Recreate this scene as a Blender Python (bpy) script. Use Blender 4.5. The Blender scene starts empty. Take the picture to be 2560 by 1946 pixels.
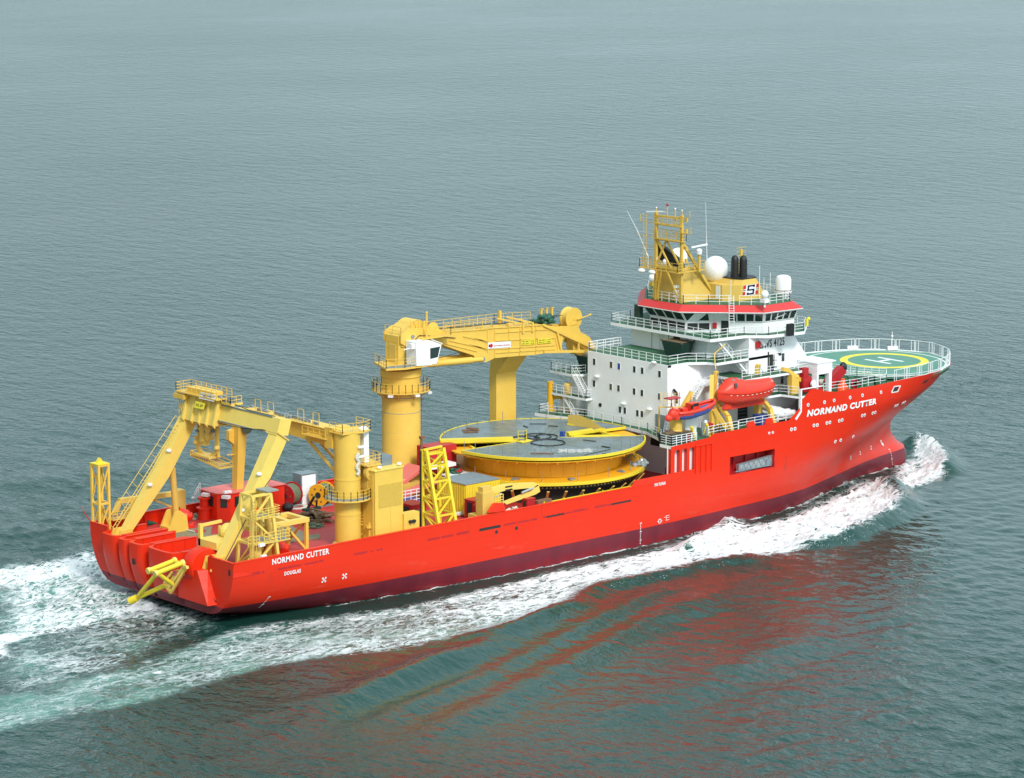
import bpy, math, random
import numpy as np
from mathutils import Vector, Matrix, noise
random.seed(7)
R = math.radians
scene = bpy.context.scene
COL = scene.collection

# ------------------------------------------------------------------ camera
CAM = np.array([-190.325, -275.394, 85.319]); YAW = .84990; PIT = .18090; FPX = 7749.28
FW = np.array([math.cos(PIT)*math.cos(YAW), math.cos(PIT)*math.sin(YAW), -math.sin(PIT)])
RT = np.array([math.sin(YAW), -math.cos(YAW), 0.0]); UPV = np.cross(RT, FW)
camd = bpy.data.cameras.new('camera'); cam = bpy.data.objects.new('camera', camd); COL.objects.link(cam)
camd.sensor_width = 36.0; camd.lens = FPX/2560*36; camd.clip_start = 1; camd.clip_end = 30000
M = Matrix(((RT[0], UPV[0], -FW[0], CAM[0]), (RT[1], UPV[1], -FW[1], CAM[1]), (RT[2], UPV[2], -FW[2], CAM[2]), (0, 0, 0, 1)))
cam.matrix_world = M
scene.camera = cam

# measured points of the photograph turned into ship coordinates (metres) on a known plane of the ship
CR = dict(C1=(200, 900, .3928), C2=(880, 700, .3928), C3=(1340, 480, .3928), C4=(1900, 780, .3452), D1=(200, 1240, .1991),
          D2=(2000, 820, .181), D3=(1080, 1020, .26244), D4=(1500, 700, .24434), E1=(1280, 1040, .2172), E2=(560, 1280, .2172),
          E3=(1720, 1060, .26244), E4=(1360, 860, .15385), G1=(1540, 490, .17264), G2=(900, 760, .1448), G3=(1200, 750, .1448),
          G4=(480, 1180, .15385), G5=(420, 950, .1448), G6=(740, 1010, .22624), G7=(880, 1100, .19005), H6=(2120, 1060, .1071),
          J1=(1620, 880, .14286), J2=(1840, 820, .14286), J3=(1780, 620, .1086), F=(0, 0, 1.15837), P=(0, 0, 1))
def U(c, x, y, ax, v):
    s = CR[c]; X = s[0]+x*s[2]; Y = s[1]+y*s[2]
    d = FW*FPX+RT*(X-1280)-UPV*(Y-973)
    i = 'XYZ'.index(ax); t = (v-CAM[i])/d[i]
    return Vector(CAM+t*d)

# ------------------------------------------------------------------ materials
def nd(t, kind, **kw):
    n = t.nodes.new(kind)
    for k, v in kw.items(): setattr(n, k, v)
    return n
def paint(name, col, rough=.45, var=.10, rust=0.0, scale=.6, rustcol=(.16, .07, .03), metal=0.0, bump=0.02, wear=0.0):
    m = bpy.data.materials.new(name); m.use_nodes = True; t = m.node_tree; b = t.nodes['Principled BSDF']
    tc = nd(t, 'ShaderNodeTexCoord')
    n1 = nd(t, 'ShaderNodeTexNoise'); n1.inputs['Scale'].default_value = scale; n1.inputs['Detail'].default_value = 6
    n1.inputs['Roughness'].default_value = .65
    t.links.new(tc.outputs['Object'], n1.inputs['Vector'])
    mr = nd(t, 'ShaderNodeMapRange'); mr.inputs['From Min'].default_value = .25; mr.inputs['From Max'].default_value = .75
    mr.inputs['To Min'].default_value = 1-var; mr.inputs['To Max'].default_value = 1+var*.6
    t.links.new(n1.outputs['Fac'], mr.inputs['Value'])
    hs = nd(t, 'ShaderNodeHueSaturation'); hs.inputs['Color'].default_value = (*col, 1)
    t.links.new(mr.outputs['Result'], hs.inputs['Value'])
    out = hs.outputs['Color']
    if rust > 0:
        mp = nd(t, 'ShaderNodeMapping'); mp.inputs['Scale'].default_value = (1, 1, .22)
        t.links.new(tc.outputs['Object'], mp.inputs['Vector'])
        n2 = nd(t, 'ShaderNodeTexNoise'); n2.inputs['Scale'].default_value = 1.7; n2.inputs['Detail'].default_value = 8
        n2.inputs['Roughness'].default_value = .7
        t.links.new(mp.outputs['Vector'], n2.inputs['Vector'])
        r2 = nd(t, 'ShaderNodeMapRange'); r2.inputs['From Min'].default_value = .58; r2.inputs['From Max'].default_value = .78
        r2.inputs['To Max'].default_value = rust; r2.clamp = True
        t.links.new(n2.outputs['Fac'], r2.inputs['Value'])
        mx = nd(t, 'ShaderNodeMix', data_type='RGBA'); t.links.new(r2.outputs['Result'], mx.inputs['Factor'])
        t.links.new(out, mx.inputs['A']); mx.inputs['B'].default_value = (*rustcol, 1); out = mx.outputs['Result']
    t.links.new(out, b.inputs['Base Color'])
    b.inputs['Roughness'].default_value = rough; b.inputs['Metallic'].default_value = metal
    if bump:
        bp = nd(t, 'ShaderNodeBump'); bp.inputs['Strength'].default_value = .35; bp.inputs['Distance'].default_value = bump
        n3 = nd(t, 'ShaderNodeTexNoise'); n3.inputs['Scale'].default_value = 1.1; n3.inputs['Detail'].default_value = 3
        t.links.new(tc.outputs['Object'], n3.inputs['Vector']); t.links.new(n3.outputs['Fac'], bp.inputs['Height'])
        t.links.new(bp.outputs['Normal'], b.inputs['Normal'])
    return m
RED = (.80, .028, .006)
m_red = paint('red_paint', RED, .42, .07, .12, .5, (.30, .03, .02))
m_deckred = paint('deck_red_paint', (.50, .035, .03), .6, .22, .45, 1.2, (.28, .12, .10))
m_boatred = paint('lifeboat_orange', (.76, .045, .02), .4, .05)
m_yel = paint('crane_yellow', (.79, .51, .085), .48, .07, .10, .8, (.40, .20, .05))
m_yel2 = paint('deep_yellow', (.84, .44, .015), .5, .08, .22, .8, (.40, .16, .03))
m_lem = paint('lemon_yellow', (.80, .62, .035), .5, .08, .12, .8, (.38, .26, .05))
m_pale = paint('pale_yellow', (.82, .60, .13), .5, .06, .10, .9, (.45, .28, .08))
m_och = paint('ochre_paint', (.70, .47, .10), .5, .07, .12, .8, (.30, .15, .05))
m_olive = paint('mast_ochre', (.68, .45, .075), .5, .08, .2, .9, (.28, .14, .04))
m_white = paint('white_paint', (.88, .90, .92), .45, .05, .06, .5, (.55, .50, .42))
m_wrail = paint('white_rail_paint', (.84, .85, .86), .45, .03)
m_grn = paint('deck_green', (.03, .13, .06), .6, .25, .25, .9, (.06, .12, .08))
m_heli = paint('helideck_green', (.10, .26, .19), .7, .12, .2, .5, (.13, .22, .19))
m_gry = paint('grey_steel', (.20, .25, .28), .55, .2, .4, 1.0, (.14, .15, .14))
m_grate = paint('galvanised_grating', (.26, .30, .29), .6, .2, .3, 2.)
m_plat = paint('wet_steel_plate', (.12, .17, .22), .33, .35, .55, .35, (.10, .13, .11))
def platemat():
    m = bpy.data.materials.new('weathered_plate'); m.use_nodes = True; t = m.node_tree; b = t.nodes['Principled BSDF']; g = nd(t, 'ShaderNodeNewGeometry')
    def nz(vecout, sc, det): n = nd(t, 'ShaderNodeTexNoise'); n.inputs['Scale'].default_value = sc; n.inputs['Detail'].default_value = det; n.inputs['Roughness'].default_value = .65; t.links.new(vecout, n.inputs['Vector']); return n.outputs['Fac']
    mp = nd(t, 'ShaderNodeMapping'); mp.inputs['Location'].default_value = (-56.64, 0, 0); t.links.new(g.outputs['Position'], mp.inputs['Vector'])
    gr = nd(t, 'ShaderNodeSeparateXYZ'); t.links.new(mp.outputs[0], gr.inputs[0])
    at = nd(t, 'ShaderNodeMath', operation='ARCTAN2'); t.links.new(gr.outputs['Y'], at.inputs[0]); t.links.new(gr.outputs['X'], at.inputs[1])
    ln = nd(t, 'ShaderNodeVectorMath', operation='LENGTH'); t.links.new(mp.outputs[0], ln.inputs[0])
    cb = nd(t, 'ShaderNodeCombineXYZ'); m1 = nd(t, 'ShaderNodeMath', operation='MULTIPLY'); t.links.new(at.outputs[0], m1.inputs[0]); m1.inputs[1].default_value = 7; t.links.new(m1.outputs[0], cb.inputs[0]); m2 = nd(t, 'ShaderNodeMath', operation='MULTIPLY'); t.links.new(ln.outputs['Value'], m2.inputs[0]); m2.inputs[1].default_value = .35; t.links.new(m2.outputs[0], cb.inputs[1])
    r1 = nd(t, 'ShaderNodeValToRGB'); e = r1.color_ramp.elements; e[0].position = .36; e[0].color = (.045, .075, .075, 1); e[1].position = .66; e[1].color = (.24, .30, .34, 1); t.links.new(nz(cb.outputs[0], 1.6, 5), r1.inputs[0])
    r2 = nd(t, 'ShaderNodeValToRGB'); e = r2.color_ramp.elements; e[0].position = .4; e[0].color = (.13, .17, .13, 1); e[1].position = .62; e[1].color = (.20, .26, .31, 1); t.links.new(nz(g.outputs['Position'], .35, 6), r2.inputs[0])
    mx = nd(t, 'ShaderNodeMix', data_type='RGBA'); mx.inputs['Factor'].default_value = .5; t.links.new(r1.outputs[0], mx.inputs['A']); t.links.new(r2.outputs[0], mx.inputs['B'])
    t.links.new(mx.outputs['Result'], b.inputs['Base Color']); b.inputs['Roughness'].default_value = .38; return m
m_plat = platemat()
m_blk = paint('black_paint', (.012, .013, .014), .5, .2)
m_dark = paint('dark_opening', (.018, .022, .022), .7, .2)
m_brown = paint('bare_brown_timber', (.20, .13, .07), .75, .3, .4, 2., (.09, .07, .05))
m_wood = paint('deck_timber', (.24, .21, .13), .8, .3, .6, 1.6, (.13, .12, .08))
m_rope = paint('rope_white', (.62, .60, .52), .8, .2, .2, 5.)
m_net = paint('rope_pile', (.34, .36, .28), .85, .6, .5, 3., (.08, .10, .06))
m_gnet = paint('green_tarp', (.02, .11, .07), .6, .5, .2, 2.)
m_blue = paint('blue_paint', (.02, .07, .32), .5, .2, .2)
m_boatblue = paint('boat_blue', (.03, .09, .33), .45, .15)
m_dgrn = paint('skip_green', (.015, .05, .04), .5, .3, .5, 1.5, (.12, .06, .03))
m_redd = paint('dark_red_paint', (.45, .015, .02), .45, .12)
m_orange = paint('hi_vis_orange', (.85, .10, .02), .7, .05)
m_lred = paint('line_red', (.62, .012, .015), .5, .05)
m_navy = paint('line_navy', (.012, .014, .07), .5, .05)
m_linew = paint('line_white', (.78, .79, .79), .6, .08)
m_liney = paint('line_yellow', (.80, .68, .04), .6, .08)
m_drum = paint('cable_green', (.13, .17, .10), .7, .3, .3, 2.)
m_rusty = paint('rusty_steel', (.22, .11, .06), .8, .4, .4, 2.)
m_pink = paint('faded_red', (.72, .16, .14), .55, .12)
m_alu = paint('aluminium', (.50, .53, .54), .4, .1, 0, 1, metal=.6)
def glassmat():
    m = bpy.data.materials.new('window_glass'); m.use_nodes = True; b = m.node_tree.nodes['Principled BSDF']
    b.inputs['Base Color'].default_value = (.018, .035, .035, 1); b.inputs['Roughness'].default_value = .06
    b.inputs['Specular IOR Level'].default_value = .8
    return m
m_glass = glassmat()
def hullmat():
    m = bpy.data.materials.new('hull_paint'); m.use_nodes = True; t = m.node_tree; b = t.nodes['Principled BSDF']
    g = nd(t, 'ShaderNodeNewGeometry'); sp = nd(t, 'ShaderNodeSeparateXYZ'); t.links.new(g.outputs['Position'], sp.inputs[0])
    def math_(op, a, bb=None, c=None):
        n = nd(t, 'ShaderNodeMath', operation=op)
        for i, v in enumerate((a, bb, c)):
            if v is None: continue
            if isinstance(v, (int, float)): n.inputs[i].default_value = v
            else: t.links.new(v, n.inputs[i])
        return n.outputs[0]
    def noise_(sc, det, vec=None, map=None):
        n = nd(t, 'ShaderNodeTexNoise'); n.inputs['Scale'].default_value = sc; n.inputs['Detail'].default_value = det
        n.inputs['Roughness'].default_value = .6
        mp = nd(t, 'ShaderNodeMapping'); mp.inputs['Scale'].default_value = map or (1, 1, 1)
        t.links.new(g.outputs['Position'], mp.inputs['Vector']); t.links.new(mp.outputs[0], n.inputs['Vector'])
        return n.outputs['Fac']
    def mix(f, a, c):
        n = nd(t, 'ShaderNodeMix', data_type='RGBA')
        if isinstance(f, float): n.inputs['Factor'].default_value = f
        else: t.links.new(f, n.inputs['Factor'])
        for k, v in (('A', a), ('B', c)):
            if isinstance(v, tuple): n.inputs[k].default_value = (*v, 1)
            else: t.links.new(v, n.inputs[k])
        return n.outputs['Result']
    def ramp(v, a, bb, to=1.0):
        n = nd(t, 'ShaderNodeMapRange'); n.inputs['From Min'].default_value = a; n.inputs['From Max'].default_value = bb
        n.inputs['To Max'].default_value = to; t.links.new(v, n.inputs['Value']); return n.outputs['Result']
    red = mix(ramp(noise_(.10, 5), .35, .7, .55), (.73, .024, .004), (.76, .036, .009))
    # dull chalky bands where the bow has been washed and rubbed
    bow = math_('MULTIPLY', ramp(sp.outputs['X'], 82, 104), ramp(math_('SUBTRACT', 8.6, sp.outputs['Z']), 0, 3.5))
    red = mix(math_('MULTIPLY', bow, ramp(noise_(.22, 6, map=(1, 1, .5)), .42, .68, .75)), red, (.50, .09, .08))
    red = mix(ramp(noise_(.9, 6, map=(1, 1, .15)), .60, .80, .22), red, (.50, .05, .04))
    mar = mix(ramp(noise_(.3, 6, map=(1, 1, .3)), .35, .7), (.135, .016, .028), (.20, .022, .035))
    mar = mix(math_('MULTIPLY', ramp(sp.outputs['Z'], 1.1, .3, .8), ramp(noise_(.6, 4), .3, .6)), mar, (.26, .012, .018))
    # scuff marks below the rail, runs under the freeing ports, salt along the boot top
    red = mix(math_('MULTIPLY', ramp(noise_(1.3, 7, map=(1, 1, .07)), .60, .74, .5), ramp(sp.outputs['Z'], 3.2, 5.7)), red, (.36, .045, .025))
    red = mix(math_('MULTIPLY', ramp(noise_(.7, 7, map=(.25, 1, 1.6)), .60, .72, .45), ramp(sp.outputs['Z'], 5.2, 3.0)), red, (.62, .16, .11))
    gt = math_('GREATER_THAN', sp.outputs['Z'], 2.1)
    col = mix(gt, mar, red)
    # weld seams of the shell plating
    def seam(v, step, w):
        fr = math_('FRACT', math_('DIVIDE', v, step)); return math_('LESS_THAN', fr, w/step)
    sm = math_('MAXIMUM', seam(sp.outputs['Z'], 2.45, .035), math_('MULTIPLY', seam(sp.outputs['X'], 11.3, .04), .6))
    col = mix(math_('MULTIPLY', sm, .30), col, (.36, .02, .012))
    t.links.new(col, b.inputs['Base Color']); b.inputs['Roughness'].default_value = .42; b.inputs['Specular IOR Level'].default_value = .32
    bp = nd(t, 'ShaderNodeBump'); bp.inputs['Strength'].default_value = .5; bp.inputs['Distance'].default_value = .03
    t.links.new(math_('ADD', noise_(.45, 3), math_('MULTIPLY', sm, .15)), bp.inputs['Height'])
    t.links.new(bp.outputs['Normal'], b.inputs['Normal'])
    return m
m_hull = hullmat()

# ------------------------------------------------------------------ mesh builder
ORG = {}
def vec(p): return Vector(p)
class MB:
    def __init__(s): s.v = []; s.f = []; s.mi = []; s.cur = 0
    def add(s, vs, fs):
        k = len(s.v); s.v.extend([tuple(p) for p in vs]); s.f.extend([tuple(i+k for i in f) for f in fs]); s.mi.extend([s.cur]*len(fs)); return s
    def hexa(s, p):       # 8 points: bottom 4, top 4
        return s.add(p, [(3, 2, 1, 0), (4, 5, 6, 7), (0, 1, 5, 4), (1, 2, 6, 5), (2, 3, 7, 6), (3, 0, 4, 7)])
    def box(s, x0, x1, y0, y1, z0, z1):
        return s.hexa([(x0, y0, z0), (x1, y0, z0), (x1, y1, z0), (x0, y1, z0), (x0, y0, z1), (x1, y0, z1), (x1, y1, z1), (x0, y1, z1)])
    def cbox(s, c, dx, dy, dz, rz=0):
        ca, sa = math.cos(rz), math.sin(rz); P = []
        for z in (0, dz):
            for a, b in ((-1, -1), (1, -1), (1, 1), (-1, 1)):
                x, y = a*dx/2, b*dy/2; P.append((c[0]+x*ca-y*sa, c[1]+x*sa+y*ca, c[2]+z))
        return s.hexa(P)
    def bar(s, p, q, w, h=None, up=(0, 0, 1)):
        p, q = vec(p), vec(q); h = h or w; d = (q-p)
        if d.length < 1e-5: return s
        d.normalize(); u = vec(up)
        if abs(d.dot(u)) > .98: u = Vector((1, 0, 0)) if abs(d.x) < .9 else Vector((0, 1, 0))
        a = d.cross(u).normalized(); b = a.cross(d).normalized()
        P = []
        for c in (p, q):
            for i, j in ((-1, -1), (1, -1), (1, 1), (-1, 1)): P.append(c+a*(i*w/2)+b*(j*h/2))
        return s.hexa(P)
    def tube(s, p, q, r, n=8, r2=None, caps=True):
        p, q = vec(p), vec(q); r2 = r if r2 is None else r2; d = q-p
        if d.length < 1e-6: return s
        d.normalize(); u = Vector((0, 0, 1)) if abs(d.z) < .9 else Vector((1, 0, 0))
        a = d.cross(u).normalized(); b = d.cross(a)
        P = []
        for c, rr in ((p, r), (q, r2)):
            for i in range(n): P.append(c+a*rr*math.cos(2*math.pi*i/n)+b*rr*math.sin(2*math.pi*i/n))
        F = [(i, (i+1) % n, n+(i+1) % n, n+i) for i in range(n)]
        if caps: F += [tuple(range(n-1, -1, -1)), tuple(range(n, 2*n))]
        return s.add(P, F)
    def path(s, pts, r, n=6):
        for a, b in zip(pts[:-1], pts[1:]): s.tube(a, b, r, n)
        return s
    def prism(s, pts, off):
        n = len(pts); o = vec(off); P = [vec(p) for p in pts]+[vec(p)+o for p in pts]
        F = [(i, (i+1) % n, n+(i+1) % n, n+i) for i in range(n)]+[tuple(range(n-1, -1, -1)), tuple(range(n, 2*n))]
        return s.add(P, F)
    def slab(s, outline, z0, z1):
        return s.prism([(x, y, z0) for x, y in outline], (0, 0, z1-z0))
    def frust(s, o0, z0, o1, z1):
        n = len(o0); P = [(x, y, z0) for x, y in o0]+[(x, y, z1) for x, y in o1]
        return s.add(P, [(i, (i+1) % n, n+(i+1) % n, n+i) for i in range(n)]+[tuple(range(n-1, -1, -1)), tuple(range(n, 2*n))])
    def lathe(s, c, prof, n=32, axis='Z', caps=True):
        P = []
        for r, h in prof:
            for i in range(n):
                a = 2*math.pi*i/n; x, y = r*math.cos(a), r*math.sin(a)
                P.append({'Z': (c[0]+x, c[1]+y, c[2]+h), 'Y': (c[0]+x, c[1]+h, c[2]+y), 'X': (c[0]+h, c[1]+x, c[2]+y)}[axis])
        F = []
        for k in range(len(prof)-1):
            for i in range(n): F.append((k*n+i, k*n+(i+1) % n, (k+1)*n+(i+1) % n, (k+1)*n+i))
        if caps: F += [tuple(range(n-1, -1, -1)), tuple(range((len(prof)-1)*n, len(prof)*n))]
        return s.add(P, F)
    def ring(s, c, r0, r1, z0, z1, n=48, a0=0, a1=2*math.pi):
        full = abs(a1-a0-2*math.pi) < 1e-6; m = n if full else n+1; P = []
        for i in range(m):
            a = a0+(a1-a0)*i/n; ca, sa = math.cos(a), math.sin(a)
            for r, z in ((r0, z0), (r1, z0), (r1, z1), (r0, z1)): P.append((c[0]+r*ca, c[1]+r*sa, z))
        F = []
        for i in range(n):
            j = (i+1) % m
            for k in range(4): F.append((i*4+k, j*4+k, j*4+(k+1) % 4, i*4+(k+1) % 4))
        if not full: F += [(0, 1, 2, 3), (n*4+3, n*4+2, n*4+1, n*4)]
        return s.add(P, F)
    def ball(s, c, rx, ry=None, rz=None, n=16, m=10):
        ry = ry or rx; rz = rz or rx; P = []; F = []
        for j in range(m+1):
            t = math.pi*j/m
            for i in range(n):
                a = 2*math.pi*i/n; P.append((c[0]+rx*math.sin(t)*math.cos(a), c[1]+ry*math.sin(t)*math.sin(a), c[2]+rz*math.cos(t)))
        for j in range(m):
            for i in range(n): F.append((j*n+i, (j+1)*n+i, (j+1)*n+(i+1) % n, j*n+(i+1) % n))
        return s.add(P, F)
    def rail(s, pts, h=1.1, rails=3, sp=1.5, r=.032, closed=False, mid=None):
        pts = [vec(p) for p in pts]
        if closed: pts = pts+[pts[0]]
        for a, b in zip(pts[:-1], pts[1:]):
            L = (b-a).length
            if L < .05: continue
            n = max(1, round(L/sp))
            for i in range(n+1):
                p = a.lerp(b, i/n); s.bar(p, p+Vector((0, 0, h)), r*2)
            for k in range(rails):
                z = Vector((0, 0, h*(k+1)/rails)); s.bar(a+z, b+z, r*1.7)
        return s
    def ladder(s, p, q, w=.45, step=.35, side=(0, 1, 0), r=.03):
        p, q = vec(p), vec(q); sd = vec(side).normalized()*w/2
        s.bar(p-sd, q-sd, r*2); s.bar(p+sd, q+sd, r*2); n = max(2, int((q-p).length/step))
        for i in range(1, n): c = p.lerp(q, i/n); s.bar(c-sd, c+sd, r*1.6)
        return s
    def stair(s, p, q, w=.8, side=(0, 1, 0), rail=True):
        p, q = vec(p), vec(q); sd = vec(side).normalized()*w/2; n = max(3, int(abs(q.z-p.z)/.24))
        for g in (-1, 1):
            s.bar(p+sd*g, q+sd*g, .08, .24)
            if rail:
                u = Vector((0, 0, .95)); s.bar(p+sd*g+u, q+sd*g+u, .05); u2 = u*.5; s.bar(p+sd*g+u2, q+sd*g+u2, .035)
                for k in range(4): c = p.lerp(q, k/3)+sd*g; s.bar(c, c+u, .05)
        for i in range(1, n): c = p.lerp(q, i/n); s.bar(c-sd, c+sd, .22, .04)
        return s
    def mesh(s, name, mats, org):
        me = bpy.data.meshes.new(name); o = Vector(org)
        me.from_pydata([tuple(Vector(p)-o) for p in s.v], [], s.f)
        for m in (mats if isinstance(mats, (list, tuple)) else [mats]): me.materials.append(m)
        if len(me.materials) > 1: me.polygons.foreach_set('material_index', s.mi)
        me.update(); return me
def smooth(ob, ang=35):
    me = ob.data
    me.polygons.foreach_set('use_smooth', [True]*len(me.polygons)); me.set_sharp_from_angle(angle=R(ang))
    return ob
def org_of(o):
    while o is not None:
        if o.name in ORG: return ORG[o.name]
        o = o.parent
    return (0, 0, 0)
def pieces(mb):
    n = len(mb.v); pr = list(range(n))
    def find(i):
        while pr[i] != i: pr[i] = pr[pr[i]]; i = pr[i]
        return i
    for f in mb.f:
        a = find(f[0])
        for i in f[1:]: pr[find(i)] = a
    roots = {}; isl = np.array([roots.setdefault(find(i), len(roots)) for i in range(n)]); k = len(roots)
    if k < 2 or k > 900: return None
    P = np.array([tuple(p) for p in mb.v]); lo = np.full((k, 3), np.inf); hi = -lo
    np.minimum.at(lo, isl, P); np.maximum.at(hi, isl, P); size = (hi-lo).max(1)
    gap = np.maximum(0, np.maximum(lo[:, None]-hi[None], lo[None]-hi[:, None]))
    nr = np.sqrt((gap**2).sum(2)) <= np.maximum(.02, .45*np.maximum(size[:, None], size[None]))
    lab = -np.ones(k, int); c = 0
    for i in range(k):
        if lab[i] >= 0: continue
        st = [i]; lab[i] = c
        while st:
            for j in np.nonzero(nr[st.pop()] & (lab < 0))[0]: lab[j] = c; st.append(j)
        c += 1
    if c < 2 or c > 100: return None
    out = []
    for q in range(c):
        m = MB(); keep = np.nonzero(lab[isl] == q)[0]; mp = {int(v): i for i, v in enumerate(keep)}
        m.v = [mb.v[int(i)] for i in keep]
        for f, mi in zip(mb.f, mb.mi):
            if f[0] in mp: m.f.append(tuple(mp[i] for i in f)); m.mi.append(mi)
        out.append(m)
    return out
def part(name, mb, mat, parent, label=None, sm=False):
    if not any(w in name for w in ('mark', 'hull', 'rail_bracket', 'louvre')):
        ps = pieces(mb)
        if ps:
            for m in ps: o = part1(name, m, mat, parent, label, sm)
            return o
    return part1(name, mb, mat, parent, label, sm)
def part1(name, mb, mat, parent, label=None, sm=False):
    me = mb.mesh(name, mat, org_of(parent)); o = bpy.data.objects.new(name, me); COL.objects.link(o); o.parent = parent
    if label: o['label'] = label
    if sm: smooth(o)
    return o
def thing(name, label, cat, loc, group=None):
    o = bpy.data.objects.new(name, None); COL.objects.link(o); o.location = loc; o['label'] = label; o['category'] = cat
    o.empty_display_size = .5
    if group: o['group'] = group
    ORG[o.name] = tuple(loc); return o
def single(name, mb, mat, label, cat, loc, group=None, sm=False):
    me = mb.mesh(name, mat, loc); o = bpy.data.objects.new(name, me); COL.objects.link(o); o.location = loc
    o['label'] = label; o['category'] = cat
    if group: o['group'] = group
    if sm: smooth(o)
    return o
def pY(c_pts, y):   # outline in the plane Y = y
    return [U(c, a, b, 'Y', y) for c, a, b in c_pts]
def text_mesh(body, fn, name, mat, parent, bold=.02, shear=0., org=None):
    cu = bpy.data.curves.new('lettering_curve', 'FONT'); cu.body = body; cu.size = 1; cu.offset = bold; cu.shear = shear; cu.space_character = 1.12; cu.resolution_u = 3
    ob = bpy.data.objects.new('lettering_tmp', cu); COL.objects.link(ob); bpy.context.view_layer.update()
    dg = bpy.context.evaluated_depsgraph_get(); me = bpy.data.meshes.new_from_object(ob.evaluated_get(dg))
    COL.objects.unlink(ob); bpy.data.objects.remove(ob); bpy.data.curves.remove(cu)
    xs = [v.co.x for v in me.vertices]; ys = [v.co.y for v in me.vertices]; x0, x1, y0, y1 = min(xs), max(xs), min(ys), max(ys)
    o3 = Vector(org if org is not None else org_of(parent))
    for v in me.vertices:
        p = fn((v.co.x-x0)/(x1-x0), (v.co.y-y0)/(y1-y0)); v.co = Vector(p)-o3
    me.materials.clear(); me.materials.append(mat); me.update()
    o = bpy.data.objects.new(name, me); COL.objects.link(o); o.parent = parent; me.name = name
    return o
def quadfn(bl, br, tl, tr):
    bl, br, tl, tr = map(vec, (bl, br, tl, tr))
    return lambda u, v: (bl.lerp(br, u)).lerp(tl.lerp(tr, u), v)
def copy_tree(o, parent=None, loc=None):
    c = o.copy(); COL.objects.link(c); c.parent = parent
    if loc is not None: c.location = loc
    for ch in [x for x in bpy.data.objects if x.parent == o]: copy_tree(ch, c)
    return c

# ------------------------------------------------------------------ ship: hull form
B = 13.65
def ip(x, xs, ys): return float(np.interp(x, xs, ys))
STZ = [-6, -3, 0, 1.6, 2.3, 2.9, 3.6, 4.5, 5.5, 6.5, 8, 10, 12, 14.2]
STX = [118, 121.6, 122.9, 122.9, 122.3, 121.1, 120.3, 119.7, 119.8, 120.6, 122.1, 124.0, 125.8, 127.5]
def stem(z): return ip(z, STZ, STX)
# half breadth tables forward of X=60 against u = (X-60)/(stem-60)
UU = [0, .12, .25, .40, .50, .60, .70, .80, .87, .93, .97, 1.0]
HB = {-6: [11.8, 11.6, 11, 9.5, 8, 6.2, 4.3, 2.4, 1.4, .9, .6, .15],
      -2: [13.5, 13.3, 12.6, 11.0, 9.3, 7.2, 5.0, 3.2, 2.6, 2.1, 1.6, .3],
      0:  [13.6, 13.4, 12.7, 11.6, 10.3, 8.0, 5.6, 3.6, 2.9, 2.3, 1.7, .35],
      2.1: [13.65, 13.4, 12.8, 12.1, 11.0, 8.9, 6.7, 4.5, 3.3, 2.5, 1.8, .3],
      4:  [13.65, 13.55, 13.3, 12.9, 12.1, 10.4, 8.0, 5.2, 3.4, 2.1, 1.2, .1],
      6:  [13.65, 13.65, 13.6, 13.4, 12.9, 11.7, 9.6, 6.6, 4.5, 2.6, 1.3, .06],
      8:  [13.65, 13.65, 13.65, 13.6, 13.35, 12.6, 10.9, 8.2, 6.0, 3.6, 1.8, .06],
      10: [13.65, 13.65, 13.65, 13.65, 13.5, 13.0, 11.8, 9.7, 7.6, 5.0, 2.7, .06],
      12: [13.65, 13.65, 13.65, 13.65, 13.6, 13.2, 12.3, 10.9, 9.2, 6.6, 3.9, .06],
      14.2: [13.65, 13.65, 13.65, 13.65, 13.6, 12.8, 11.8, 11.2, 10.0, 7.9, 5.0, .06]}
HZ = sorted(HB)
def zbot(X):
    return ip(X, [0, 8, 17.6, 28, 42, 60], [1.0, -.1, -1.5, -3.2, -6, -6])
def hb(X, Z):
    if X < 60:
        zb = zbot(X); yf = 9.0 if X < 30 else ip(X, [30, 45], [9.0, 11.5])
        t = min(1, max(0, (zb+6-Z)/6)); y = yf+(B-yf)*math.sqrt(max(0, 1-t*t))
        return y if Z >= zb else yf
    st = stem(Z); u = (X-60)/(st-60)
    if u >= 1: return 0.02
    vals = [ip(u, UU, HB[z]) for z in HZ]
    return max(.02, ip(Z, HZ, vals))
def SH(c, x, y, off=.03, z=None):       # photo point taken on the starboard shell
    Y = -B
    for _ in range(12):
        P = U(c, x, y, 'Y', Y); Y = .5*Y-.5*hb(P.x, P.z)
    return Vector((P.x, -hb(P.x, P.z)-off, P.z))
def shell(X, Z, off=.03): return Vector((X, -hb(X, Z)-off, Z))
def ztop(X):
    if X < 65.1: return 7.35
    return ip(X, [65.1, 71.5, 72.2, 87.6, 87.7, 91.6, 91.7, 104, 127.6], [11.45, 11.75, 12.1, 12.1, 15.7, 15.55, 14.75, 14.25, 14.2])

ship = thing('offshore_ship', 'large red hulled offshore construction ship with white accommodation block steaming to the right', 'ship', (60, 0, 0))
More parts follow.
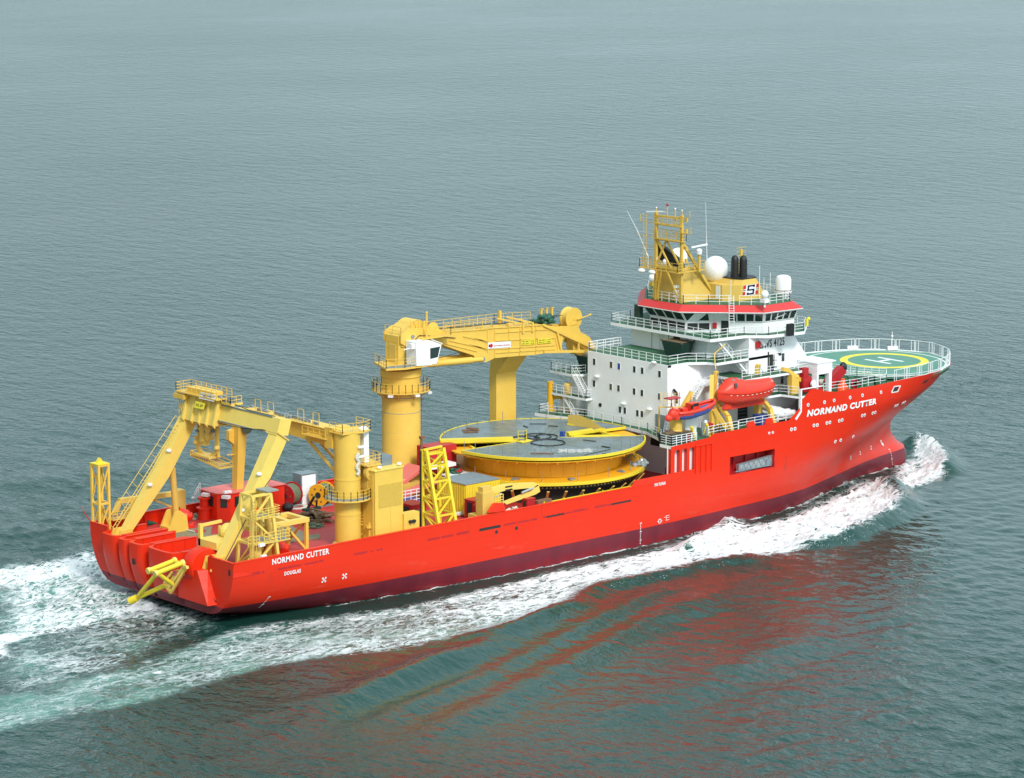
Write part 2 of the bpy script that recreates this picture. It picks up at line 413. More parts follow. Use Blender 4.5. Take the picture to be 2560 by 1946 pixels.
# hull shell: columns along the length, rows up the side; side openings are left out of the starboard rows
cols = [0, .6, 2, 4, 6, 8, 10, 12, 14, 16, 18, 20, 22, 24, 26, 28, 30, 33, 36, 39, 42, 46, 50, 54, 58, 60, 62, 65.09, 65.11, 65.75, 66.55, 67.0, 67.8, 68.25, 69.05, 71.5, 72.2, 73.7, 75.2, 76.4, 79.2, 81.8, 83.1, 85.5, 87.64, 87.66, 89.5, 91.64, 91.66]
nf = 26
def hull_half(sgn):
    V = []; F = []; nr = 0
    zl = [0, .01, .06, .12, .2, .3, .42, .55, .68, .8, .92, 1.0]
    aft = []
    for X in cols:
        zb = zbot(X) if X < 60 else -6; zt = 7.3 if X < 65.1 else None
        colp = []
        colp.append((X, 0, zb if X < 60 else -6)); colp.append((X, sgn*(9*.6), zb if X < 60 else -6))
        top = ztop(X) if (sgn < 0 or X > 71.6) else 7.35
        zs = [-5.5, -4.5, -3, -1.5, -.4, .5, 1.3, 2.1, 2.9, 3.7, 4.6, 5.5, 6.05, 6.55, 7.35, 8.2, 8.8, 9.6, 10.9, 11.4, 12.1, 14.7, 15.7]
        for z in zs:
            z = max(z, zb) if X < 60 else z
            z = min(z, top)
            colp.append((X, sgn*hb(X, z), z))
        aft.append(colp)
    n = len(aft[0])
    fwd = []
    for k in range(1, nf+1):
        u = (k/nf)**.85
        colp = []
        for j in range(n):
            z0 = aft[-1][j][2]
            zz = z0 if j > 1 else -6
            zt = 14.75
            Xn = 91.66+(stem(zz)-91.66)*u
            tz = ztop(Xn)
            z = min(zz, tz)
            Xn = 91.66+(stem(z)-91.66)*u
            y = hb(Xn, z)
            if k == nf: y = 0.0
            if j == 0: y = 0
            elif j == 1: y = min(5.4, y)*.5
            colp.append((Xn, sgn*y, z))
        fwd.append(colp)
    allc = aft+fwd
    for c in allc: V.extend(c)
    for i in range(len(allc)-1):
        for j in range(n-1):
            a, b, c, d = i*n+j, (i+1)*n+j, (i+1)*n+j+1, i*n+j+1
            if (vec(V[a])-vec(V[d])).length < 1e-4 and (vec(V[b])-vec(V[c])).length < 1e-4: continue
            if sgn < 0:
                x0, x1 = V[a][0], V[b][0]; z0, z1 = V[a][2], V[d][2]
                hole = False
                if x0 >= 75.19 and x1 <= 83.11 and z0 >= 6.54 and z1 <= 8.81: hole = True
                if z0 >= 8.19 and z1 <= 10.91 and ((65.74 < x0 and x1 < 66.56) or (66.99 < x0 and x1 < 67.81) or (68.24 < x0 and x1 < 69.06)): hole = True
                if hole: continue
            F.append((a, b, c, d) if sgn < 0 else (d, c, b, a))
    return V, F, n
hm = MB(); 
for sg in (-1, 1):
    V, F, n = hull_half(sg); hm.add(V, F)
# transom plate
tz = [-1, 0, .5, 1.0, 1.3, 1.75, 2.1, 2.66, 3.4, 4.3, 5.3, 6.1, 7.35]
zs = [z for z in tz if 1.0 <= z <= 5.3]+[5.45]
tp = [(0.0, -hb(0, z), z) for z in zs]; tq = [(0.0, hb(0, z), z) for z in zs]
for k in range(len(zs)-1): hm.add([tp[k], tp[k+1], tq[k+1], tq[k]], [(0, 1, 2, 3)])
for y0, y1 in ((10.15, 1), (-9.0, -1)):
    zz = [5.45, 6.1, 7.35]
    for a_, b_ in zip(zz[:-1], zz[1:]): hm.add([(0, y0, a_), (0, y1*hb(0, a_), a_), (0, y1*hb(0, b_), b_), (0, y0, b_)], [(0, 1, 2, 3)])
hull = part1('hull', hm, m_hull, ship, sm=True)
me = hull.data
import bmesh as _bm
b_ = _bm.new(); b_.from_mesh(me); _bm.ops.remove_doubles(b_, verts=b_.verts, dist=.002); _bm.ops.dissolve_degenerate(b_, dist=.0005, edges=b_.edges); _bm.ops.recalc_face_normals(b_, faces=b_.faces); b_.to_mesh(me); b_.free()
smooth(hull, 28)

# inner bulwark, decks
dm = MB()
out = [(x, -hb(x, 5.8)+.05) for x in (0.05, 4, 10, 20, 40, 65)]+[(72, -13.55), (72, 13.55)]+[(x, hb(x, 5.8)-.05) for x in (65, 40, 20, 10, 4, .05)]
dm.slab(out, 5.6, 5.8)
part('main_deck', dm, m_deckred, ship)
bm_ = MB()
for sg in (-1, 1):
    if sg > 0: bm_.box(65.1, 72.0, 13.5, 13.62, 5.8, 7.34)
    bm_.box(0.12, 65.1, min(sg*13.5, sg*13.62), max(sg*13.5, sg*13.62), 5.8, 7.34)
    bm_.box(0.3, 65.0, min(sg*13.35, sg*13.70), max(sg*13.35, sg*13.70), 7.345, 7.43)
    for i in range(33):
        x = 1.2+i*2.0
        bm_.prism([(x, sg*13.5, 5.81), (x, sg*13.05, 5.81), (x, sg*13.38, 7.33), (x, sg*13.5, 7.33)], (.06, 0, 0))
bulw = part('bulwark', bm_, m_red, ship)
# raised fairing in the rail, scuppers and slots along the shell
fx = MB()
a = [U('G7', x, y, 'Y', -13.66) for x, y in ((1810, 960), (1880, 850), (1900, 835), (1985, 835), (2000, 850), (2025, 935))]
fx.prism([(p.x, -13.67, max(p.z, 7.36)) for p in a], (0, .5, 0))
fx.prism([(58.6, -13.67, 7.4), (59.3, -13.67, 8.15), (65.1, -13.67, 8.15), (65.1, -13.67, 7.4)], (0, .18, 0))
part('rail_fairing', fx, m_red, ship)
for cr, pts in (('E2', [(480, 655, 250, 700)]),):
    pass
sl = MB()
def slot(mb, x0, x1, z0, z1, off=.012):
    a, b = shell(x0, z0, off), shell(x1, z1, off)
    mb.add([shell(x0, z0, off), shell(x1, z0, off), shell(x1, z1, off), shell(x0, z1, off)], [(0, 1, 2, 3)])
random.seed(3)
for x0, x1 in ((1.6, 4.6), (6.0, 12.2), (16.5, 20.5), (27.0, 33.4), (34.6, 38), (38.5, 43.5), (44.5, 52), (52.6, 58.6)):
    x = x0
    while x < x1-.3:
        w = random.choice((.35, .7, 1.2, 1.8)); w = min(w, x1-x); slot(sl, x, x+w, 5.72, 5.86+random.random()*.14); x += w+random.choice((.12, .2, .5))
part('freeing_port', sl, m_redd, hull)
sd = MB(); slot(sd, 34.7, 37.9, 5.66, 5.98, .016); slot(sd, 45, 47.8, 5.7, 5.9, .016); slot(sd, 55.3, 58.5, 5.7, 5.92, .016)
part('freeing_port', sd, m_dark, hull)

# ---- hull writing and marks
def plate(x0, x1, z0, z1):
    return lambda u, v: shell(x0+(x1-x0)*u, z0+(z1-z0)*v, .035)
a, b = SH('E2', 553, 573), SH('E2', 1210, 450)
c = SH('E2', 553, 518)
text_mesh('NORMAND CUTTER', plate(a.x, b.x, 6.45, 6.45+.66), 'name_lettering', m_linew, hull, .03)
a, b = SH('E2', 695, 660), SH('E2', 882, 632)
text_mesh('DOUGLAS', plate(a.x, b.x, 4.98, 5.42), 'home_port_lettering', m_linew, hull, .04)
a0, a1 = SH('D2', 90, 1232, .05), SH('D2', 1050, 1052, .05); t0, t1 = SH('D2', 118, 1132, .05), SH('D2', 1086, 960, .05)
def bowname(u, v):
    X = a0.x+(a1.x-a0.x)*u+(t0.x-a0.x)*.25*v; Z = (a0.z+(a1.z-a0.z)*u)*(1-v)+(t0.z+(t1.z-t0.z)*u)*v
    return shell(X, Z, .05)
text_mesh('NORMAND CUTTER', bowname, 'name_lettering', m_linew, hull, .045, .12)
a, b = SH('E1', 1638, 815), SH('E1', 1765, 790)
text_mesh('IMO 9239630', plate(a.x, b.x, a.z+.0, a.z+.45), 'number_lettering', m_linew, hull, .04)
# propeller / thruster marks: white four-blade crosses
for cx, cy in ((1150, 783), (1386, 740)):
    p = SH('E2', cx, cy); mb = MB()
    for k in range(4):
        an = math.pi/4+k*math.pi/2; dx, dz = math.cos(an), math.sin(an); px_, pz_ = -dz, dx
        pts = [(-.04, .03), (-.05, .2), (-.14, .34), (.02, .4), (.15, .32), (.06, .18), (.04, .03)]
        mb.add([shell(p.x+a_*px_+b_*dx, p.z+a_*pz_+b_*dz, .03) for a_, b_ in pts], [tuple(range(7))])
    part('thruster_mark', mb, m_linew, hull)
def draft(x0, z0, x1, z1, n):
    mb = MB()
    for k in range(n):
        X = x0+(x1-x0)*k/(n-1); Z = z0+(z1-z0)*k/(n-1); w = .22 if k % 5 == 0 else .09; h = .05 if k % 5 == 0 else .05
        mb.add([shell(X-w/2, Z-h, .03), shell(X+w, Z-h, .03), shell(X+w, Z+h, .03), shell(X-w/2, Z+h, .03)], [(0, 1, 2, 3)])
    part('draft_mark', mb, m_linew, hull)
draft(60.1, 2.8, 60.1, .3, 13)
p0, p1 = SH('P', 672, 1493), SH('P', 647, 1519); draft(p0.x, p0.z, p1.x, p1.z, 8)
p0, p1 = SH('H6', 960, 600), SH('H6', 1040, 950); draft(p0.x, p0.z, p1.x, p1.z, 9)
pl = MB(); c_ = (63.4, 2.55)
for k in range(16):
    a1_, a2_ = 2*math.pi*k/16, 2*math.pi*(k+1)/16
    pl.add([shell(c_[0]+r*math.cos(t), c_[1]+r*math.sin(t)) for r, t in ((.22, a1_), (.3, a1_), (.3, a2_), (.22, a2_))], [(0, 1, 2, 3)])
for x, z, w, h in ((63.4, 2.55, .9, .05), (64.5, 2.75, .06, .7), (64.8, 3.05, .5, .05), (64.8, 2.8, .5, .05), (64.8, 2.5, .5, .05), (64.3, 2.9, .4, .05)):
    pl.add([shell(x-w/2, z-h/2, .034), shell(x+w/2, z-h/2, .034), shell(x+w/2, z+h/2, .034), shell(x-w/2, z+h/2, .034)], [(0, 1, 2, 3)])
part('load_line_mark', pl, m_linew, hull)
bm2 = MB()
for x, y in ((100, 795), (325, 690), (572, 565)):
    for (dx, dy, w, h) in ((0, 0, .12, .45), (6, -30, .4, .12), (-6, 30, .4, .12)):
        p = SH('H6', x+dx, y+dy); bm2.add([shell(p.x+i*w/2, p.z+j*h/2, .05) for i, j in ((-1, -1), (1, -1), (1, 1), (-1, 1))], [(0, 1, 2, 3)])
for dx, dy, w, h in ((0, -30, .3, .5), (0, 20, .2, .5), (22, 50, .35, .35)):
    p = SH('H6', 805+dx, 430+dy); bm2.add([shell(p.x+i*w/2, p.z+j*h/2, .05) for i, j in ((-1, -1), (1, -1), (1, 1), (-1, 1))], [(0, 1, 2, 3)])
part('bulb_mark', bm2, m_linew, hull)
for x, y in ((385, 285), (852, 195)):
    p = U('P', 1200+x*.1071, 1300+y*.1071, 'Y', -B); mb = MB(); mb.lathe((p.x, -13.67, p.z), [(.22, 0), (.22, .1)], 12, 'Y'); part('discharge_port', mb, m_dark, hull)
# portholes
ph = [('D2', x, y) for x, y in ((110, 1065), (337, 1027), (470, 1003), (690, 963), (860, 932), (1117, 890),
      (190, 1348), (237, 1343), (370, 1315), (411, 1306), (540, 1284), (580, 1272), (857, 1213), (892, 1204), (1003, 1178), (1038, 1168),
      (487, 1572), (560, 1552), (735, 1503), (1320, 1080), (1348, 1070), (1424, 1040), (1450, 1028))]+[('D4', x, y) for x, y in ((1957, 1530), (1994, 1524), (1730, 1568), (1767, 1562))]
for k, (c, x, y) in enumerate(ph):
    P = SH(c, x, y, 0); e = .05
    n_ = (shell(P.x+e, P.z, 0)-shell(P.x-e, P.z, 0)).cross(shell(P.x, P.z+e, 0)-shell(P.x, P.z-e, 0)).normalized()
    if n_.y > 0: n_ = -n_
    r = .17 if c == 'D4' and x < 1800 else .23
    fr = MB(); fr.tube(P-n_*.05, P+n_*.05, r, 16); o = part('porthole', fr, m_linew if k > 1 else m_linew, hull)
    gl = MB(); gl.tube(P+n_*.02, P+n_*.062, r*.5, 12); part('pane', gl, m_gry, o)
# hawse and mooring openings
def opening(name, corners, mat, frame=None, depth=.35):
    mb = MB(); P = [SH(*c, .02) for c in corners]; mb.prism(P, (0, .05, 0)); o = part(name, mb, mat, hull)
    if frame:
        f = MB(); 
        for a_, b_ in zip(P, P[1:]+P[:1]): f.bar(a_, b_, .08, .12)
        part('frame', f, frame, o)
opening('mooring_port', [('D2', 1262, 895), ('D2', 1350, 880), ('D2', 1385, 800), ('D2', 1300, 812)], m_dark, m_linew)
opening('mooring_port', [('D2', 1690, 775), ('D2', 1740, 762), ('D2', 1785, 715), ('D2', 1725, 725)], m_dark, None)
opening('hawse_hole', [('D2', 1240, 990), ('D2', 1290, 980), ('D2', 1300, 962), ('D2', 1255, 970)], m_redd, None)
# starboard side recess with the folded gangway
rc = MB(); rc.cur = 0
rc.box(75.1, 83.2, -12.0, -11.9, 6.4, 9.0); rc.box(75.05, 75.2, -13.55, -11.9, 6.4, 9.0); rc.box(83.1, 83.25, -13.55, -11.9, 6.4, 9.0)
rc.box(75.1, 83.2, -13.5, -11.9, 6.4, 6.54); rc.box(75.1, 83.2, -13.5, -11.9, 8.81, 9.0)
for x in (77.2, 79.3, 81.3): rc.box(x, x+.15, -12.3, -12.0, 6.5, 8.8)
part('side_recess', rc, m_redd, hull)
# recessed side passage by the break of the deck
rc = MB()
rc.box(65.15, 71.4, -13.0, -12.9, 5.8, 11.2)
part('passage_wall', rc, m_white, ship)
fl = MB()
for x in (65.35, 66.78, 68.02, 69.4, 70.5): fl.box(x-.1, x+.1, -13.60, -13.05, 5.8, 11.2)
part('side_frame', fl, m_red, ship)
rp = MB()
for x in (69.2, 70.1, 71.0, 71.9): rp.box(x, x+.07, -13.80, -13.62, 7.6, 11.0)
rp.box(69.2, 72.0, -13.78, -13.62, 10.95, 11.1)
part('fender_rib', rp, m_red, ship)

# ---- stern: transom chutes, parapets and corner blocks
def chute(y0, y1, zt, bulge, zb, xin):
    mb = MB(); n = 10; rows = []
    w = y1-y0; prof = []
    for j in range(13):
        f = j/12; z = zb+(zt-zb)*f
        bx = bulge*math.sin(math.pi*min(1, .18+.62*f))**.8*(1 if f > 0 else 0.0)
        bx = bulge*(math.sin(math.pi/2*min(1, f*1.25)))
        row = []
        for i in range(n+1):
            g = i/n; e = abs(2*g-1); row.append((-bx*(max(0, 1-e**4.5))**.5-.0, y0+w*g, z))
        rows.append(row)
    V = [p for r in rows for p in r]; F = []
    for j in range(12):
        for i in range(n): F.append((j*(n+1)+i, (j+1)*(n+1)+i, (j+1)*(n+1)+i+1, j*(n+1)+i+1))
    mb.add(V, F)
    top = rows[-1]; k = len(mb.v)
    # parapet: U-shaped rim with an open well between the arms
    inner = []
    for (x, y, z) in top:
        g = (y-y0)/w; inner.append((min(x+.42, xin) if .0 < g < 1 else x, y0+.38+(w-.76)*g, z))
    V = list(top)+inner; m = n+1
    F = [(i, i+1, m+i+1, m+i) for i in range(n)]; mb.add(V, F)
    low = [(x, y, z-1.0) for x, y, z in inner]; mb.add(inner+low, [(i, i+1, m+i+1, m+i) for i in range(n)])
    mb.box(-.1, xin, y0, y0+.38, zt-1.6, zt); mb.box(-.1, xin, y1-.38, y1, zt-1.6, zt)
    for q in range(3):
        xx = .6+q*(xin-.6)/3; mb.box(xx, xx+.05, y1-.48, y1-.38, zt-1.3, zt-.05); mb.box(xx, xx+.05, y0+.38, y0+.48, zt-1.3, zt-.05)
    mb.box(-bulge*.1, xin+.05, y1-.45, y1+.02, zt+.002, zt+.07); mb.box(-bulge*.1, xin+.05, y0-.02, y0+.45, zt+.002, zt+.07)
    return part('stern_chute', mb, m_hull, ship, sm=True)
for a_ in ((6.75, 10.1, 6.95, 1.2, 1.75, 5.0), (4.55, 6.45, 6.95, 1.35, 1.3, 5.4), (1.35, 4.45, 6.95, 1.5, 1.2, 4.8), (-4.6, 1.0, 7.0, 1.5, 1.15, 5.4)): chute(*a_)
fl_ = MB(); fl_.box(-.1, 4.6, -5, 10.1, 5.35, 5.62)
part('chute_floor', fl_, m_redd, ship)
mb = MB(); mb.lathe((0.6, -7.9, 5.9), [(0, 0), (1.9, 0), (2.05, .25), (2.05, 1.5), (1.9, 1.75), (0, 1.75)], 28, 'Y', False)
part('sheave_housing', mb, m_hull, ship, sm=True)
mb = MB(); mb.frust([(-1.1, -10.4), (0, -10.6), (0, -4.4), (-1.1, -5)], 2.3, [(-1.1, -8.6), (0, -9), (0, -4.4), (-1.1, -5)], 5.9)
part('sheave_bracket', mb, m_hull, ship)
tb = MB()
for y0, y1 in ((10.2, 13.6), (-13.6, -9.2)): tb.box(0.01, .16, y0, y1, 5.8, 7.35); tb.box(-.03, .25, y0, y1, 7.352, 7.44)
tb.prism([(-.02, -9.2, 7.36), (-.02, -10.2, 7.36), (-.02, -9.9, 7.62), (-.02, -9.4, 7.62)], (.15, 0, 0))
part('transom_rail', tb, m_red, ship)
gs = MB()
for z0, z1 in ((2.3, 4.0), (4.0, 6.0)):
    pass
gs.path([(-.08, -7.2, 6.4), (-.5, -8.6, 5.3), (-.4, -9.4, 3.8), (-.1, -10.6, 2.6)], .05, 6)
part('hanging_hose', gs, m_blk, ship)
for (y, z) in ((2.9, 4.9), (-13.0, 6.3)):
    mb = MB(); mb.box(-1.58 if y > 0 else -.04, -1.0 if y > 0 else 0.05, y-.16, y+.16, z-.32, z+.32); part('mooring_eye', mb, m_dark, ship)

# ------------------------------------------------------------------ ship: accommodation
def sym(pts): return [(x, y) for x, y in pts]+[(x, -y) for x, y in reversed(pts)]
def deck(name, outline, z, t=.35, edge=m_white, top=m_grn, inset=.08):
    mb = MB(); mb.slab(outline, z-t, z-.012); o = part(name, mb, edge, ship)
    cx = sum(p[0] for p in outline)/len(outline); cy = sum(p[1] for p in outline)/len(outline)
    mt = MB(); n = len(outline); mt.add([(x+(cx-x)*inset/12, y+(cy-y)*inset/12, z) for x, y in outline], [tuple(range(n))])
    part('deck_coating', mt, top, o); return o
# boat deck level 11.5
bd = [(65.2, -13.6), (65.2, -11.6), (67.4, -9.6), (69.3, -5), (69.6, 0), (69.3, 6.5), (67.9, 10.3), (67.2, 13.3), (88, 13.5), (91.5, 13.3), (91.5, -13.3), (88, -13.5)]
boatdeck = deck('boat_deck', bd, 11.5, .4)
lw = MB(); lw.box(72.0, 88, -11.55, 13.4, 5.8, 11.1)
part('lower_house', lw, m_white, ship)
dk = MB(); dk.box(71.93, 71.995, -9.6, -8.2, 6.0, 8.6); dk.box(71.93, 71.995, -5.5, -3.0, 9.2, 10.6); part('doorway', dk, m_dark, ship)
# main aft block
blk = MB(); blk.slab([(70.68, -7.2), (76.2, -7.2), (78.0, -6.6), (90, -6.6), (90, 7.2), (70.68, 7.2)], 11.5, 19.55)
house = part('accommodation_block', blk, m_white, ship)
pp = MB(); pp.box(70.68, 71.3, -7.2, 7.2, 19.55, 19.86); part('parapet', pp, m_white, ship)
d6 = [(70.72, 7.2), (70.72, -7.2), (74.0, -7.2), (76.0, -8.6), (76.4, -10), (88, -10), (88, 7.2)]
upper = deck('upper_deck', d6, 19.9, .34)
# windows of the aft wall
def wall_window(c, x, y, w, h, ax='X', v=70.68, mat=m_glass, par=house):
    P = U(c, x, y, ax, v); fr = MB(); g = MB(); e = .07
    if ax == 'X':
        fr.box(v-.03, v+.04, P.y-w/2-e, P.y+w/2+e, P.z-h/2-e, P.z+h/2+e); g.box(v-.036, v-.0, P.y-w/2, P.y+w/2, P.z-h/2, P.z+h/2)
    else:
        fr.box(P.x-w/2-e, P.x+w/2+e, v-.03, v+.04, P.z-h/2-e, P.z+h/2+e); g.box(P.x-w/2, P.x+w/2, v-.036, v, P.z-h/2, P.z+h/2)
    o = part('window', fr, m_wrail, par); part('pane', g, mat, o)
for x, y in ((818, 292), (1093, 342), (1219, 367), (1470, 415), (1598, 437), (1880, 492), (816, 645), (1087, 700), (1213, 724), (1467, 775), (1594, 800), (1876, 857), (1238, 1070), (1316, 1084), (1520, 1128), (1594, 1142)):
    wall_window('E4', x, y, .42, .78, mat=m_blue if (x, y) == (1219, 367) else m_glass)
P = U('E4', 915, 993, 'X', 70.68); mb = MB(); mb.lathe((70.62, P.y, P.z), [(.26, 0), (.26, .1)], 16, 'X'); part('porthole', mb, m_blk, house)
for x, y, v in ((1070, 905, -6.6), (1068, 1132, -6.6), (1492, 833, -6.6)):
    P = U('D4', x, y, 'Y', v); mb = MB(); mb.lathe((P.x, v-.03, P.z), [(.24, 0), (.24, .06)], 16, 'Y'); part('porthole', mb, m_blk, house)
# corner recess door
rd = MB(); rd.box(70.6, 70.672, -7.2, -5.2, 11.52, 13.6); part('corner_recess', rd, m_gry, house)
for x, y in ((870, 530), (1300, 970), (1720, 1060), (1800, 300)):
    P = U('E4', x, y, 'X', 70.68); mb = MB(); mb.ball((70.5, P.y, P.z), .25, .45, .2, 10, 6); mb.bar((70.7, P.y, P.z), (70.3, P.y-.2, P.z+.2), .06); part('floodlight', mb, m_wrail, house)
pv = MB(); P = U('J1', 480, 860, 'Y', -7.3); pv.tube((P.x, -7.5, P.z-.3), (P.x, -7.5, P.z+1.0), .16, 8); pv.tube((P.x, -7.5, P.z+1.0), (P.x-.5, -7.5, P.z+1.5), .16, 8); part('vent_pipe', pv, m_blk, house)
# forward starboard house with call-sign wall and sloped front
fh = MB(); fh.prism([(82.0, -10, 17.8), (93.0, -10, 17.8), (93.0, -10, 18.2), (89.6, -10, 22.5), (82.0, -10, 22.5)], (0, 20, 0))
fhouse = part('forward_house', fh, m_white, ship)
l2 = MB(); l2.slab([(76, -6.61), (76, -7.6), (84.3, -7.6), (84.3, -9.2), (93, -9.2), (93, 9.2), (76, 9.2)], 11.5, 17.5)
l2o = part('middle_house', l2, m_white, ship)
dks = MB(); a = U('J2', 500, 900, 'Y', -7.62); dks.box(82.6, 84.25, -7.66, -7.58, 11.6, 17.4); part('louvre_opening', dks, m_dark, l2o)
lv = MB()
for k in range(12): lv.box(82.6, 84.25, -7.74, -7.67, 11.9+k*.46, 11.96+k*.46)
part('louvre', lv, m_gry, l2o)
slab2 = deck('davit_deck', [(78.8, -6.6), (78.8, -12), (93, -12), (93, -6.6)], 17.75, .32)
small = deck('fore_side_deck', [(83.4, -9.2), (83.4, -10.7), (86.9, -10.8), (87.5, -13.6), (93, -13.5), (93, -9.2)], 14.85, .3)
for c, x, y, w, h, v in (('J2', 820, 515, .5, 1.0, -10), ('D4', 1356, 647, .42, 1.0, -6.65), ('J2', 805, 900, .45, 1.1, -9.2)):
    wall_window(c, x, y, w, h, 'Y', v, par=fhouse)
mb = MB(); a = U('J2', 565, 560, 'Y', -10); mb.box(a.x-.12, a.x+.12, -10.03, -9.9, 17.8, a.z+1.0); mb.box(a.x+.2, a.x+1.0, -10.02, -9.9, 17.8, 19.8); part('door', mb, m_dark, fhouse)
for x, y in ((690, 505), (690, 620)):
    P = U('J2', x, y, 'Y', -10.1); mb = MB(); mb.box(P.x-.35, P.x+.3, -10.35, -10, P.z-.32, P.z+.32); part('vent_box', mb, m_wrail, fhouse)
P0, P1 = U('J2', 412, 340, 'Y', -10), U('J2', 845, 303, 'Y', -10); T0, T1 = U('J2', 412, 280, 'Y', -10), U('J2', 845, 235, 'Y', -10)
text_mesh('LNVS 4125', lambda u, v: Vector((P0.x+(P1.x-P0.x)*u, -10.03, P1.z+.02+1.0*v)), 'call_sign_lettering', m_blk, fhouse, .02)
br = MB(); br.prism([(83.2, -10.02, 22.2), (84.2, -10.02, 21.2), (84.4, -10.02, 21.3), (85.4, -10.02, 22.3)], (0, -.5, 0)); part('light_bracket', br, m_wrail, fhouse)
# upper house (level 19.9-22.5)
uh = MB(); uh.slab([(78, 7), (78, -6.65), (90, -6.65), (90, 7)], 19.9, 22.4); uho = part('upper_house', uh, m_white, ship)
wall_window('D4', 788, 620, 1.1, 1.15, 'X', 78.0, mat=m_dark, par=uho)
sm_ = MB()
for y in (3.2, .2, -3.2): sm_.box(77.955, 77.998, y-.03, y+.03, 19.92, 22.35)
part('wall_seam', sm_, m_gry, uho)
ld = MB(); ld.ladder((77.8, 1.4, 19.95), (77.8, 1.4, 22.6), .5, .3); part('wall_ladder', ld, m_wrail, uho)
bdk = sym([(76.2, 8.9), (76.2, 0)])
bd2 = [(76.2, 8.9), (76.2, -9.0), (81.6, -9.6), (83.9, -11.6), (89.4, -12.4), (92.8, -9.6), (92.8, 9.6), (89.4, 12.4), (83.9, 11.6), (81.6, 9.6)]
bridge_deck = deck('bridge_deck', bd2, 22.75, .38)
# wheelhouse
w0 = [(77.7, 3.3), (77.7, -3.3), (80.0, -5.2), (84.3, -10.3), (89.4, -10.6), (91.6, -6.5), (91.6, 6.5), (89.4, 10.6), (84.3, 10.3), (80.0, 5.2)]
w1 = [(76.6, 3.5), (76.6, -3.5), (79.0, -5.9), (83.8, -10.9), (89.4, -11.3), (92.3, -6.9), (92.3, 6.9), (89.4, 11.3), (83.8, 10.9), (79.0, 5.9)]
w05 = [(a[0]*.55+b[0]*.45, a[1]*.55+b[1]*.45) for a, b in zip(w0, w0)]
wh = MB(); wh.frust(w0, 22.75, w0, 24.1); wh.frust(w0, 24.1, w1, 25.5)
wheel = part('wheelhouse', wh, m_white, ship)
rf = MB()
wr0 = [(75.95, 3.7), (75.95, -3.7), (78.4, -6.3), (83.4, -11.25), (89.8, -11.7), (92.7, -7.2), (92.7, 7.2), (89.8, 11.7), (83.4, 11.25), (78.4, 6.3)]
wr1 = [(76.8, 3.4), (76.8, -3.4), (79.1, -5.7), (84.0, -10.6), (89.0, -10.6), (91.8, -6.6), (91.8, 6.6), (89.0, 10.6), (84.0, 10.6), (79.1, 5.7)]
rf.frust(wr0, 25.58, wr1, 26.35)
roof = part('roof_band', rf, paint('roof_band_red', (.62, .035, .032), .5, .06), ship)
rfl = MB(); rfl.slab(wr0, 25.48, 25.575); part('roof_soffit', rfl, m_wrail, ship)
cd = MB(); n = len(wr1); cd.add([(x, y, 26.36) for x, y in wr1], [tuple(range(n))]); part('compass_deck', cd, m_grn, ship)
# windows as quads lying on the wheelhouse faces
def facewin(i, u0, u1, v0, v1, upper=True, mat=m_glass):
    a, b = (w0, w1) if upper else (w0, w0); z0, z1 = (24.1, 25.5) if upper else (22.75, 24.1)
    n = len(w0); j = (i+1) % n
    def P(u, v):
        p = Vector((a[i][0], a[i][1], z0)).lerp(Vector((a[j][0], a[j][1], z0)), u); q = Vector((b[i][0], b[i][1], z1)).lerp(Vector((b[j][0], b[j][1], z1)), u)
        return p.lerp(q, v)
    q = [P(u0, v0), P(u1, v0), P(u1, v1), P(u0, v1)]
    nn = (q[1]-q[0]).cross(q[3]-q[0]).normalized()
    c = sum(q, Vector())/4
    if nn.dot(c-Vector((86, 0, 24))) < 0: nn = -nn
    fr = MB(); 
    for s_, t_ in zip(q, q[1:]+q[:1]): fr.bar(s_+nn*.03, t_+nn*.03, .10, .06, nn)
    o = part('window', fr, m_wrail, wheel)
    g = MB(); g.add([p+nn*.012 for p in q], [(0, 1, 2, 3)]); part('pane', g, mat, o)
for sg in (0, 1):
    faces = ((0, 4, 1), (1, 2, 1), (2, 6, 1), (3, 5, 1), (4, 5, 0), (5, 7, 0)) if sg == 0 else ((6, 5, 0), (7, 6, 1), (8, 6, 1), (9, 2, 1))
    for i, k, lo in faces:
        for q in range(k):
            u0, u1 = .015+q*(.97/k), .015+(q+1)*(.97/k)-.012
            if i == 2 and q < 2: continue
            facewin(i, u0, u1, .10, .90)
            if i in (0, 1): facewin(i, u0, u1, .18, .90, False, m_dark)
dr = MB(); a, b = Vector((80.85, -6.25, 22.8)), Vector((81.45, -6.95, 22.8)); nn = Vector((-.76, -.64, 0))
dr.prism([a+nn*.02, b+nn*.02, b+nn*.02+Vector((0, 0, 2.2)), a+nn*.02+Vector((0, 0, 2.2))], nn*.05); part('door', dr, m_dark, wheel)
fe = MB(); fe.cbox((80.2, -5.75, 23.3), .5, .35, .7, R(-50)); part('fire_hose_box', fe, m_redd, wheel)
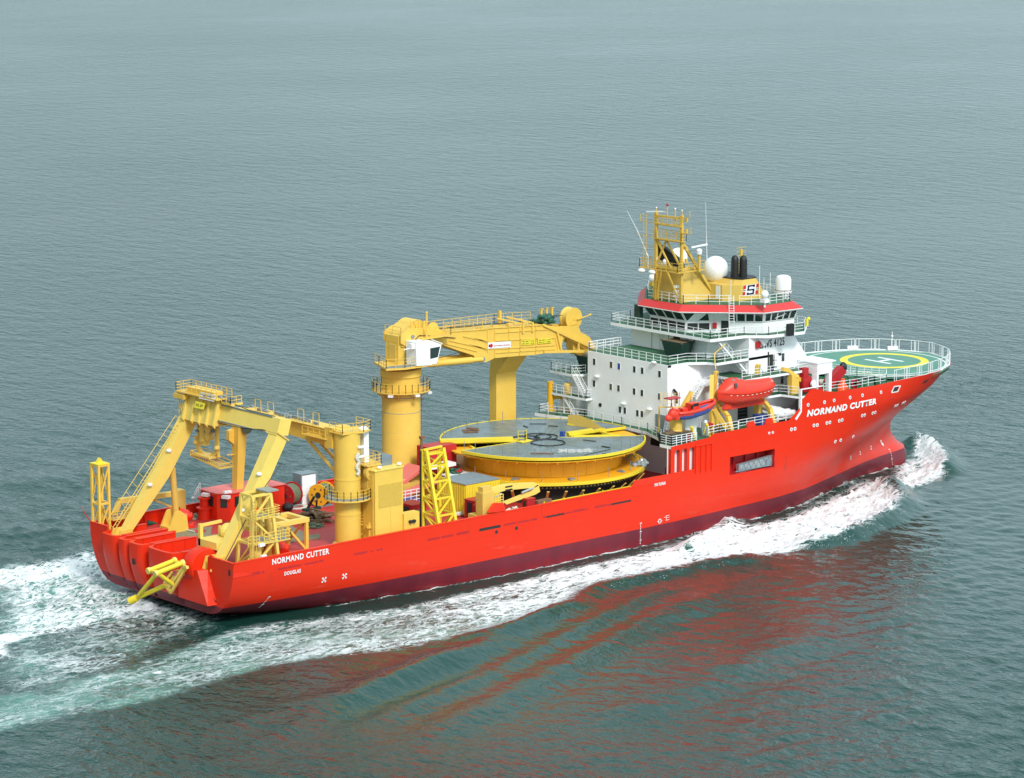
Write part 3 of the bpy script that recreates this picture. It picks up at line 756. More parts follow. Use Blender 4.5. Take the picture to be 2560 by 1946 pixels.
# rails
rl = MB()
rl.rail([(x, y, 19.9) for x, y in ((76.3, 7.1), (70.85, 7.1), (70.85, -7.1), (74.1, -7.1), (75.9, -8.5), (76.5, -9.9), (82.0, -9.9))], 1.1, 3, 1.35)
rl.rail([(x, y, 19.9) for x, y in ((70.9, 7.3), (76, 7.3))], 1.1, 3, 1.4)
part('deck_railing', rl, m_wrail, upper)
rl = MB(); rl.rail([(x, y, 22.75) for x, y in ((80, 9.3), (76.3, 8.8), (76.3, -8.9), (81.6, -9.5), (83.9, -11.5), (89.3, -12.3), (92.6, -9.6), (92.6, 9.6), (89.3, 12.3), (83.9, 11.4), (80, 9.3))], 1.1, 3, 1.45)
part('deck_railing', rl, m_wrail, bridge_deck)
rl = MB(); rl.rail([(x, y, 26.36) for x, y in ((77.2, 3.2), (77.2, -3.2), (79.4, -5.4), (81.3, -7.4))]+[], 1.15, 3, 1.3)
rl.rail([(x, y, 26.36) for x, y in ((82.0, -8.2), (84.2, -10.2), (88.8, -10.3), (91.4, -6.4), (91.4, 6.4), (88.8, 10.3), (84.2, 10.2), (79.3, 5.4), (77.2, 3.2))], 1.15, 3, 1.3)
part('roof_railing', rl, m_wrail, ship)
rl = MB(); rl.ladder((80.3, -8.6, 24.2), (80.9, -7.9, 27.6), .6, .3, (.7, -.7, 0)); part('roof_ladder', rl, m_wrail, ship)
rl = MB(); rl.rail([(x, y, 11.5) for x, y in ((70.5, 12.9), (67.6, 12.9), (68.2, 10.2), (69.5, 6.5), (69.8, 0), (69.5, -5), (67.6, -9.4))], 1.1, 3, 1.6)
rl.rail([(x, y, 11.5) for x, y in ((67.3, -9.7), (65.35, -11.6), (65.35, -13.45), (69.6, -13.45))], 1.15, 4, .8, .035)
rl.rail([(x, y, 11.95) for x, y in ((71.6, -13.4), (73.6, -13.3), (76.9, -13.3))], 1.1, 3, 1.2)
rl.rail([(x, y, 12.0) for x, y in ((77.2, -13.1), (87.0, -13.1))], 1.1, 3, 1.5)
part('deck_railing', rl, m_wrail, boatdeck)
rl = MB(); rl.rail([(x, y, 17.75) for x, y in ((79, -11.8), (92.4, -11.8))], 1.1, 3, 1.6); part('deck_railing', rl, m_wrail, slab2)
rl = MB(); rl.rail([(x, y, 14.85) for x, y in ((83.5, -10.5), (86.8, -10.6), (87.6, -13.3))], 1.15, 3, 1.4); part('deck_railing', rl, m_wrail, small)
# stairs
st = MB(); st.stair(U('D4', 1200, 640, 'Y', -8.4), U('D4', 1330, 790, 'Y', -8.4)+Vector((0, 0, 0)), .8); part('stairway', st, m_wrail, ship)
st = MB(); st.stair(U('D4', 1385, 830, 'Y', -9.2), U('D4', 1515, 985, 'Y', -9.2), .8); part('stairway', st, m_wrail, ship)
st = MB(); st.stair(U('J1', 800, 830, 'Y', -8.2), U('J1', 960, 560, 'Y', -8.2), .8); part('stairway', st, m_wrail, ship)
st = MB(); st.stair(U('J2', 880, 1110, 'Y', -10.6), U('J2', 1060, 820, 'Y', -10.6), .7); part('stairway', st, m_wrail, ship)
ldp = MB(); a = U('J1', 960, 575, 'Y', -8.2); ldp.box(a.x, a.x+2.2, -8.8, -6.6, a.z-.15, a.z); ldp.rail([(a.x+.1, -8.7, a.z), (a.x+2.1, -8.7, a.z)], 1.0, 3, 1.0); part('stair_landing', ldp, m_wrail, ship)
# portside terraces behind the carousel
pt = MB(); pt.box(72.5, 90, 7.2, 12.6, 11.5, 16.3); pt.box(70.9, 73, 9.6, 12.6, 11.5, 13.6); pho = part('port_house', pt, m_white, ship)
p3 = deck('port_terrace', [(69.8, 13.4), (69.8, 9.4), (71.0, 8.4), (73.2, 8.4), (73.2, 7.25), (90, 7.25), (90, 13.4)], 16.7, .3)
p2 = deck('port_terrace', [(69.4, 13.3), (69.6, 6.3), (70.6, 6.3), (70.6, 13.3)], 14.0, .3)
rl = MB(); rl.rail([(x, y, 16.7) for x, y in ((80, 13.2), (69.9, 13.2), (69.9, 9.5), (71.0, 8.6), (71.6, 8.6))], 1.1, 3, 1.0); part('deck_railing', rl, m_wrail, p3)
rl = MB(); rl.rail([(x, y, 14.0) for x, y in ((69.5, 13.2), (69.7, 6.4), (70.5, 6.4))], 1.1, 3, 1.5); part('deck_railing', rl, m_wrail, p2)
st = MB(); st.stair((70.2, 9.3, 16.7), (70.2, 7.0, 14.0), .7, (1, 0, 0)); part('stairway', st, m_wrail, ship)
st = MB(); st.stair((70.0, 11.0, 14.0), (70.0, 8.6, 11.5), .7, (1, 0, 0)); part('stairway', st, m_wrail, ship)
br = MB()
for y in (12.4, 10.4): br.bar((72.5, y, 14.6), (70.0, y, 16.4), .14)
br.bar((69.9, 10.7, 13.8), (69.9, 10.7, 11.5), .22); part('terrace_brace', br, m_wrail, ship)
# gantry frame at the starboard break of the forecastle
gz = MB(); gz.box(90.7, 93.4, -13.5, -9.2, 17.2, 18.6); gz.box(92.8, 93.3, -13.55, -12.9, 14.8, 17.2); gz.box(90.6, 94.0, -13.6, -9.2, 18.6, 18.72); gz.box(90.65, 90.95, -13.5, -12.6, 15.4, 17.2)
part('side_gantry', gz, m_white, ship)
# white trim of the forecastle break
tr = MB(); tr.box(87.5, 87.72, -13.75, -13.4, 12.9, 15.75); tr.bar((87.6, -13.6, 12.95), (86.7, -13.6, 12.05), .3, .25); tr.box(87.7, 91.6, -13.72, -13.5, 15.68, 15.78)
part('white_trim', tr, m_wrail, ship)
# funnel casing with pipes and emblem
fn = MB(); o0 = [(82.6, -1.5), (82.6, -4.6), (84.2, -6.2), (88.6, -6.2), (90.2, -4.8), (90.2, 1.0), (82.6, 1.0)]
o1 = [(82.6, -1.5), (82.6, -4.6), (84.2, -6.2), (87.6, -6.2), (88.7, -4.8), (88.7, 1.0), (82.6, 1.0)]
fn.frust(o0, 26.36, o1, 28.35)
fn2 = MB(); fn2.frust([(84.0, -1), (84.0, -5.2), (84.4, -6.15), (87.6, -6.15), (88.7, -4.8), (88.7, 1)], 28.35, [(84.4, -1), (84.4, -5.0), (84.8, -6.0), (87.1, -6.0), (88.0, -4.8), (88.0, 1)], 29.0)
fun = part('funnel', fn, m_och, ship)
part('funnel_top', fn2, m_och, fun)
ft = MB(); ft.slab([(84.3, -.9), (84.3, -5.0), (84.75, -6.05), (87.2, -6.05), (88.1, -4.8), (88.1, .9)], 29.0, 29.1); part('funnel_cap', ft, m_blk, fun)
for X0, Y0 in ((85.3, -4.1), (86.15, -4.75)):
    mb = MB(); mb.lathe((X0, Y0, 28.9), [(.52, 0), (.50, 2.2), (.46, 2.5), (.36, 2.75), (.2, 2.9), (.02, 2.95)], 20); part('exhaust_pipe', mb, m_blk, fun, sm=True)
dr = MB(); dr.box(82.54, 82.6, -4.25, -3.5, 26.6, 28.2); part('door', dr, m_wrail, fun)
# emblem: slanted white panel, red corner blocks, navy letter
def EM(u, v, o=.02): return Vector((84.55+2.75*u+.22*v, -6.2-o, 26.95+.32*0+1.35*v))
def emq(mb, u0, v0, u1, v1, o): mb.add([EM(u0, v0, o), EM(u1, v0, o), EM(u1, v1, o), EM(u0, v1, o)], [(0, 1, 2, 3)])
mb = MB(); emq(mb, .0, .0, 1, 1, .02); em = part('emblem', mb, m_linew, fun)
mb = MB()
for u0, u1 in ((0, .17), (.83, 1)):
    for v0, v1 in ((.02, .38), (.62, .98)): emq(mb, u0, v0, u1, v1, .03)
part('emblem_block', mb, m_lred, em)
mb = MB()
for u0, u1 in ((0, .17), (.83, 1)): emq(mb, u0, .46, u1, .54, .03)
for q in ((.27, .80, .74, .95), (.27, .43, .74, .57), (.27, .05, .74, .20), (.27, .5, .38, .9), (.63, .12, .74, .5), (.27, .05, .38, .28), (.63, .72, .74, .95)): emq(mb, *q, .036)
part('emblem_letter', mb, m_navy, em)
# small aerial post on the funnel
mb = MB(); mb.bar((88.0, -2.5, 28.4), (88.0, -2.5, 32.2), .3); 
for k in range(5): mb.bar((87.8, -2.5, 29.2+k*.35), (87.4, -2.5, 29.2+k*.35), .14)
for z in (31.4, 31.9, 32.4): mb.bar((87.2, -2.5, z), (88.9, -2.5, z), .05)
part('aerial_post', mb, m_olive, fun)
mb = MB(); mb.tube((87.3, -6.5, 26.4), (87.3, -6.5, 30.6), .04, 6); part('whip_aerial', mb, m_wrail, ship)
# radome and dishes
mb = MB(); mb.ball((84.4, -1.6, 29.9), 1.62, 1.62, 1.66, 28, 18); rd_ = part('radome', mb, paint('radome_white', (.82, .83, .83), .4, .04, .12, .6, (.50, .50, .42)), ship, sm=True)
mb = MB(); mb.lathe((84.4, -1.6, 28.0), [(.9, 0), (.9, .6)], 16); part('radome_base', mb, m_och, rd_)
mb = MB(); P = U('J3', 1640, 1020, 'Z', 27.0); mb.lathe((P.x, P.y, 26.9), [(1.05, 0), (1.1, .3), (1.02, .35)], 20); mb.lathe((P.x, P.y, 27.25), [(1.0, 0), (1.0, 1.4), (.85, 1.75), (.5, 1.9), (.01, 1.92)], 20); rd2 = part('satellite_dome', mb, m_wrail, ship, sm=True)
mb = MB(); mb.lathe((P.x, P.y, 27.2), [(1.06, 0), (1.06, .12)], 20); part('dome_band', mb, m_rusty, rd2); 
mb = MB(); mb.tube((P.x, P.y, 26.3), (P.x, P.y, 26.95), .5, 10); part('dome_stand', mb, m_wrail, rd2)
for c, x, y in (('J3', 1215, 1075), ('G1', 525, 1190)):
    P = U(c, x, y, 'Z', 27.9); mb = MB(); mb.ball(P, .5, .5, .52, 14, 10); o = part('satellite_dome', mb, m_wrail, ship, sm=True)
    mb = MB(); mb.tube((P.x, P.y, 26.3), (P.x, P.y, P.z-.3), .12, 8); mb.box(P.x-.4, P.x+.4, P.y-.4, P.y+.4, P.z-1.0, P.z-.55); part('dome_stand', mb, m_wrail if c == 'J3' else m_olive, o)
# mast: base house, four-legged tower, platforms, braces
ms = MB(); ms.frust([(77.9, 3.2), (78.2, -2.3), (83.5, -2.6), (83.5, 3.2)], 26.36, [(78.0, 1.9), (78.2, -1.6), (80.4, -1.9), (80.4, 1.9)], 30.6)
mast = part('mast_house', ms, m_och, ship)
ml = MB()
T = [(77.0, 2.7), (77.0, -3.0)]
PL = [(77.0, 1.55), (77.3, -2.7)]
for (x, y) in PL: ml.bar((x, y, 26.4), (x, y, 37.4), .34, .34)
ml.bar((77.0, 1.55, 37.0), (77.3, -2.7, 37.0), .2)
for z in (30.6, 34.1, 36.0): ml.bar((77.0, 1.55, z), (77.3, -2.7, z), .28)
ml.bar((77.0, 1.55, 30.7), (77.15, -.15, 34.1), .2); ml.bar((77.3, -2.7, 30.7), (77.15, -.15, 34.1), .2); ml.bar((77.0, 1.4, 34.0), (77.2, -.9, 30.7), .18)
ml.bar((77.1, .6, 30.4), (77.0, 1.4, 26.5), .18); ml.bar((77.1, -.2, 30.4), (77.3, -2.5, 26.5), .18)
ml.bar((77.4, -2.7, 34.0), (83.6, -2.4, 26.4), .32); ml.bar((77.1, 1.5, 34.0), (83.4, 2.2, 26.4), .32)
part('mast_leg', ml, m_olive, ship)
mp = MB()
for a_, b_ in (((76.3, 3.8), (76.0, -3.3)), ((76.0, -3.3), (80.8, -3.3)), ((80.8, -3.3), (80.9, 3.8)), ((80.9, 3.8), (76.3, 3.8)), ((77.2, 3.8), (77.2, -3.3))): mp.bar((*a_, 30.36), (*b_, 30.36), .22, .12)
mp.rail([(80.9, 3.8, 30.4), (76.3, 3.8, 30.4), (76.0, -3.3, 30.4), (80.8, -3.3, 30.4)], 1.1, 3, 1.0, .03)
mp.slab([(76.7, 2.0), (76.7, -3.2), (77.6, -3.2), (77.6, 2.0)], 34.1, 34.18); mp.rail([(76.7, 2.0, 34.2), (76.7, -3.2, 34.2), (77.6, -3.2, 34.2), (77.6, 2.0, 34.2)], 1.1, 3, .9, .028)
mp.rail([(76.8, 1.8, 36.1), (76.9, -2.9, 36.1)], 1.1, 3, .8, .028); mp.box(76.8, 77.5, -2.9, 1.8, 35.95, 36.05)
part('mast_platform', mp, m_olive, ship)
ma = MB(); 
for x, y, z0, z1 in ((77.1, -.3, 36, 38.4), (77.0, 1.55, 37.3, 38.0), (77.3, -2.7, 37.3, 38.0), (77.3, -1.5, 36, 38.0)): ma.tube((x, y, z0), (x, y, z1), .07, 6); 
ma.ladder((76.7, 3.3, 30.5), (76.7, 3.3, 37.2), .5, .35); ma.ladder((76.6, .9, 26.5), (76.6, .9, 30.3), .5, .35)
for y, z in ((4.6, 36.0), (5.2, 34.2), (-4.4, 35.2), (-4.2, 37.2), (4.0, 33.0)): ma.bar((77.2, 0 if abs(y) < 0 else y*.5, z), (77.2, y, z), .07); ma.tube((77.2, y, z), (77.2, y, z+.9), .05, 6)
for z in (31.5, 33, 35.2, 36.6): ma.box(77.5, 77.8, -3.3, -3.0, z, z+.5)
part('mast_aerial', ma, m_olive, ship)
mw = MB(); mw.bar((76.6, 2.9, 37.4), (77.4, .4, 37.6), .09, .14); mw.ball((77.0, 1.55, 38.0), .1); mw.ball((77.3, -2.7, 38.0), .1); mw.ball((77.3, -1.5, 38.1), .12); part('radar_scanner', mw, m_wrail, ship)
mw = MB(); mw.bar((78.2, -3.5, 33.4), (80.2, -4.3, 33.7), .2, .2); mw.lathe((79.2, -3.9, 32.5), [(.32, 0), (.38, .5), (.2, .7)], 12); part('radar_scanner', mw, m_wrail, ship)
mw = MB(); mw.bar((79.2, -3.9, 30.3), (79.2, -3.9, 32.5), .26); part('scanner_post', mw, m_olive, ship)
mw = MB(); q_ = U('G1', 905, 880, 'X', 80.2); dv_ = Vector((-.62, -.7, .35)).normalized(); mw.tube(q_-dv_*.12, q_+dv_*.12, .95, 24, r2=1.12); mw.bar(q_, (80.4, q_.y+.2, 30.4), .2); part('dish_aerial', mw, m_wrail, ship)
mw = MB(); mw.prism([(77.6, 2.0, 33.3), (77.8, .9, 33.0), (78.6, -1.2, 31.4), (78.6, -1.6, 30.6), (78.0, .5, 30.8), (77.6, 2.0, 31.6)], (.5, 0, 0)); part('exhaust_shield', mw, m_blk, ship)
for y in (3.1, 1.2): 
    mw = MB(); mw.ball((76.0, y, 30.0), .4, .55, .3, 12, 8); part('floodlight', mw, m_wrail, mast)
for x, y, z in ((77.2, .1, 31.3), (77.2, 1.6, 31.5)):
    mw = MB(); mw.ball((x, y, z), .35, .35, .4, 12, 8); part('floodlight', mw, m_wrail, mast)
mw = MB()
for z in (27.0, 27.6, 28.2): mw.cbox((77.5, -1.6, z), .5, .5, .3)
part('horn', mw, m_wrail, mast)
mw = MB(); mw.ball((77.1, -.3, 38.5), .15, .15, .2, 8, 6); part('mast_light', mw, m_redd, mast)
# whip aerials
for a, b, r in (((77, 2.97, 31.7), (77, 5.05, 34.9), .06), ((77, 5.05, 34.9), (77, 6.85, 37.1), .03), ((77, 2.97, 30.3), (77, 2.97, 31.7), .05), ((83.5, -1.0, 30.0), (83.3, -1.0, 34.2), .06), ((83.3, -1.0, 34.2), (83.1, -1.0, 38.4), .03)):
    mb = MB(); mb.tube(a, b, r, 6, r2=r*.7); part('whip_aerial', mb, m_wrail, ship)
for x, y, h in ((90, -7.6, 2.6), (90.8, -5.0, 2.8), (91.2, -3.5, 2.0), (88.9, -9.9, 1.8), (81.5, -7.2, 3.0)):
    mb = MB(); mb.tube((x, y, 26.4), (x, y, 26.4+h), .035, 6); part('whip_aerial', mb, m_wrail, ship)
# life ring and light on bridge wing
mb = MB(); mb.box(89.9, 90.2, -12.3, -12.0, 23.3, 24.2); mb.ball((90.3, -12.2, 24.2), .25); part('wing_lamp', mb, m_liney, ship)
mb = MB(); P = U('J2', 935, 80, 'Y', -12.4); mb.box(P.x-.5, P.x+.5, -12.75, -12.3, 22.5, 24.0); part('wing_vent', mb, m_blk, ship)
for c, x, y, ax, v in (('J2', 362, 298, 'Y', -9.95),):
    P = U(c, x, y, ax, v); mb = MB(); mb.box(P.x-.35, P.x+.35, -10.3, -9.9, P.z-.4, P.z+.4); part('fire_hose_box', mb, m_redd, ship)
mb = MB(); mb.box(76.3, 76.9, 3.7, 4.7, 23.9, 25.5); part('bridge_wing_cabinet', mb, m_dgrn, ship)

# ------------------------------------------------------------------ forecastle and helideck
fo = []
for X in (91.7, 95, 98, 101, 104, 107, 110, 113, 116, 118.5, 120.5, 122.2, 123.6, 124.8, 125.8, 126.5, 127.0): fo.append((X, -hb(X, 14.15)+.12))
fo2 = fo+[(127.35, 0)]+[(x, -y) for x, y in reversed(fo)]
fd = MB(); fd.add([(x, y, 13.55) for x, y in fo2], [tuple(range(len(fo2)))]); fdk = part('forecastle_deck', fd, m_grn, ship)
hd = MB(); ho = [(x, y) for x, y in fo2 if x > 112.9]
a0_ = math.asin(10.4/10.9)
# helideck plate: full width forward, round edge aft
arc = [(116.3+10.9*math.cos(t), 10.9*math.sin(t)) for t in np.linspace(math.pi*.60, math.pi*1.40, 28)]
ho2 = ho+arc
hd.slab(ho2, 13.8, 14.12)
heli = part('helideck', hd, m_heli, ship)
ed = MB()
for a, b in zip(ho2, ho2[1:]+ho2[:1]): ed.bar((a[0], a[1], 14.15), (b[0], b[1], 14.15), .22, .1)
part('deck_edge', ed, m_linew, heli)
mk = MB(); mk.ring((118.25, 0), 4.9, 5.95, 14.122, 14.128, 64); part('aiming_circle', mk, m_liney, heli)
mk = MB(); mk.ring((116.3, 0), 9.35, 9.6, 14.122, 14.127, 80); part('perimeter_line', mk, m_linew, heli)
mk = MB(); mk.ring((117.6, 0), 10.15, 10.42, 14.122, 14.126, 60, math.pi*.70, math.pi*1.30); part('obstacle_line', mk, m_liney, heli)
mk = MB(); mk.box(116.75, 117.3, -2.2, 2.3, 14.122, 14.13); mk.box(119.3, 119.85, -2.2, 2.3, 14.122, 14.13); mk.box(117.3, 119.3, -.3, .3, 14.122, 14.13); part('letter_h_marking', mk, m_linew, heli)
def arcname(u, v):
    t = math.pi*(.80+.42*u); r = 8.6-.95*v*0+.95*(v-.5); return Vector((116.3+r*math.cos(t), r*math.sin(t), 14.128))
text_mesh('NORMAND CUTTER', lambda u, v: Vector((116.3+(7.3+1.1*(1-v))*math.cos(math.pi*(.80+.42*u)), (7.3+1.1*(1-v))*math.sin(math.pi*(.80+.42*u)), 14.128)), 'name_marking', m_linew, heli, .03)
# perimeter fence of framed panels
def fence(pts, mb, h=1.5):
    L = [0]
    for a, b in zip(pts[:-1], pts[1:]): L.append(L[-1]+math.dist(a, b))
    def at(s):
        k = max(0, min(len(L)-2, int(np.searchsorted(L, s))-1)); f = (s-L[k])/(L[k+1]-L[k]); return Vector((pts[k][0]+(pts[k+1][0]-pts[k][0])*f, pts[k][1]+(pts[k+1][1]-pts[k][1])*f, 14.15))
    n = int(L[-1]/2.7); r = .065
    for i in range(n):
        a, b = at(L[-1]*i/n+.08), at(L[-1]*(i+1)/n-.08); z = Vector((0, 0, h)); o_ = Vector((0, 0, .06))
        mb.bar(a+o_, a+z, r); mb.bar(b+o_, b+z, r); mb.bar(a+z, b+z, r); mb.bar(a+o_, b+o_, r)
        for f in (.17, .83): c = a.lerp(b, f); mb.bar(c+o_, c+z, r*.9)
outer = [(x+(.1 if x > 115 else 0), y*1.005) for x, y in fo2]
fe = MB(); st_ = [p for p in outer if p[0] > 101 and p[1] < 0]; ps = [p for p in outer if p[1] >= 0 and p[0] > 91]
fence([p for p in outer if not (p[1] < 0 and p[0] < 106)], fe)
part('perimeter_fence', fe, m_wrail, heli)
fr_ = MB(); fr_.rail([(92.2, -13.2, 14.75), (95, -12.9, 14.6), (99, -12.5, 14.4), (103, -12.0, 14.3), (105.5, -11.8, 14.2)], 1.15, 3, 1.6); fr_.rail([(105.5, -11.8, 14.2), (108.2, -9.4, 14.2), (106.5, -5.8, 14.2), (105.6, -2, 14.2)], 1.2, 4, 1.1)
part('side_railing', fr_, m_wrail, ship)
for x, y in ((725, 300), (1280, 305)):
    P = U('D2', x, y, 'Z', 14.2); mb = MB(); mb.cbox((P.x, P.y, 14.2), 1.4, .5, .5, R(-40)); part('deck_box', mb, m_wrail, heli)
mb = MB(); mb.tube((125.6, 5.2, 14.2), (125.6, 5.2, 16.6), .05, 6); mb.ball((125.6, 5.2, 16.0), .15); part('windsock_pole', mb, m_wrail, heli)

# ================================================================== deck equipment
# ---- main offshore crane: boom lies forward along the port side
CY = 10.0
cr = thing('offshore_crane', 'yellow heavy offshore crane with white cab, boom resting forward over the carousel', 'crane', (42.6, CY, 5.8))
mb = MB(); mb.lathe((42.6, CY, 0), [(3.6, 5.8), (3.6, 6.2), (2.55, 7.6), (2.36, 8.2), (2.33, 18.9), (2.33, 19.6), (2.5, 19.7), (2.5, 20.5), (2.3, 20.6)], 48); part('pedestal', mb, m_yel, cr, sm=True)
mb = MB()
for z in (10.6, 12.9, 15.3, 17.2): mb.lathe((42.6, CY, z), [(2.30, 0), (2.345, 0), (2.345, .07), (2.30, .07)], 40, caps=False)
part('weld_seam', mb, m_gry, cr)
mb = MB(); mb.lathe((42.6, CY, 20.6), [(2.2, 0), (2.2, .45)], 32); part('slewing_ring', mb, m_blk, cr)
mb = MB(); mb.ring((42.6, CY), 2.3, 3.55, 17.9, 18.02, 40); pts = [(42.6+3.5*math.cos(t), CY+3.5*math.sin(t), 18.0) for t in np.linspace(0, 2*math.pi, 28)]; mb.rail(pts, 1.1, 3, 1.5, .03)
for k in range(8):
    t = k*math.pi/4; mb.bar((42.6+2.3*math.cos(t), CY+2.3*math.sin(t), 17.0), (42.6+3.4*math.cos(t), CY+3.4*math.sin(t), 17.9), .1)
part('ring_walkway', mb, m_yel, cr)
for k, t in enumerate((-2.6, -1.7, -1.0, -.1)):
    mb = MB(); mb.cbox((42.6+3.7*math.cos(t), CY+3.7*math.sin(t), 17.6), .6, .3, .25, t+1.57); part('floodlight', mb, m_wrail, cr)
mb = MB(); mb.ladder((45.3, CY-.4, 6), (45.3, CY-.4, 18), .5, .35)
for k in range(14): mb.ring((45.6, CY-.4), .33, .37, 8+k*.7, 8.05+k*.7, 10)
part('caged_ladder', mb, m_gry, cr)
# slewing platform and turret house
P = lambda c, x, y, Y=CY-1.6: U(c, x, y, 'Y', Y)
zp = 21.05
mb = MB(); pl_ = [(40.2, 12.2), (39.6, 10.6), (38.3, 7.5), (40.4, 6.5), (45.6, 6.5), (46.4, 8.0), (46.4, 12.2)]; mb.slab(pl_, zp, zp+.22)
part('slewing_platform', mb, m_yel, cr)
mb = MB(); mb.slab([(38.5, 7.6), (40.4, 6.7), (45.4, 6.7), (46.2, 8.2), (46.2, 8.5), (38.9, 8.5)], zp+.22, zp+.26); part('platform_grating', mb, m_grate, cr)
mb = MB(); mb.rail([(x, y, zp+.22) for x, y in ((40.3, 12.1), (39.7, 10.6), (38.4, 7.6), (40.45, 6.6), (45.5, 6.6), (46.3, 8.0))], 1.1, 3, 1.1, .03); part('platform_railing', mb, m_yel, cr)
mb = MB(); mb.slab([(41.3, 8.9), (41.7, 8.6), (44.4, 8.6), (44.4, 11.6), (41.7, 11.6), (41.3, 11.3)], zp+.22, 24.7); mb.box(44.4, 45.2, 9.3, 11.3, zp+.22, 23.6)
for y in (8.35, 11.45):
    mb.prism([(41.3, y, 23.9), (41.3, y, 24.9), (42.6, y, 25.6), (44.6, y, 25.4), (45.4, y, 24.7), (45.0, y, 23.9), (43.6, y, 22.6)], (0, .3, 0))
mb.hexa([(41.4, 8.7, 24.7), (43.2, 8.7, 24.7), (43.2, 11.5, 24.7), (41.4, 11.5, 24.7), (42.0, 8.7, 25.2), (43.2, 8.7, 25.9), (43.2, 11.5, 25.9), (42.0, 11.5, 25.2)])
turret = part('turret_house', mb, m_yel, cr)
mb = MB(); mb.box(41.22, 41.3, 9.3, 10.6, 21.6, 23.6); mb.box(41.9, 43.2, 8.55, 8.6, 21.6, 23.4); mb.bar((41.5, 8.5, 23.5), (44.4, 8.5, 23.6), .12); mb.bar((41.5, 8.5, 24.3), (44.4, 8.5, 25.3), .12); part('house_panel', mb, m_och, turret)
gc = (44.4, 24.75); mb = MB()
for y in (8.9, 11.3): mb.prism([(gc[0]+1.6*math.cos(t), y, gc[1]+1.6*math.sin(t)) for t in np.linspace(math.pi*1.02, math.pi*.08, 12)]+[(gc[0]+1.0, y, gc[1]-.5), (gc[0]-1.4, y, gc[1]-.6)], (0, .14, 0))
n_ = 12
for k in range(n_):
    t0, t1 = math.pi*(1.02-k/n_*.62), math.pi*(1.02-(k+1)/n_*.62); mb.bar((gc[0]+1.6*math.cos(t0), 10.15, gc[1]+1.6*math.sin(t0)), (gc[0]+1.6*math.cos(t1), 10.15, gc[1]+1.6*math.sin(t1)), 2.5, .06, (0, 0, 1))
for k in range(5): t = math.pi*(.95-.16*k); mb.bar((gc[0]+.5*math.cos(t), 8.86, gc[1]+.5*math.sin(t)), (gc[0]+1.7*math.cos(t), 8.86, gc[1]+1.7*math.sin(t)), .1)
part('winch_guard', mb, m_yel, cr)
mb = MB(); mb.lathe((44.5, 9.1, 24.75), [(1.15, 0), (1.15, 2.1)], 24, 'Y'); part('winch_drum', mb, m_rusty, cr)
mb = MB(); mb.rail([(41.4, 8.5, 24.9), (41.4, 11.5, 24.9)], .9, 2, 1.2, .03); mb.rail([(41.4, 8.4, 24.9), (42.9, 8.4, 25.7)], .9, 2, 1.2, .03); part('turret_railing', mb, m_yel, cr)
# operator cab
mb = MB(); cabp = [(42.1, 6.4, 21.35), (44.0, 6.4, 21.2), (45.3, 6.4, 21.3), (45.5, 6.4, 22.0), (46.0, 6.4, 23.5), (44.6, 6.4, 24.1), (42.0, 6.4, 24.2)]; mb.prism(cabp, (0, 1.9, 0)); cab = part('operator_cab', mb, m_white, cr)
mb = MB(); mb.box(41.5, 42.3, 6.6, 7.2, 23.4, 24.0); mb.bar((44.4, 6.35, 24.3), (46.1, 6.35, 23.6), .1); mb.bar((44.4, 8.3, 24.3), (46.1, 8.3, 23.6), .1); mb.bar((40.6, 7.0, 23.4), (42.1, 7.0, 23.5), .1); part('cab_bracket', mb, m_wrail, cab)
mb = MB(); mb.add([(44.2, 6.37, 21.95), (45.38, 6.37, 22.05), (45.75, 6.37, 23.3), (44.2, 6.37, 23.25)], [(0, 1, 2, 3)]); mb.prism([(45.53, 6.6, 22.1), (45.96, 6.6, 23.4), (45.96, 8.1, 23.4), (45.53, 8.1, 22.1)], (.03, 0, 0)); part('cab_window', mb, m_glass, cab)
# boom
YB = 8.7
def BP(c, x, y): q = U(c, x, y, 'Y', YB); return (q.x, YB, q.z)
boom = [BP('G2', 850, 500), BP('G2', 1120, 420), BP('G2', 1545, 480), BP('G3', 240, 485), BP('G3', 1100, 435), BP('G3', 1330, 470), BP('G3', 1440, 640), BP('G3', 1400, 870), BP('G3', 960, 950), BP('G3', 680, 968), BP('G3', 260, 1005), BP('G3', 110, 1075), BP('G3', -40, 1080), BP('G3', -110, 960), BP('G2', 1930, 880), BP('G2', 1680, 800), BP('G2', 1180, 620), BP('G2', 950, 640), BP('G2', 850, 590)]
mb = MB(); mb.prism(boom, (0, 2.9, 0)); boomo = part('boom', mb, m_yel, cr)
mb = MB()
def rib(c, x0, y0, x1, y1, w=.10): mb.bar(vec(BP(c, x0, y0))-Vector((0, .05, 0)), vec(BP(c, x1, y1))-Vector((0, .05, 0)), w, .12)
for l in ((250, 520, 250, 1000), (130, 530, 130, 900), (495, 480, 495, 900), (685, 430, 685, 960), (960, 430, 960, 930), (1290, 650, 1350, 880)): rib('G3', *l)
for l in ((260, 570, 1280, 500), (260, 705, 1280, 655), (260, 850, 1300, 780), (260, 915, 1300, 850), (-150, 640, 120, 730), (-200, 760, 120, 860)): rib('G3', *l)
for l in ((1780, 560, 2200, 650), (1530, 630, 2200, 780), (1330, 650, 2020, 820), (1545, 480, 2200, 440)): rib('G2', *l)
rib('G3', 0, 500, 1100, 430, .16)
part('boom_rib', mb, m_yel, boomo)
a, b = BP('G3', 120, 845), BP('G3', 520, 818); c, d = BP('G3', 120, 738), BP('G3', 520, 712)
o = Vector((0, -.14, 0)); mb = MB(); mb.prism([vec(q)+o for q in (a, b, d, c)], (0, .04, 0)); sg_ = part('name_board', mb, m_linew, boomo)
q0, q1, q2, q3 = [vec(q)+Vector((0, -.17, 0)) for q in (a, b, c, d)]
f_ = quadfn(q0, q1, q2, q3)
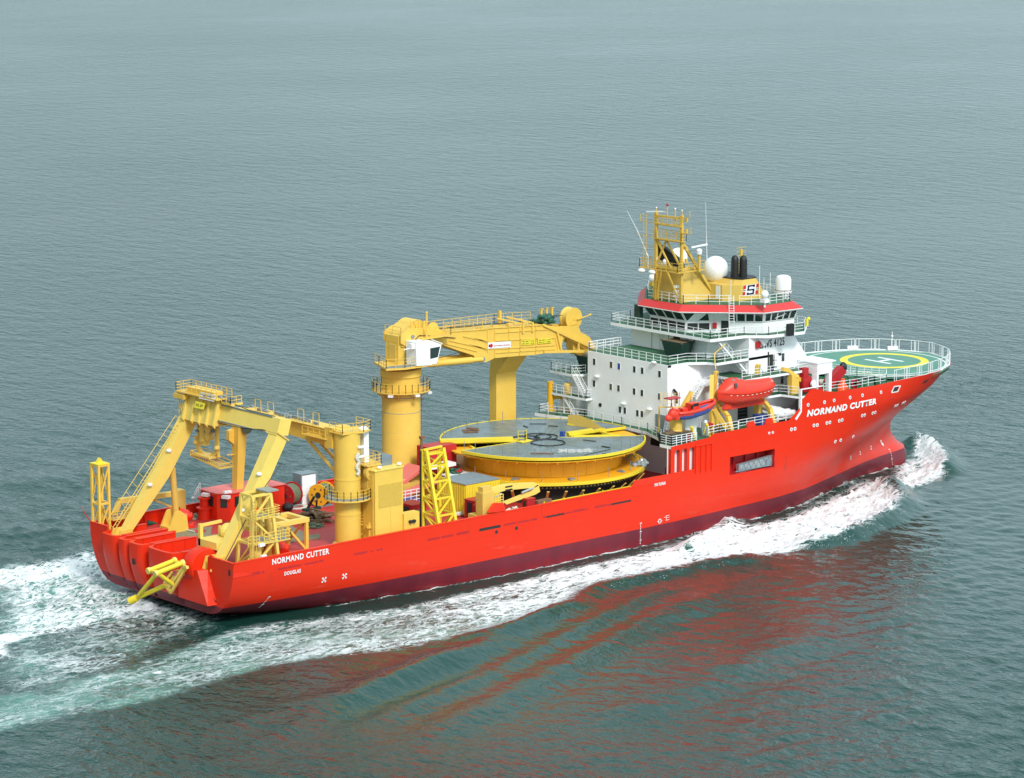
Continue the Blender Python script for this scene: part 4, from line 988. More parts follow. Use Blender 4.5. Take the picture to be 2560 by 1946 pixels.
text_mesh('NATIONAL OILWELL', lambda u, v: f_(.26+.71*u, .33+.2*v), 'board_lettering', m_lred, sg_, .02)
mb = MB(); mb.add([f_(.04, .28), f_(.1, .28), f_(.1, .68), f_(.04, .68)], [(0, 1, 2, 3)]); part('board_logo', mb, m_navy, sg_)
mb = MB(); cc = f_(.15, .48); mb.lathe((cc.x, cc.y-.005, cc.z), [(.24, 0), (.24, .01)], 14, 'Y'); part('board_logo', mb, m_lred, sg_)
for (xa, ya, xb, yb, xc, yc), (t1, t2) in (((700, 785, 935, 765, 700, 700), ('SWL 300 T / 10 M', 'SWL 50 T / 35 M')), ((985, 760, 1215, 740, 985, 680), ('SWL 200 T / 15 M', 'SWL 10 T / 40 M'))):
    a, b, c = vec(BP('G3', xa, ya)), vec(BP('G3', xb, yb)), vec(BP('G3', xc, yc)); d = b+(c-a); mb = MB(); mb.prism([q+Vector((0, -.14, 0)) for q in (a, b, d, c)], (0, .03, 0)); s_ = part('capacity_board', mb, m_liney, boomo)
    g_ = quadfn(*[q+Vector((0, -.165, 0)) for q in (a, b, c, d)])
    for tt, v0 in ((t1, .60), (t2, .15)): text_mesh(tt, lambda u, v: g_(.07+.86*u, v0+.25*v), 'board_lettering', m_blk, s_, .02)
# boom head: cheek plates, two sheaves, tie bars
mb = MB()
ch = [('G3', 1330, 470), ('G3', 1420, 455), ('G3', 1700, 450), ('G3', 1740, 560), ('G3', 1890, 640), ('G3', 1950, 740), ('G3', 2030, 850), ('G3', 2010, 905), ('G3', 1880, 900), ('G3', 1560, 690), ('G3', 1480, 660), ('G3', 1430, 700)]
for y in (8.9, 11.0): mb.prism([Vector((q.x, y, q.z)) for q in [U(*c_, 'Y', 8.9) for c_ in ch]], (0, .2, 0))
a, b = U('G3', 1100, 435, 'Y', 8.6), U('G3', 2010, 860, 'Y', 8.6); mb.bar(a, b, .28, .3); a, b = U('G3', 1100, 900, 'Y', 8.6), U('G3', 2010, 880, 'Y', 8.6); mb.bar(a, b, .28, .32)
a, b = U('G3', 1330, 560, 'Y', 8.6), U('G3', 1400, 880, 'Y', 8.6); mb.bar(a, b, .3, .25); a, b = U('G3', 1700, 740, 'Y', 8.6), U('G3', 1700, 870, 'Y', 8.6); mb.bar(a, b, .2)
part('boom_head', mb, m_yel, cr)
for (x, y, r) in ((1625, 325, 1.38), (1745, 770, 1.42)):
    c_ = U('G3', x, y, 'Y', 9.3); mb = MB(); mb.lathe((c_.x, 9.3, c_.z), [(r, 0), (r, .12), (r-.12, .3), (r-.12, .9), (r, 1.1), (r, 1.25)], 36, 'Y'); o = part('sheave', mb, m_yel, cr)
    mb = MB(); mb.lathe((c_.x, 9.18, c_.z), [(.22, 0), (.22, .14)], 14, 'Y'); mb.prism([(c_.x-.6, 9.22, c_.z-.8), (c_.x-.1, 9.22, c_.z+.3), (c_.x+.1, 9.22, c_.z+.3), (c_.x+.45, 9.22, c_.z-.75)], (0, .06, 0)); part('sheave_hub', mb, m_yel, o)
mb = MB(); a, b = U('G3', 1680, 340, 'Y', 9.1), U('G3', 1905, 255, 'Y', 9.1); mb.bar(a, b, .12); mb.ball(b, .14); part('limit_arm', mb, m_yel, cr)
mb = MB(); mb.rail([(46.5, 11.5, 24.3), (58.8, 11.5, 24.1), (64.8, 11.5, 23.75)], 1.2, 3, 1.4, .028); mb.rail([(48.6, 8.75, 24.35), (56.0, 8.75, 24.2)], 1.1, 3, 1.4, .028)
mb.slab([(43.6, 7.3), (48.4, 7.3), (48.4, 8.7), (45.0, 8.7)], 24.2, 24.32); mb.rail([(44.6, 7.4, 24.3), (48.3, 7.4, 24.3), (48.3, 8.7, 24.3)], 1.1, 3, 1.2, .03)
part('boom_walkway', mb, m_yel, cr)
mb = MB(); mb.tube((44.6, 7.5, 24.3), (44.6, 7.5, 27.3), .12, 8); mb.ball((44.6, 7.5, 27.4), .15); part('light_post', mb, m_yel, cr)
mb = MB(); mb.box(59.2, 59.5, 10.9, 11.2, 23.9, 25.7)
for x in (66.2, 67.1, 68.0): mb.box(x-.12, x+.12, 10.9, 11.2, 23.4, 25.2); mb.box(x-.12, x+.3, 10.9, 11.1, 25.15, 25.25)
part('boom_post', mb, m_yel, cr)
mb = MB()
for x in (59.0, 60.6): mb.bar((x, 11.2, 24.75), (x+2.0, 8.8, 24.15), .3, .16); mb.bar((x+2.0, 8.6, 24.2), (x+2.0, 8.6, 23.0), .25)
part('boom_stay', mb, m_yel, cr)
mb = MB(); mb.lathe((47.1, 9.3, 24.9), [(.85, 0), (.85, .15), (.6, .2), (.6, 1.4), (.85, 1.45), (.85, 1.6)], 24, 'Y'); mb.prism([(45.9, 9.1, 24.1), (46.5, 9.1, 25.3), (47.6, 9.1, 25.3), (48.5, 9.1, 24.1)], (0, .2, 0)); mb.prism([(45.9, 11.0, 24.1), (46.5, 11.0, 25.3), (47.6, 11.0, 25.3), (48.5, 11.0, 24.1)], (0, .2, 0)); part('boom_winch', mb, m_yel, cr)
mb = MB(); mb.lathe((47.1, 9.5, 24.9), [(.72, 0), (.72, 1.1)], 20, 'Y'); part('winch_rope', mb, m_rusty, cr)
random.seed(11)
mb = MB()
for k in range(34): mb.ball((66.6+random.uniform(-1.0, .9), 10.4+random.uniform(-.7, .6), 23.5+random.uniform(0, .95)), random.uniform(.25, .5), random.uniform(.25, .45), random.uniform(.2, .4), 7, 5)
for k in range(14): mb.ball((64.4+random.uniform(-.9, .9), 10.6+random.uniform(-.5, .5), 23.8+random.uniform(0, .3)), random.uniform(.2, .4), random.uniform(.2, .35), random.uniform(.1, .25), 7, 5)
part('green_tarpaulin', mb, m_gnet, cr)
for y in (8.2, 10.4):
    a, b = U('G2', 1180, 1040, 'Y', 8.2), U('G2', 2110, 957, 'Y', 8.2); mb = MB(); a.y = b.y = y; m_ = a.lerp(b, .80); mb.tube(a, m_, .40, 14); mb.tube(m_, b, .30, 14); part('luffing_cylinder', mb, m_yel, cr, sm=True)
a = U('G2', 2118, 958, 'Y', 8.3); mb = MB(); mb.lathe((a.x, 8.15, a.z), [(.3, 0), (.3, .3)], 16, 'Y'); a = U('G2', 912, 570, 'Y', 8.3); mb.lathe((a.x, 8.25, a.z), [(.24, 0), (.24, .3)], 16, 'Y'); part('pivot_pin', mb, m_gry, cr)
a = U('G2', 912, 570, 'Y', 8.5); mb = MB(); mb.lathe((a.x+.2, 8.42, a.z), [(.85, 0), (.85, .26)], 20, 'Y'); part('pivot_plate', mb, m_yel, cr)
mb = MB()
for k, (y, dz) in enumerate(((9.6, .05), (10.0, .05), (10.4, .05))): mb.path([(47.5, y, 24.7+dz), (56, y, 24.35+dz), (64, y, 24.0+dz), (68.6, y, 24.3+dz)], .03, 5)
mb.path([(42.0, 8.3, 23.0), (44.0, 8.2, 24.6), (46.0, 8.5, 24.3), (50.0, 8.55, 23.6)], .05, 5); mb.path([(45.0, 8.2, 21.4), (47.5, 8.0, 21.6), (50.0, 7.95, 21.9)], .04, 5)
part('hoist_rope', mb, m_blk, cr)
mb = MB()
for z in (22.3, 23.1, 23.9): mb.box(41.28, 41.3, 9.0, 11.2, z, z+.04); mb.box(42.0, 44.3, 8.57, 8.6, z, z+.04)
for x in (49, 51.5, 54, 56.5, 59, 61.5): mb.box(x, x+.7, 9.0, 9.5, 24.05, 24.35)
part('house_fitting', mb, m_och, cr)
# ---- boom rest post: raised from the port side, head leaning inboard
mb = MB(); 
q = [U('G3', x, y, 'Y', 11.9) for x, y in ((300, 960), (300, 1381), (415, 1381), (415, 1280), (640, 960))]
mb.box(60.1, 63.4, 12.6, 13.9, 5.8, 17.4)
mb.hexa([(60.1, 12.6, 17.4), (63.4, 12.6, 17.4), (63.4, 13.9, 17.4), (60.1, 13.9, 17.4), (60.1, 9.0, 21.35), (63.4, 9.0, 21.35), (63.4, 13.4, 21.35), (60.1, 13.4, 21.35)])
single('boom_rest', mb, m_yel, 'tall yellow post with inclined head holding up the long crane boom behind the carousel', 'boom rest', (61.8, 13.2, 5.8))

# ---- cable carousel
CX = 56.64
ca = thing('cable_carousel', 'huge round yellow cable carousel with grey plated top amidships', 'carousel', (CX, 0, 5.8))
ZT = 11.66
def sector(mb, r, z0, z1, a0, a1, n=44):
    pts = [(CX, 0)]+[(CX+r*math.cos(t), r*math.sin(t)) for t in np.linspace(a0, a1, n)]; mb.slab(pts, z0, z1)
# two wedge openings in the top: one towards port aft, one towards forward
g1 = (R(158), R(176)); g2 = (R(-8), R(14))
gA = (math.atan2(*(lambda q: (q.y, q.x-CX))(U('D3', 80, 330, 'Z', ZT))), math.atan2(*(lambda q: (q.y, q.x-CX))(U('D3', 285, 405, 'Z', ZT))))
gB = (math.atan2(*(lambda q: (q.y, q.x-CX))(U('D3', 2030, 262, 'Z', ZT))), math.atan2(*(lambda q: (q.y, q.x-CX))(U('D3', 1790, 185, 'Z', ZT))))
gA = tuple(g % (2*math.pi) for g in gA); gB = tuple(g % (2*math.pi) for g in gB)
print('WEDGES', [round(math.degrees(g)) for g in gA+gB])
a_lo, a_hi = min(gA), max(gA); b_lo, b_hi = min(gB), max(gB)
tp_ = MB()
segs = [(a_hi, b_lo), (b_hi, a_lo+2*math.pi)] if a_hi < b_lo else [(b_hi, a_lo), (a_hi, b_lo+2*math.pi)]
for s0, s1 in segs: sector(tp_, 12.25, ZT-.12, ZT-.02, s0, s1)
tp_.lathe((CX, 0, ZT-.14), [(3.2, 0), (3.2, .125)], 32)
part('top_plate', tp_, m_plat, ca)
rm = MB()
for s0, s1 in segs:
    rm.ring((CX, 0), 12.36, 12.54, ZT-.30, ZT+.03, 60, s0, s1)
    for t in (s0, s1):
        d_ = Vector((math.cos(t), math.sin(t), 0)); rm.bar(Vector((CX, 0, ZT-.15))+d_*2.2, Vector((CX, 0, ZT-.15))+d_*12.5, .22, .3)
part('top_rim', rm, m_lem, ca)
rm = MB(); rm.ring((CX, 0), 9.3, 12.3, ZT-.62, ZT-.5, 64)
for k in range(32):
    t = 2*math.pi*k/32; rm.bar((CX+9.4*math.cos(t), 9.4*math.sin(t), ZT-1.3), (CX+12.2*math.cos(t), 12.2*math.sin(t), ZT-.65), .1, .3)
part('rim_bracket', rm, m_yel2, ca)
dr_ = MB(); dr_.lathe((CX, 0, 0), [(9.62, 8.75), (9.62, 11.2)], 96, caps=False); dr_.lathe((CX, 0, 0), [(9.3, 8.75), (9.3, 11.1)], 96, caps=False); dr_.lathe((CX, 0, 0), [(2.4, 8.75), (2.4, 11.3)], 40)
part('drum_wall', dr_, m_yel2, ca, sm=True)
sm2 = MB()
for k in range(40): t = 2*math.pi*k/40; sm2.box(CX+9.63*math.cos(t)-.03, CX+9.63*math.cos(t)+.03, 9.63*math.sin(t)-.03, 9.63*math.sin(t)+.03, 8.8, 11.1)
part('drum_seam', sm2, m_yel2, ca)
cb = MB()
for k in range(7): cb.ring((CX, 0), 6.2+k*.42, 6.2+k*.42+.38, 9.0, 10.2+.08*(k % 2), 64)
part('stored_cable', cb, m_rusty, ca)
bs = MB(); bs.lathe((CX, 0, 0), [(0.1, 8.35), (12.56, 8.35), (12.56, 8.62), (12.3, 8.66), (9.0, 8.74), (.1, 8.74)], 96, caps=False); part('turntable', bs, m_yel2, ca)
rr = MB(); rr.ring((CX, 0), 12.3, 12.58, 8.30, 8.68, 96); part('turntable_rim', rr, m_lem, ca)
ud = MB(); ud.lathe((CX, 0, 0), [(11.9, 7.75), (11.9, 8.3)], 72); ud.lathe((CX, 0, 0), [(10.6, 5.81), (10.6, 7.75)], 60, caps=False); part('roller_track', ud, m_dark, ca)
tt_ = MB()
for k in range(150): t = 2*math.pi*k/150; tt_.cbox((CX+11.93*math.cos(t), 11.93*math.sin(t), 7.9), .1, .16, .12, t)
part('roller_pin', tt_, m_olive, ca)
sk = MB()
for k in range(36):
    t = 2*math.pi*k/36; sk.bar((CX+10.7*math.cos(t), 10.7*math.sin(t), 5.85), (CX+12.4*math.cos(t+.02), 12.4*math.sin(t+.02), 7.6), .3, .12)
part('support_bracket', sk, m_och, ca)
po = MB()
for s0, s1 in segs:
    n = int((s1-s0)*12.3/1.9)
    for k in range(n+1): t = s0+(s1-s0)*k/n; po.bar((CX+12.1*math.cos(t), 12.1*math.sin(t), ZT), (CX+12.1*math.cos(t), 12.1*math.sin(t), ZT+1.1), .05)
part('stanchion', po, m_gry, ca)
po = MB()
for t in np.linspace(R(-175), R(-5), 9): po.bar((CX+11.8*math.cos(t), 11.8*math.sin(t), 8.7), (CX+11.8*math.cos(t), 11.8*math.sin(t), 9.9), .05); 
for t in (R(-150), R(-115), R(-75), R(-50)): po.cbox((CX+11.2*math.cos(t), 11.2*math.sin(t), 8.72), .9, .35, .15, t); po.cbox((CX+10.9*math.cos(t+.03), 10.9*math.sin(t+.03), 8.72), .3, .8, .12, t)
part('stanchion', po, m_gry, ca)
# beams and folded covers lying in the wedges
bm3 = MB()
def zt(c, x, y, dz=0): q = U(c, x, y, 'Z', ZT+dz); return q
bm3.bar(zt('D3', 75, 318, .3), zt('D3', 770, 298, .3), 1.0, .45); bm3.bar(zt('D3', 190, 335, -.1), zt('D3', 820, 320, -.1), .3, .3); bm3.bar(zt('D3', 320, 345, -.6), zt('D3', 400, 390, -.4), .3, .3)
bm3.bar(zt('D3', 1290, 250, .1), zt('D3', 1530, 215, .3), .9, .4); bm3.bar(zt('D3', 1350, 275), zt('D3', 1790, 265), .3, .3); bm3.bar(zt('D3', 1320, 275, -.1), zt('D3', 1620, 205, .2), .3, .3)
bm3.bar(zt('D3', 1290, 160), zt('D3', 1640, 205), .3, .3); bm3.bar(zt('D3', 1620, 235, -.3), zt('D3', 1720, 265, -.5), .3, .3)
part('cover_beam', bm3, m_lem, ca)
fl3 = MB(); q = [zt('D3', 1290, 150), zt('D3', 1640, 210), zt('D3', 1560, 165, .2), zt('D3', 1480, 140, .3), zt('D3', 1300, 125, .2)]
q = [zt('D3', 1295, 162), zt('D3', 1630, 212)]; 
fl3.add([q[0], q[1], q[1]+Vector((0, 0, .25)), q[0].lerp(q[1], .6)+Vector((0, 0, 1.15)), q[0].lerp(q[1], .3)+Vector((0, 0, 1.45)), q[0]+Vector((0, 0, 1.25))], [(0, 1, 2, 3, 4, 5)]); part('folded_cover', fl3, m_och, ca)
rl_ = MB(); a = zt('D3', 820, 320); rl_.rail([a, a+Vector((.5, -.7, 0)), a+Vector((1.2, -.2, 0))], 1.3, 3, .6, .03); rl_.box(a.x-.4, a.x+1.4, a.y-1.2, a.y-.2, ZT+.02, ZT+.12); part('hatch_rail', rl_, m_lem, ca)
# loose hoses lying on the plate
random.seed(5)
for (cx, cy, rx, ry, ph_) in ((1105, 335, 160, 30, 0), (1010, 275, 130, 28, 1), (1090, 280, 110, 25, 2), (900, 285, 120, 14, 3)):
    pts = []
    for k in range(25):
        t = 2*math.pi*k/24*(1 if ph_ < 3 else .6)+ph_; q = zt('D3', cx+rx*math.cos(t)+random.uniform(-8, 8), cy+ry*math.sin(t)); q.z = ZT+.06; pts.append(q)
    mb = MB(); mb.path(pts, .07, 6); part('loose_hose', mb, m_blk, ca)
tb_ = thing('timber_baulks', 'brown timber baulks left on the aft part of the grey carousel top', 'timber', tuple(zt('D3', 350, 205)))
for x0, y0, x1, y1, w_ in ((330, 190, 440, 200, .35), (285, 214, 360, 212, .3), (300, 232, 440, 228, .3), (350, 205, 440, 215, .3), (940, 432, 1160, 434, .18)):
    tmb = MB(); tmb.bar(zt('D3', x0, y0, .08), zt('D3', x1, y1, .08), w_, .12); part('baulk', tmb, m_rusty, tb_)
dk_ = MB()
for x0, y0, x1, y1, w in ((1620, 365, 1690, 378, .35), (1440, 305, 1560, 318, .15), (870, 170, 910, 185, .2), (930, 152, 1090, 153, .15), (1110, 170, 1200, 176, .2), (1450, 450, 1700, 395, .06), (1620, 436, 1660, 436, .2)): dk_.bar(zt('D3', x0, y0, .04), zt('D3', x1, y1, .04), w, .06)
part('plate_lip', dk_, m_dark, ca)
sn = MB(); random.seed(8)
for k in range(60):
    q = zt('D3', random.uniform(1210, 1520), 0+408+random.uniform(-10, 14), 0); q.z = ZT; sn.ball(q, random.uniform(.2, .5), random.uniform(.15, .4), random.uniform(.05, .16), 7, 5)
single('canvas_sheet', sn, paint('canvas', (.42, .43, .41), .8, .3, .2, 3.), 'crumpled pale canvas sheet lying on the starboard half of the carousel top', 'sheet', zt('D3', 1360, 408))
bb = MB(); q = zt('D3', 1242, 270); bb.cbox(q, .5, .5, .6, .4); single('blue_crate', bb, m_blue, 'small blue crate standing near the centre of the carousel top', 'crate', q)
wp = MB(); wp.path([Vector((CX+9.75*math.cos(t), 9.75*math.sin(t), z)) for t, z in ((R(-30), 11.0), (R(-30), 8.95), (R(-36), 8.95))], .06, 6); part('white_pipe', wp, m_wrail, ca)
# tarps stowed on the turntable
def pile(name, label, cat, c, rx, ry, rz, n, mat, s=(.15, .4), seed=1, group=None):
    random.seed(seed); mb = MB()
    for k in range(n):
        a, r = random.uniform(0, 6.28), math.sqrt(random.random()); h = (1-r)*rz
        mb.ball((c[0]+rx*r*math.cos(a), c[1]+ry*r*math.sin(a), c[2]+random.uniform(0, h+.08)), random.uniform(*s), random.uniform(*s), random.uniform(*s)*.7, 7, 5)
    return single(name, mb, mat, label, cat, c, group, sm=False)
q = U('G7', 1300, 330, 'Z', 8.75); pile('canvas_bundle', 'greyish white canvas bundle on the aft edge of the carousel turntable', 'canvas', (q.x, q.y, 8.75), .6, .9, 1.2, 26, m_net, (.2, .45), 3)
q = U('G7', 1345, 440, 'Z', 8.75); pile('tarpaulin_bundle', 'dark green tarpaulin bundle with a red end on the aft edge of the turntable', 'tarpaulin', (q.x, q.y, 8.75), .9, .8, .7, 30, m_gnet, (.2, .45), 4)
q = U('G7', 1385, 450, 'Z', 8.75); mb = MB(); mb.tube((q.x, q.y, 8.95), (q.x+.3, q.y-.4, 9.3), .22, 10); single('red_buoy', mb, m_redd, 'small red buoy beside the dark green tarpaulin bundle', 'buoy', q)
q = U('E1', 1490, 560, 'Z', 8.75); pile('rubbish_bags', 'heap of shiny grey plastic bags on the forward starboard edge of the turntable', 'bags', (q.x, q.y, 8.75), 1.1, .8, .9, 26, paint('plastic', (.30, .36, .38), .25, .4, .4, 2.), (.25, .5), 9)
q = U('E1', 1370, 505, 'Z', 8.75); mb = MB(); mb.bar((q.x-.8, q.y, 8.8), (q.x+.6, q.y, 10.1), .1); mb.bar((q.x+.8, q.y, 8.8), (q.x-.5, q.y, 10.1), .1); mb.bar((q.x-1.3, q.y+.4, 10.2), (q.x+1.6, q.y+.3, 10.5), .35, .12); single('trestle', mb, m_gry, 'dark steel trestle under the forward overhang of the carousel top', 'trestle', (q.x, q.y, 8.75))

# ---- A-frame over the stern
af = thing('stern_a_frame', 'yellow A-frame gantry leaning over the stern with a docking head under its beam', 'gantry', (5, 0, 5.8))
for sg in (-1, 1):
    y = 8.9*sg; mb = MB(); w = .85
    lo = Vector((1.0, 9.1*sg, 5.9)); hi = Vector((10.35, 8.25*sg, 19.25)); md = Vector((6.3, 8.6*sg, 12.9))
    def sec(p, a, b): # box section normal to the leg
        ax = (hi-lo).normalized(); s_ = Vector((0, 1, 0)); t_ = ax.cross(s_).normalized(); return [p-s_*a/2-t_*b/2, p+s_*a/2-t_*b/2, p+s_*a/2+t_*b/2, p-s_*a/2+t_*b/2]
    s0, s1, s2 = sec(lo, .95, .75), sec(md, 1.45, 1.55), sec(hi, 1.55, 1.5)
    mb.hexa(s0+s1); mb.hexa(s1+s2); leg = part('leg', mb, m_pale, af)
    mb = MB(); 
    for p in (hi-Vector((.05, 0, .1)),): q = sec(p, 1.9, 1.85); ax = (hi-lo).normalized()*.16; mb.hexa(q+[a+ax for a in q])
    part('leg_flange', mb, m_och, leg)
    mb = MB()
    if sg > 0: mb.ladder(lo+Vector((-.75, .1, 1.4)), hi+Vector((-1.15, .1, -.4)), .55, .45, (0, 1, 0)); mb.bar(lo+Vector((-1.5, .3, 2.4)), hi+Vector((-1.9, .3, -.0)), .05)
    if sg > 0:
        for k in range(12): p_ = (lo+Vector((-.75, .3, 1.4))).lerp(hi+Vector((-1.15, .3, -.4)), k/11); r_ = (lo+Vector((-1.5, .3, 2.4))).lerp(hi+Vector((-1.9, .3, -.0)), k/11); mb.bar(p_, r_, .04)
    else: mb.path([lo+Vector((.5, -.75, .6)), md+Vector((.1, -.8, .0)), hi+Vector((-.3, -.85, -3))], .05, 5)
    part('leg_ladder' if sg > 0 else 'leg_hose', mb, m_pale if sg > 0 else m_blk, leg)
    mb = MB(); mb.tube((8.6, y, 6.6), (8.0, y-.2*sg, 13.2), .36, 12); mb.tube((8.0, y-.2*sg, 13.2), (7.8, y-.25*sg, 15.4), .24, 10) ; part('lift_cylinder', mb, m_och, af, sm=True)
    mb = MB(); mb.prism([(6.6, y-.9, 5.8), (9.6, y-.9, 5.8), (9.4, y-.9, 7.6), (8.5, y-.9, 8.3), (7.8, y-.9, 8.2)], (0, .25, 0)); mb.prism([(6.6, y+.65, 5.8), (9.6, y+.65, 5.8), (9.4, y+.65, 7.6), (8.5, y+.65, 8.3), (7.8, y+.65, 8.2)], (0, .25, 0)); mb.box(6.8, 9.4, y-.8, y+.8, 5.8, 6.6)
    mb.prism([(-.1, y-.85, 5.8), (2.6, y-.85, 5.8), (1.8, y-.85, 7.2), (.4, y-.85, 7.2)], (0, .25, 0)); mb.prism([(-.1, y+.6, 5.8), (2.6, y+.6, 5.8), (1.8, y+.6, 7.2), (.4, y+.6, 7.2)], (0, .25, 0))
    part('foot_bracket', mb, m_yel, af)
    for f in (.45, .72):
        p = lo.lerp(hi, f)+Vector((-.8, -.7, 0)); mb = MB(); mb.ball(p, .3, .35, .22, 10, 6); part('floodlight', mb, m_wrail, af)
mb = MB(); mb.prism([(9.5, -9.0, 19.45), (11.1, -9.0, 19.2), (11.6, -9.0, 20.9), (10.1, -9.0, 21.2)], (0, 18.0, 0)); beam = part('cross_beam', mb, m_pale, af)
mb = MB(); mb.bar((9.5, -7.2, 19.5), (9.5, 1.8, 19.5), .1, .14); mb.bar((10.05, -7.6, 21.25), (10.05, 1.8, 21.25), .1, .12); part('beam_rail', mb, m_gry, beam)
mb = MB(); mb.prism([(9.0, 1.9, 18.9), (11.4, 1.9, 18.7), (12.0, 1.9, 21.6), (9.8, 1.9, 21.9)], (0, 6.2, 0)); trl = part('trolley', mb, m_pale, af)
mb = MB()
for y in (1.75, 3.2, 4.6, 6.0, 7.6): mb.prism([(8.75, y, 19.0), (9.05, y, 18.6), (9.85, y, 21.8), (9.55, y, 21.9)], (0, .3, 0))
part('trolley_rib', mb, m_pale, trl)
mb = MB(); mb.box(8.9, 11.2, 1.2, 9.2, 21.9, 22.02); mb.box(8.8, 9.4, 7.4, 9.4, 21.2, 21.7); mb.box(9.5, 10.8, 2.6, 7.6, 22.02, 22.6)
mb.rail([(9.0, 1.3, 22.0), (9.0, 9.1, 22.0), (11.1, 9.1, 22.0), (11.1, 1.3, 22.0)], 1.0, 3, 1.0, .03); mb.bar((9, 9.0, 22), (9.2, 8.2, 19.4), .08); mb.bar((9, 8.4, 22.0), (9.2, 8.9, 19.4), .08); mb.bar((9, 8.7, 22.0), (9.2, 8.0, 20.0), .08); mb.box(9.6, 11.2, -.6, 1.2, 21.5, 21.7); mb.rail([(9.6, 1.2, 21.7), (9.6, -.5, 21.7), (11.1, -.5, 21.7)], .8, 2, .7, .03)
part('trolley_platform', mb, m_yel, trl)
mb = MB(); random.seed(2)
for k in range(22): mb.box(*(lambda x, y, z: (x, x+random.uniform(.2, .6), y, y+random.uniform(.1, .5), z, z+random.uniform(.15, .6)))(random.uniform(9.7, 10.6), random.uniform(-.4, 2.2), 21.7))
part('hydraulic_block', mb, m_gry, trl)
def bd_(name, x, y0, y1, z0, z1, txt, m, tm, par, sl_=.25):
    mb = MB(); q = [Vector((x, y0, z0)), Vector((x, y1, z0)), Vector((x+sl_, y1, z1)), Vector((x+sl_, y0, z1))]; mb.prism(q, (-.05, 0, 0)); o = part(name, mb, m, par); f = quadfn(*[v_+Vector((-.08, 0, 0)) for v_ in (q[0], q[1], q[3], q[2])])
    text_mesh(txt, lambda u, v: f(.12+.76*u, .3+.4*v), 'board_lettering', tm, o, .01); return o
bd_('name_board', 8.95, 4.6, 1.7, 21.75, 22.45, 'CARGOTEC', m_linew, m_navy, trl)
bd_('capacity_board', 8.85, 5.4, 3.6, 20.6, 21.3, 'SWL 60T', m_liney, m_blk, trl)
# docking head hanging from the trolley
mb = MB()
HX, HY, HZ_ = 10.3, -2.0, 1.1
def hp(x, y, z): return (x+.75, 5.0+(y-5.95)*.86, 14.5+(z-13.2)*.80)
mb.bar(hp(9.6, 8.0, 19.0), hp(9.6, 8.0, 13.9), .3); mb.bar(hp(9.6, 7.6, 19.0), hp(9.6, 7.6, 15.9), .18); mb.bar(hp(9.6, 3.7, 19.0), hp(9.6, 3.7, 13.9), .28); mb.bar(hp(9.6, 4.2, 19.0), hp(9.6, 4.2, 14.5), .18)
mb.tube(hp(9.4, 6.5, 18.6), hp(9.4, 6.5, 15.8), .5, 14); mb.tube(hp(9.3, 5.2, 18.6), hp(9.3, 5.2, 16.4), .24, 10); mb.bar(hp(9.5, 7.3, 17.2), hp(9.5, 5.0, 17.0), .7, .6); mb.lathe(hp(9.0, 5.1, 17.8), [(.5, 0), (.5, .7)], 18, 'X'); mb.lathe(hp(9.0, 5.2, 16.6), [(.4, 0), (.4, .7)], 18, 'X'); mb.bar(hp(9.5, 6.4, 16.4), hp(9.5, 6.4, 15.2), .9, .7)
pts = [Vector(hp(9.5, 5.9+2.3*math.cos(t), 15.2+1.5*math.sin(t))) for t in np.linspace(math.pi, 2*math.pi, 10)]
for a, b in zip(pts[:-1], pts[1:]): mb.bar(a, b, .4, .34, (1, 0, 0))
mb.ball(hp(9.4, 8.3, 15.3), .36, .36, .32, 10, 6); mb.ball(hp(9.4, 3.6, 15.2), .36, .36, .32, 10, 6); mb.ball(hp(9.4, 8.3, 16.0), .3, .3, .2, 10, 6)
q0 = [Vector(hp(8.6, 8.3, 13.6)), Vector(hp(8.6, 1.9, 12.7)), Vector(hp(10.5, 1.9, 12.7)), Vector(hp(10.5, 8.3, 13.6))]
for a, b in zip(q0, q0[1:]+q0[:1]): mb.bar(a, b, .16); mb.bar(a+Vector((0, 0, .5)), b+Vector((0, 0, .5)), .1)
for k in range(14): a = q0[0].lerp(q0[1], k/13); b = q0[3].lerp(q0[2], k/13); mb.bar(a, b, .08); mb.bar(a, a+Vector((0, 0, .5)), .08)
mb.box(9.2, 10.9, 3.3, 6.6, 14.9, 15.1)
part('docking_head', mb, m_och, af)
mb = MB()
for k in range(16): 
    y, z = random.uniform(3.4, 6.6), random.uniform(17.2, 18.9); mb.box(9.9, 10.5, y, y+.22, z, z+.25)
part('docking_hose', mb, m_gry, af)

mb = MB()
for k in range(5): mb.path([(9.55, -7.0+k*.12, 19.7), (9.4, -3+k*.1, 19.35), (9.3, 1.4, 19.3)], .035, 5)
mb.path([(10.2, -7.9, 21.3), (10.1, -3, 21.35), (10.2, 1.2, 21.8)], .05, 5); mb.path([(10.3, 2.2, 21.9), (10.0, 1.0, 20.6), (10.2, 2.4, 19.0)], .05, 5)
part('beam_hose', mb, m_blk, af)
# ---- aft starboard king-post crane with its boom laid across to port
ak = thing('king_post_crane', 'yellow king post crane on the aft starboard side, boom laid across the deck', 'crane', (18.6, -10, 5.8))
AX, AY = 18.35, -10.2
mb = MB(); mb.lathe((AX, AY, 0), [(1.75, 5.8), (1.75, 6.2), (1.46, 6.5), (1.46, 18.9), (1.5, 18.95), (1.5, 19.1)], 40); part('pedestal', mb, m_yel, ak, sm=True)
mb = MB()
for z in (13.55, 9.6): mb.lathe((AX, AY, z), [(1.45, 0), (1.5, 0), (1.5, .16), (1.45, .16)], 36, caps=False)
part('pedestal_band', mb, m_yel, ak)
mb = MB(); mb.ring((AX, AY), 1.45, 2.65, 11.35, 11.5, 36); mb.rail([(AX+2.6*math.cos(t), AY+2.6*math.sin(t), 11.5) for t in np.linspace(0, 2*math.pi, 22)], 1.1, 3, 1.3, .03); part('ring_walkway', mb, m_yel, ak)
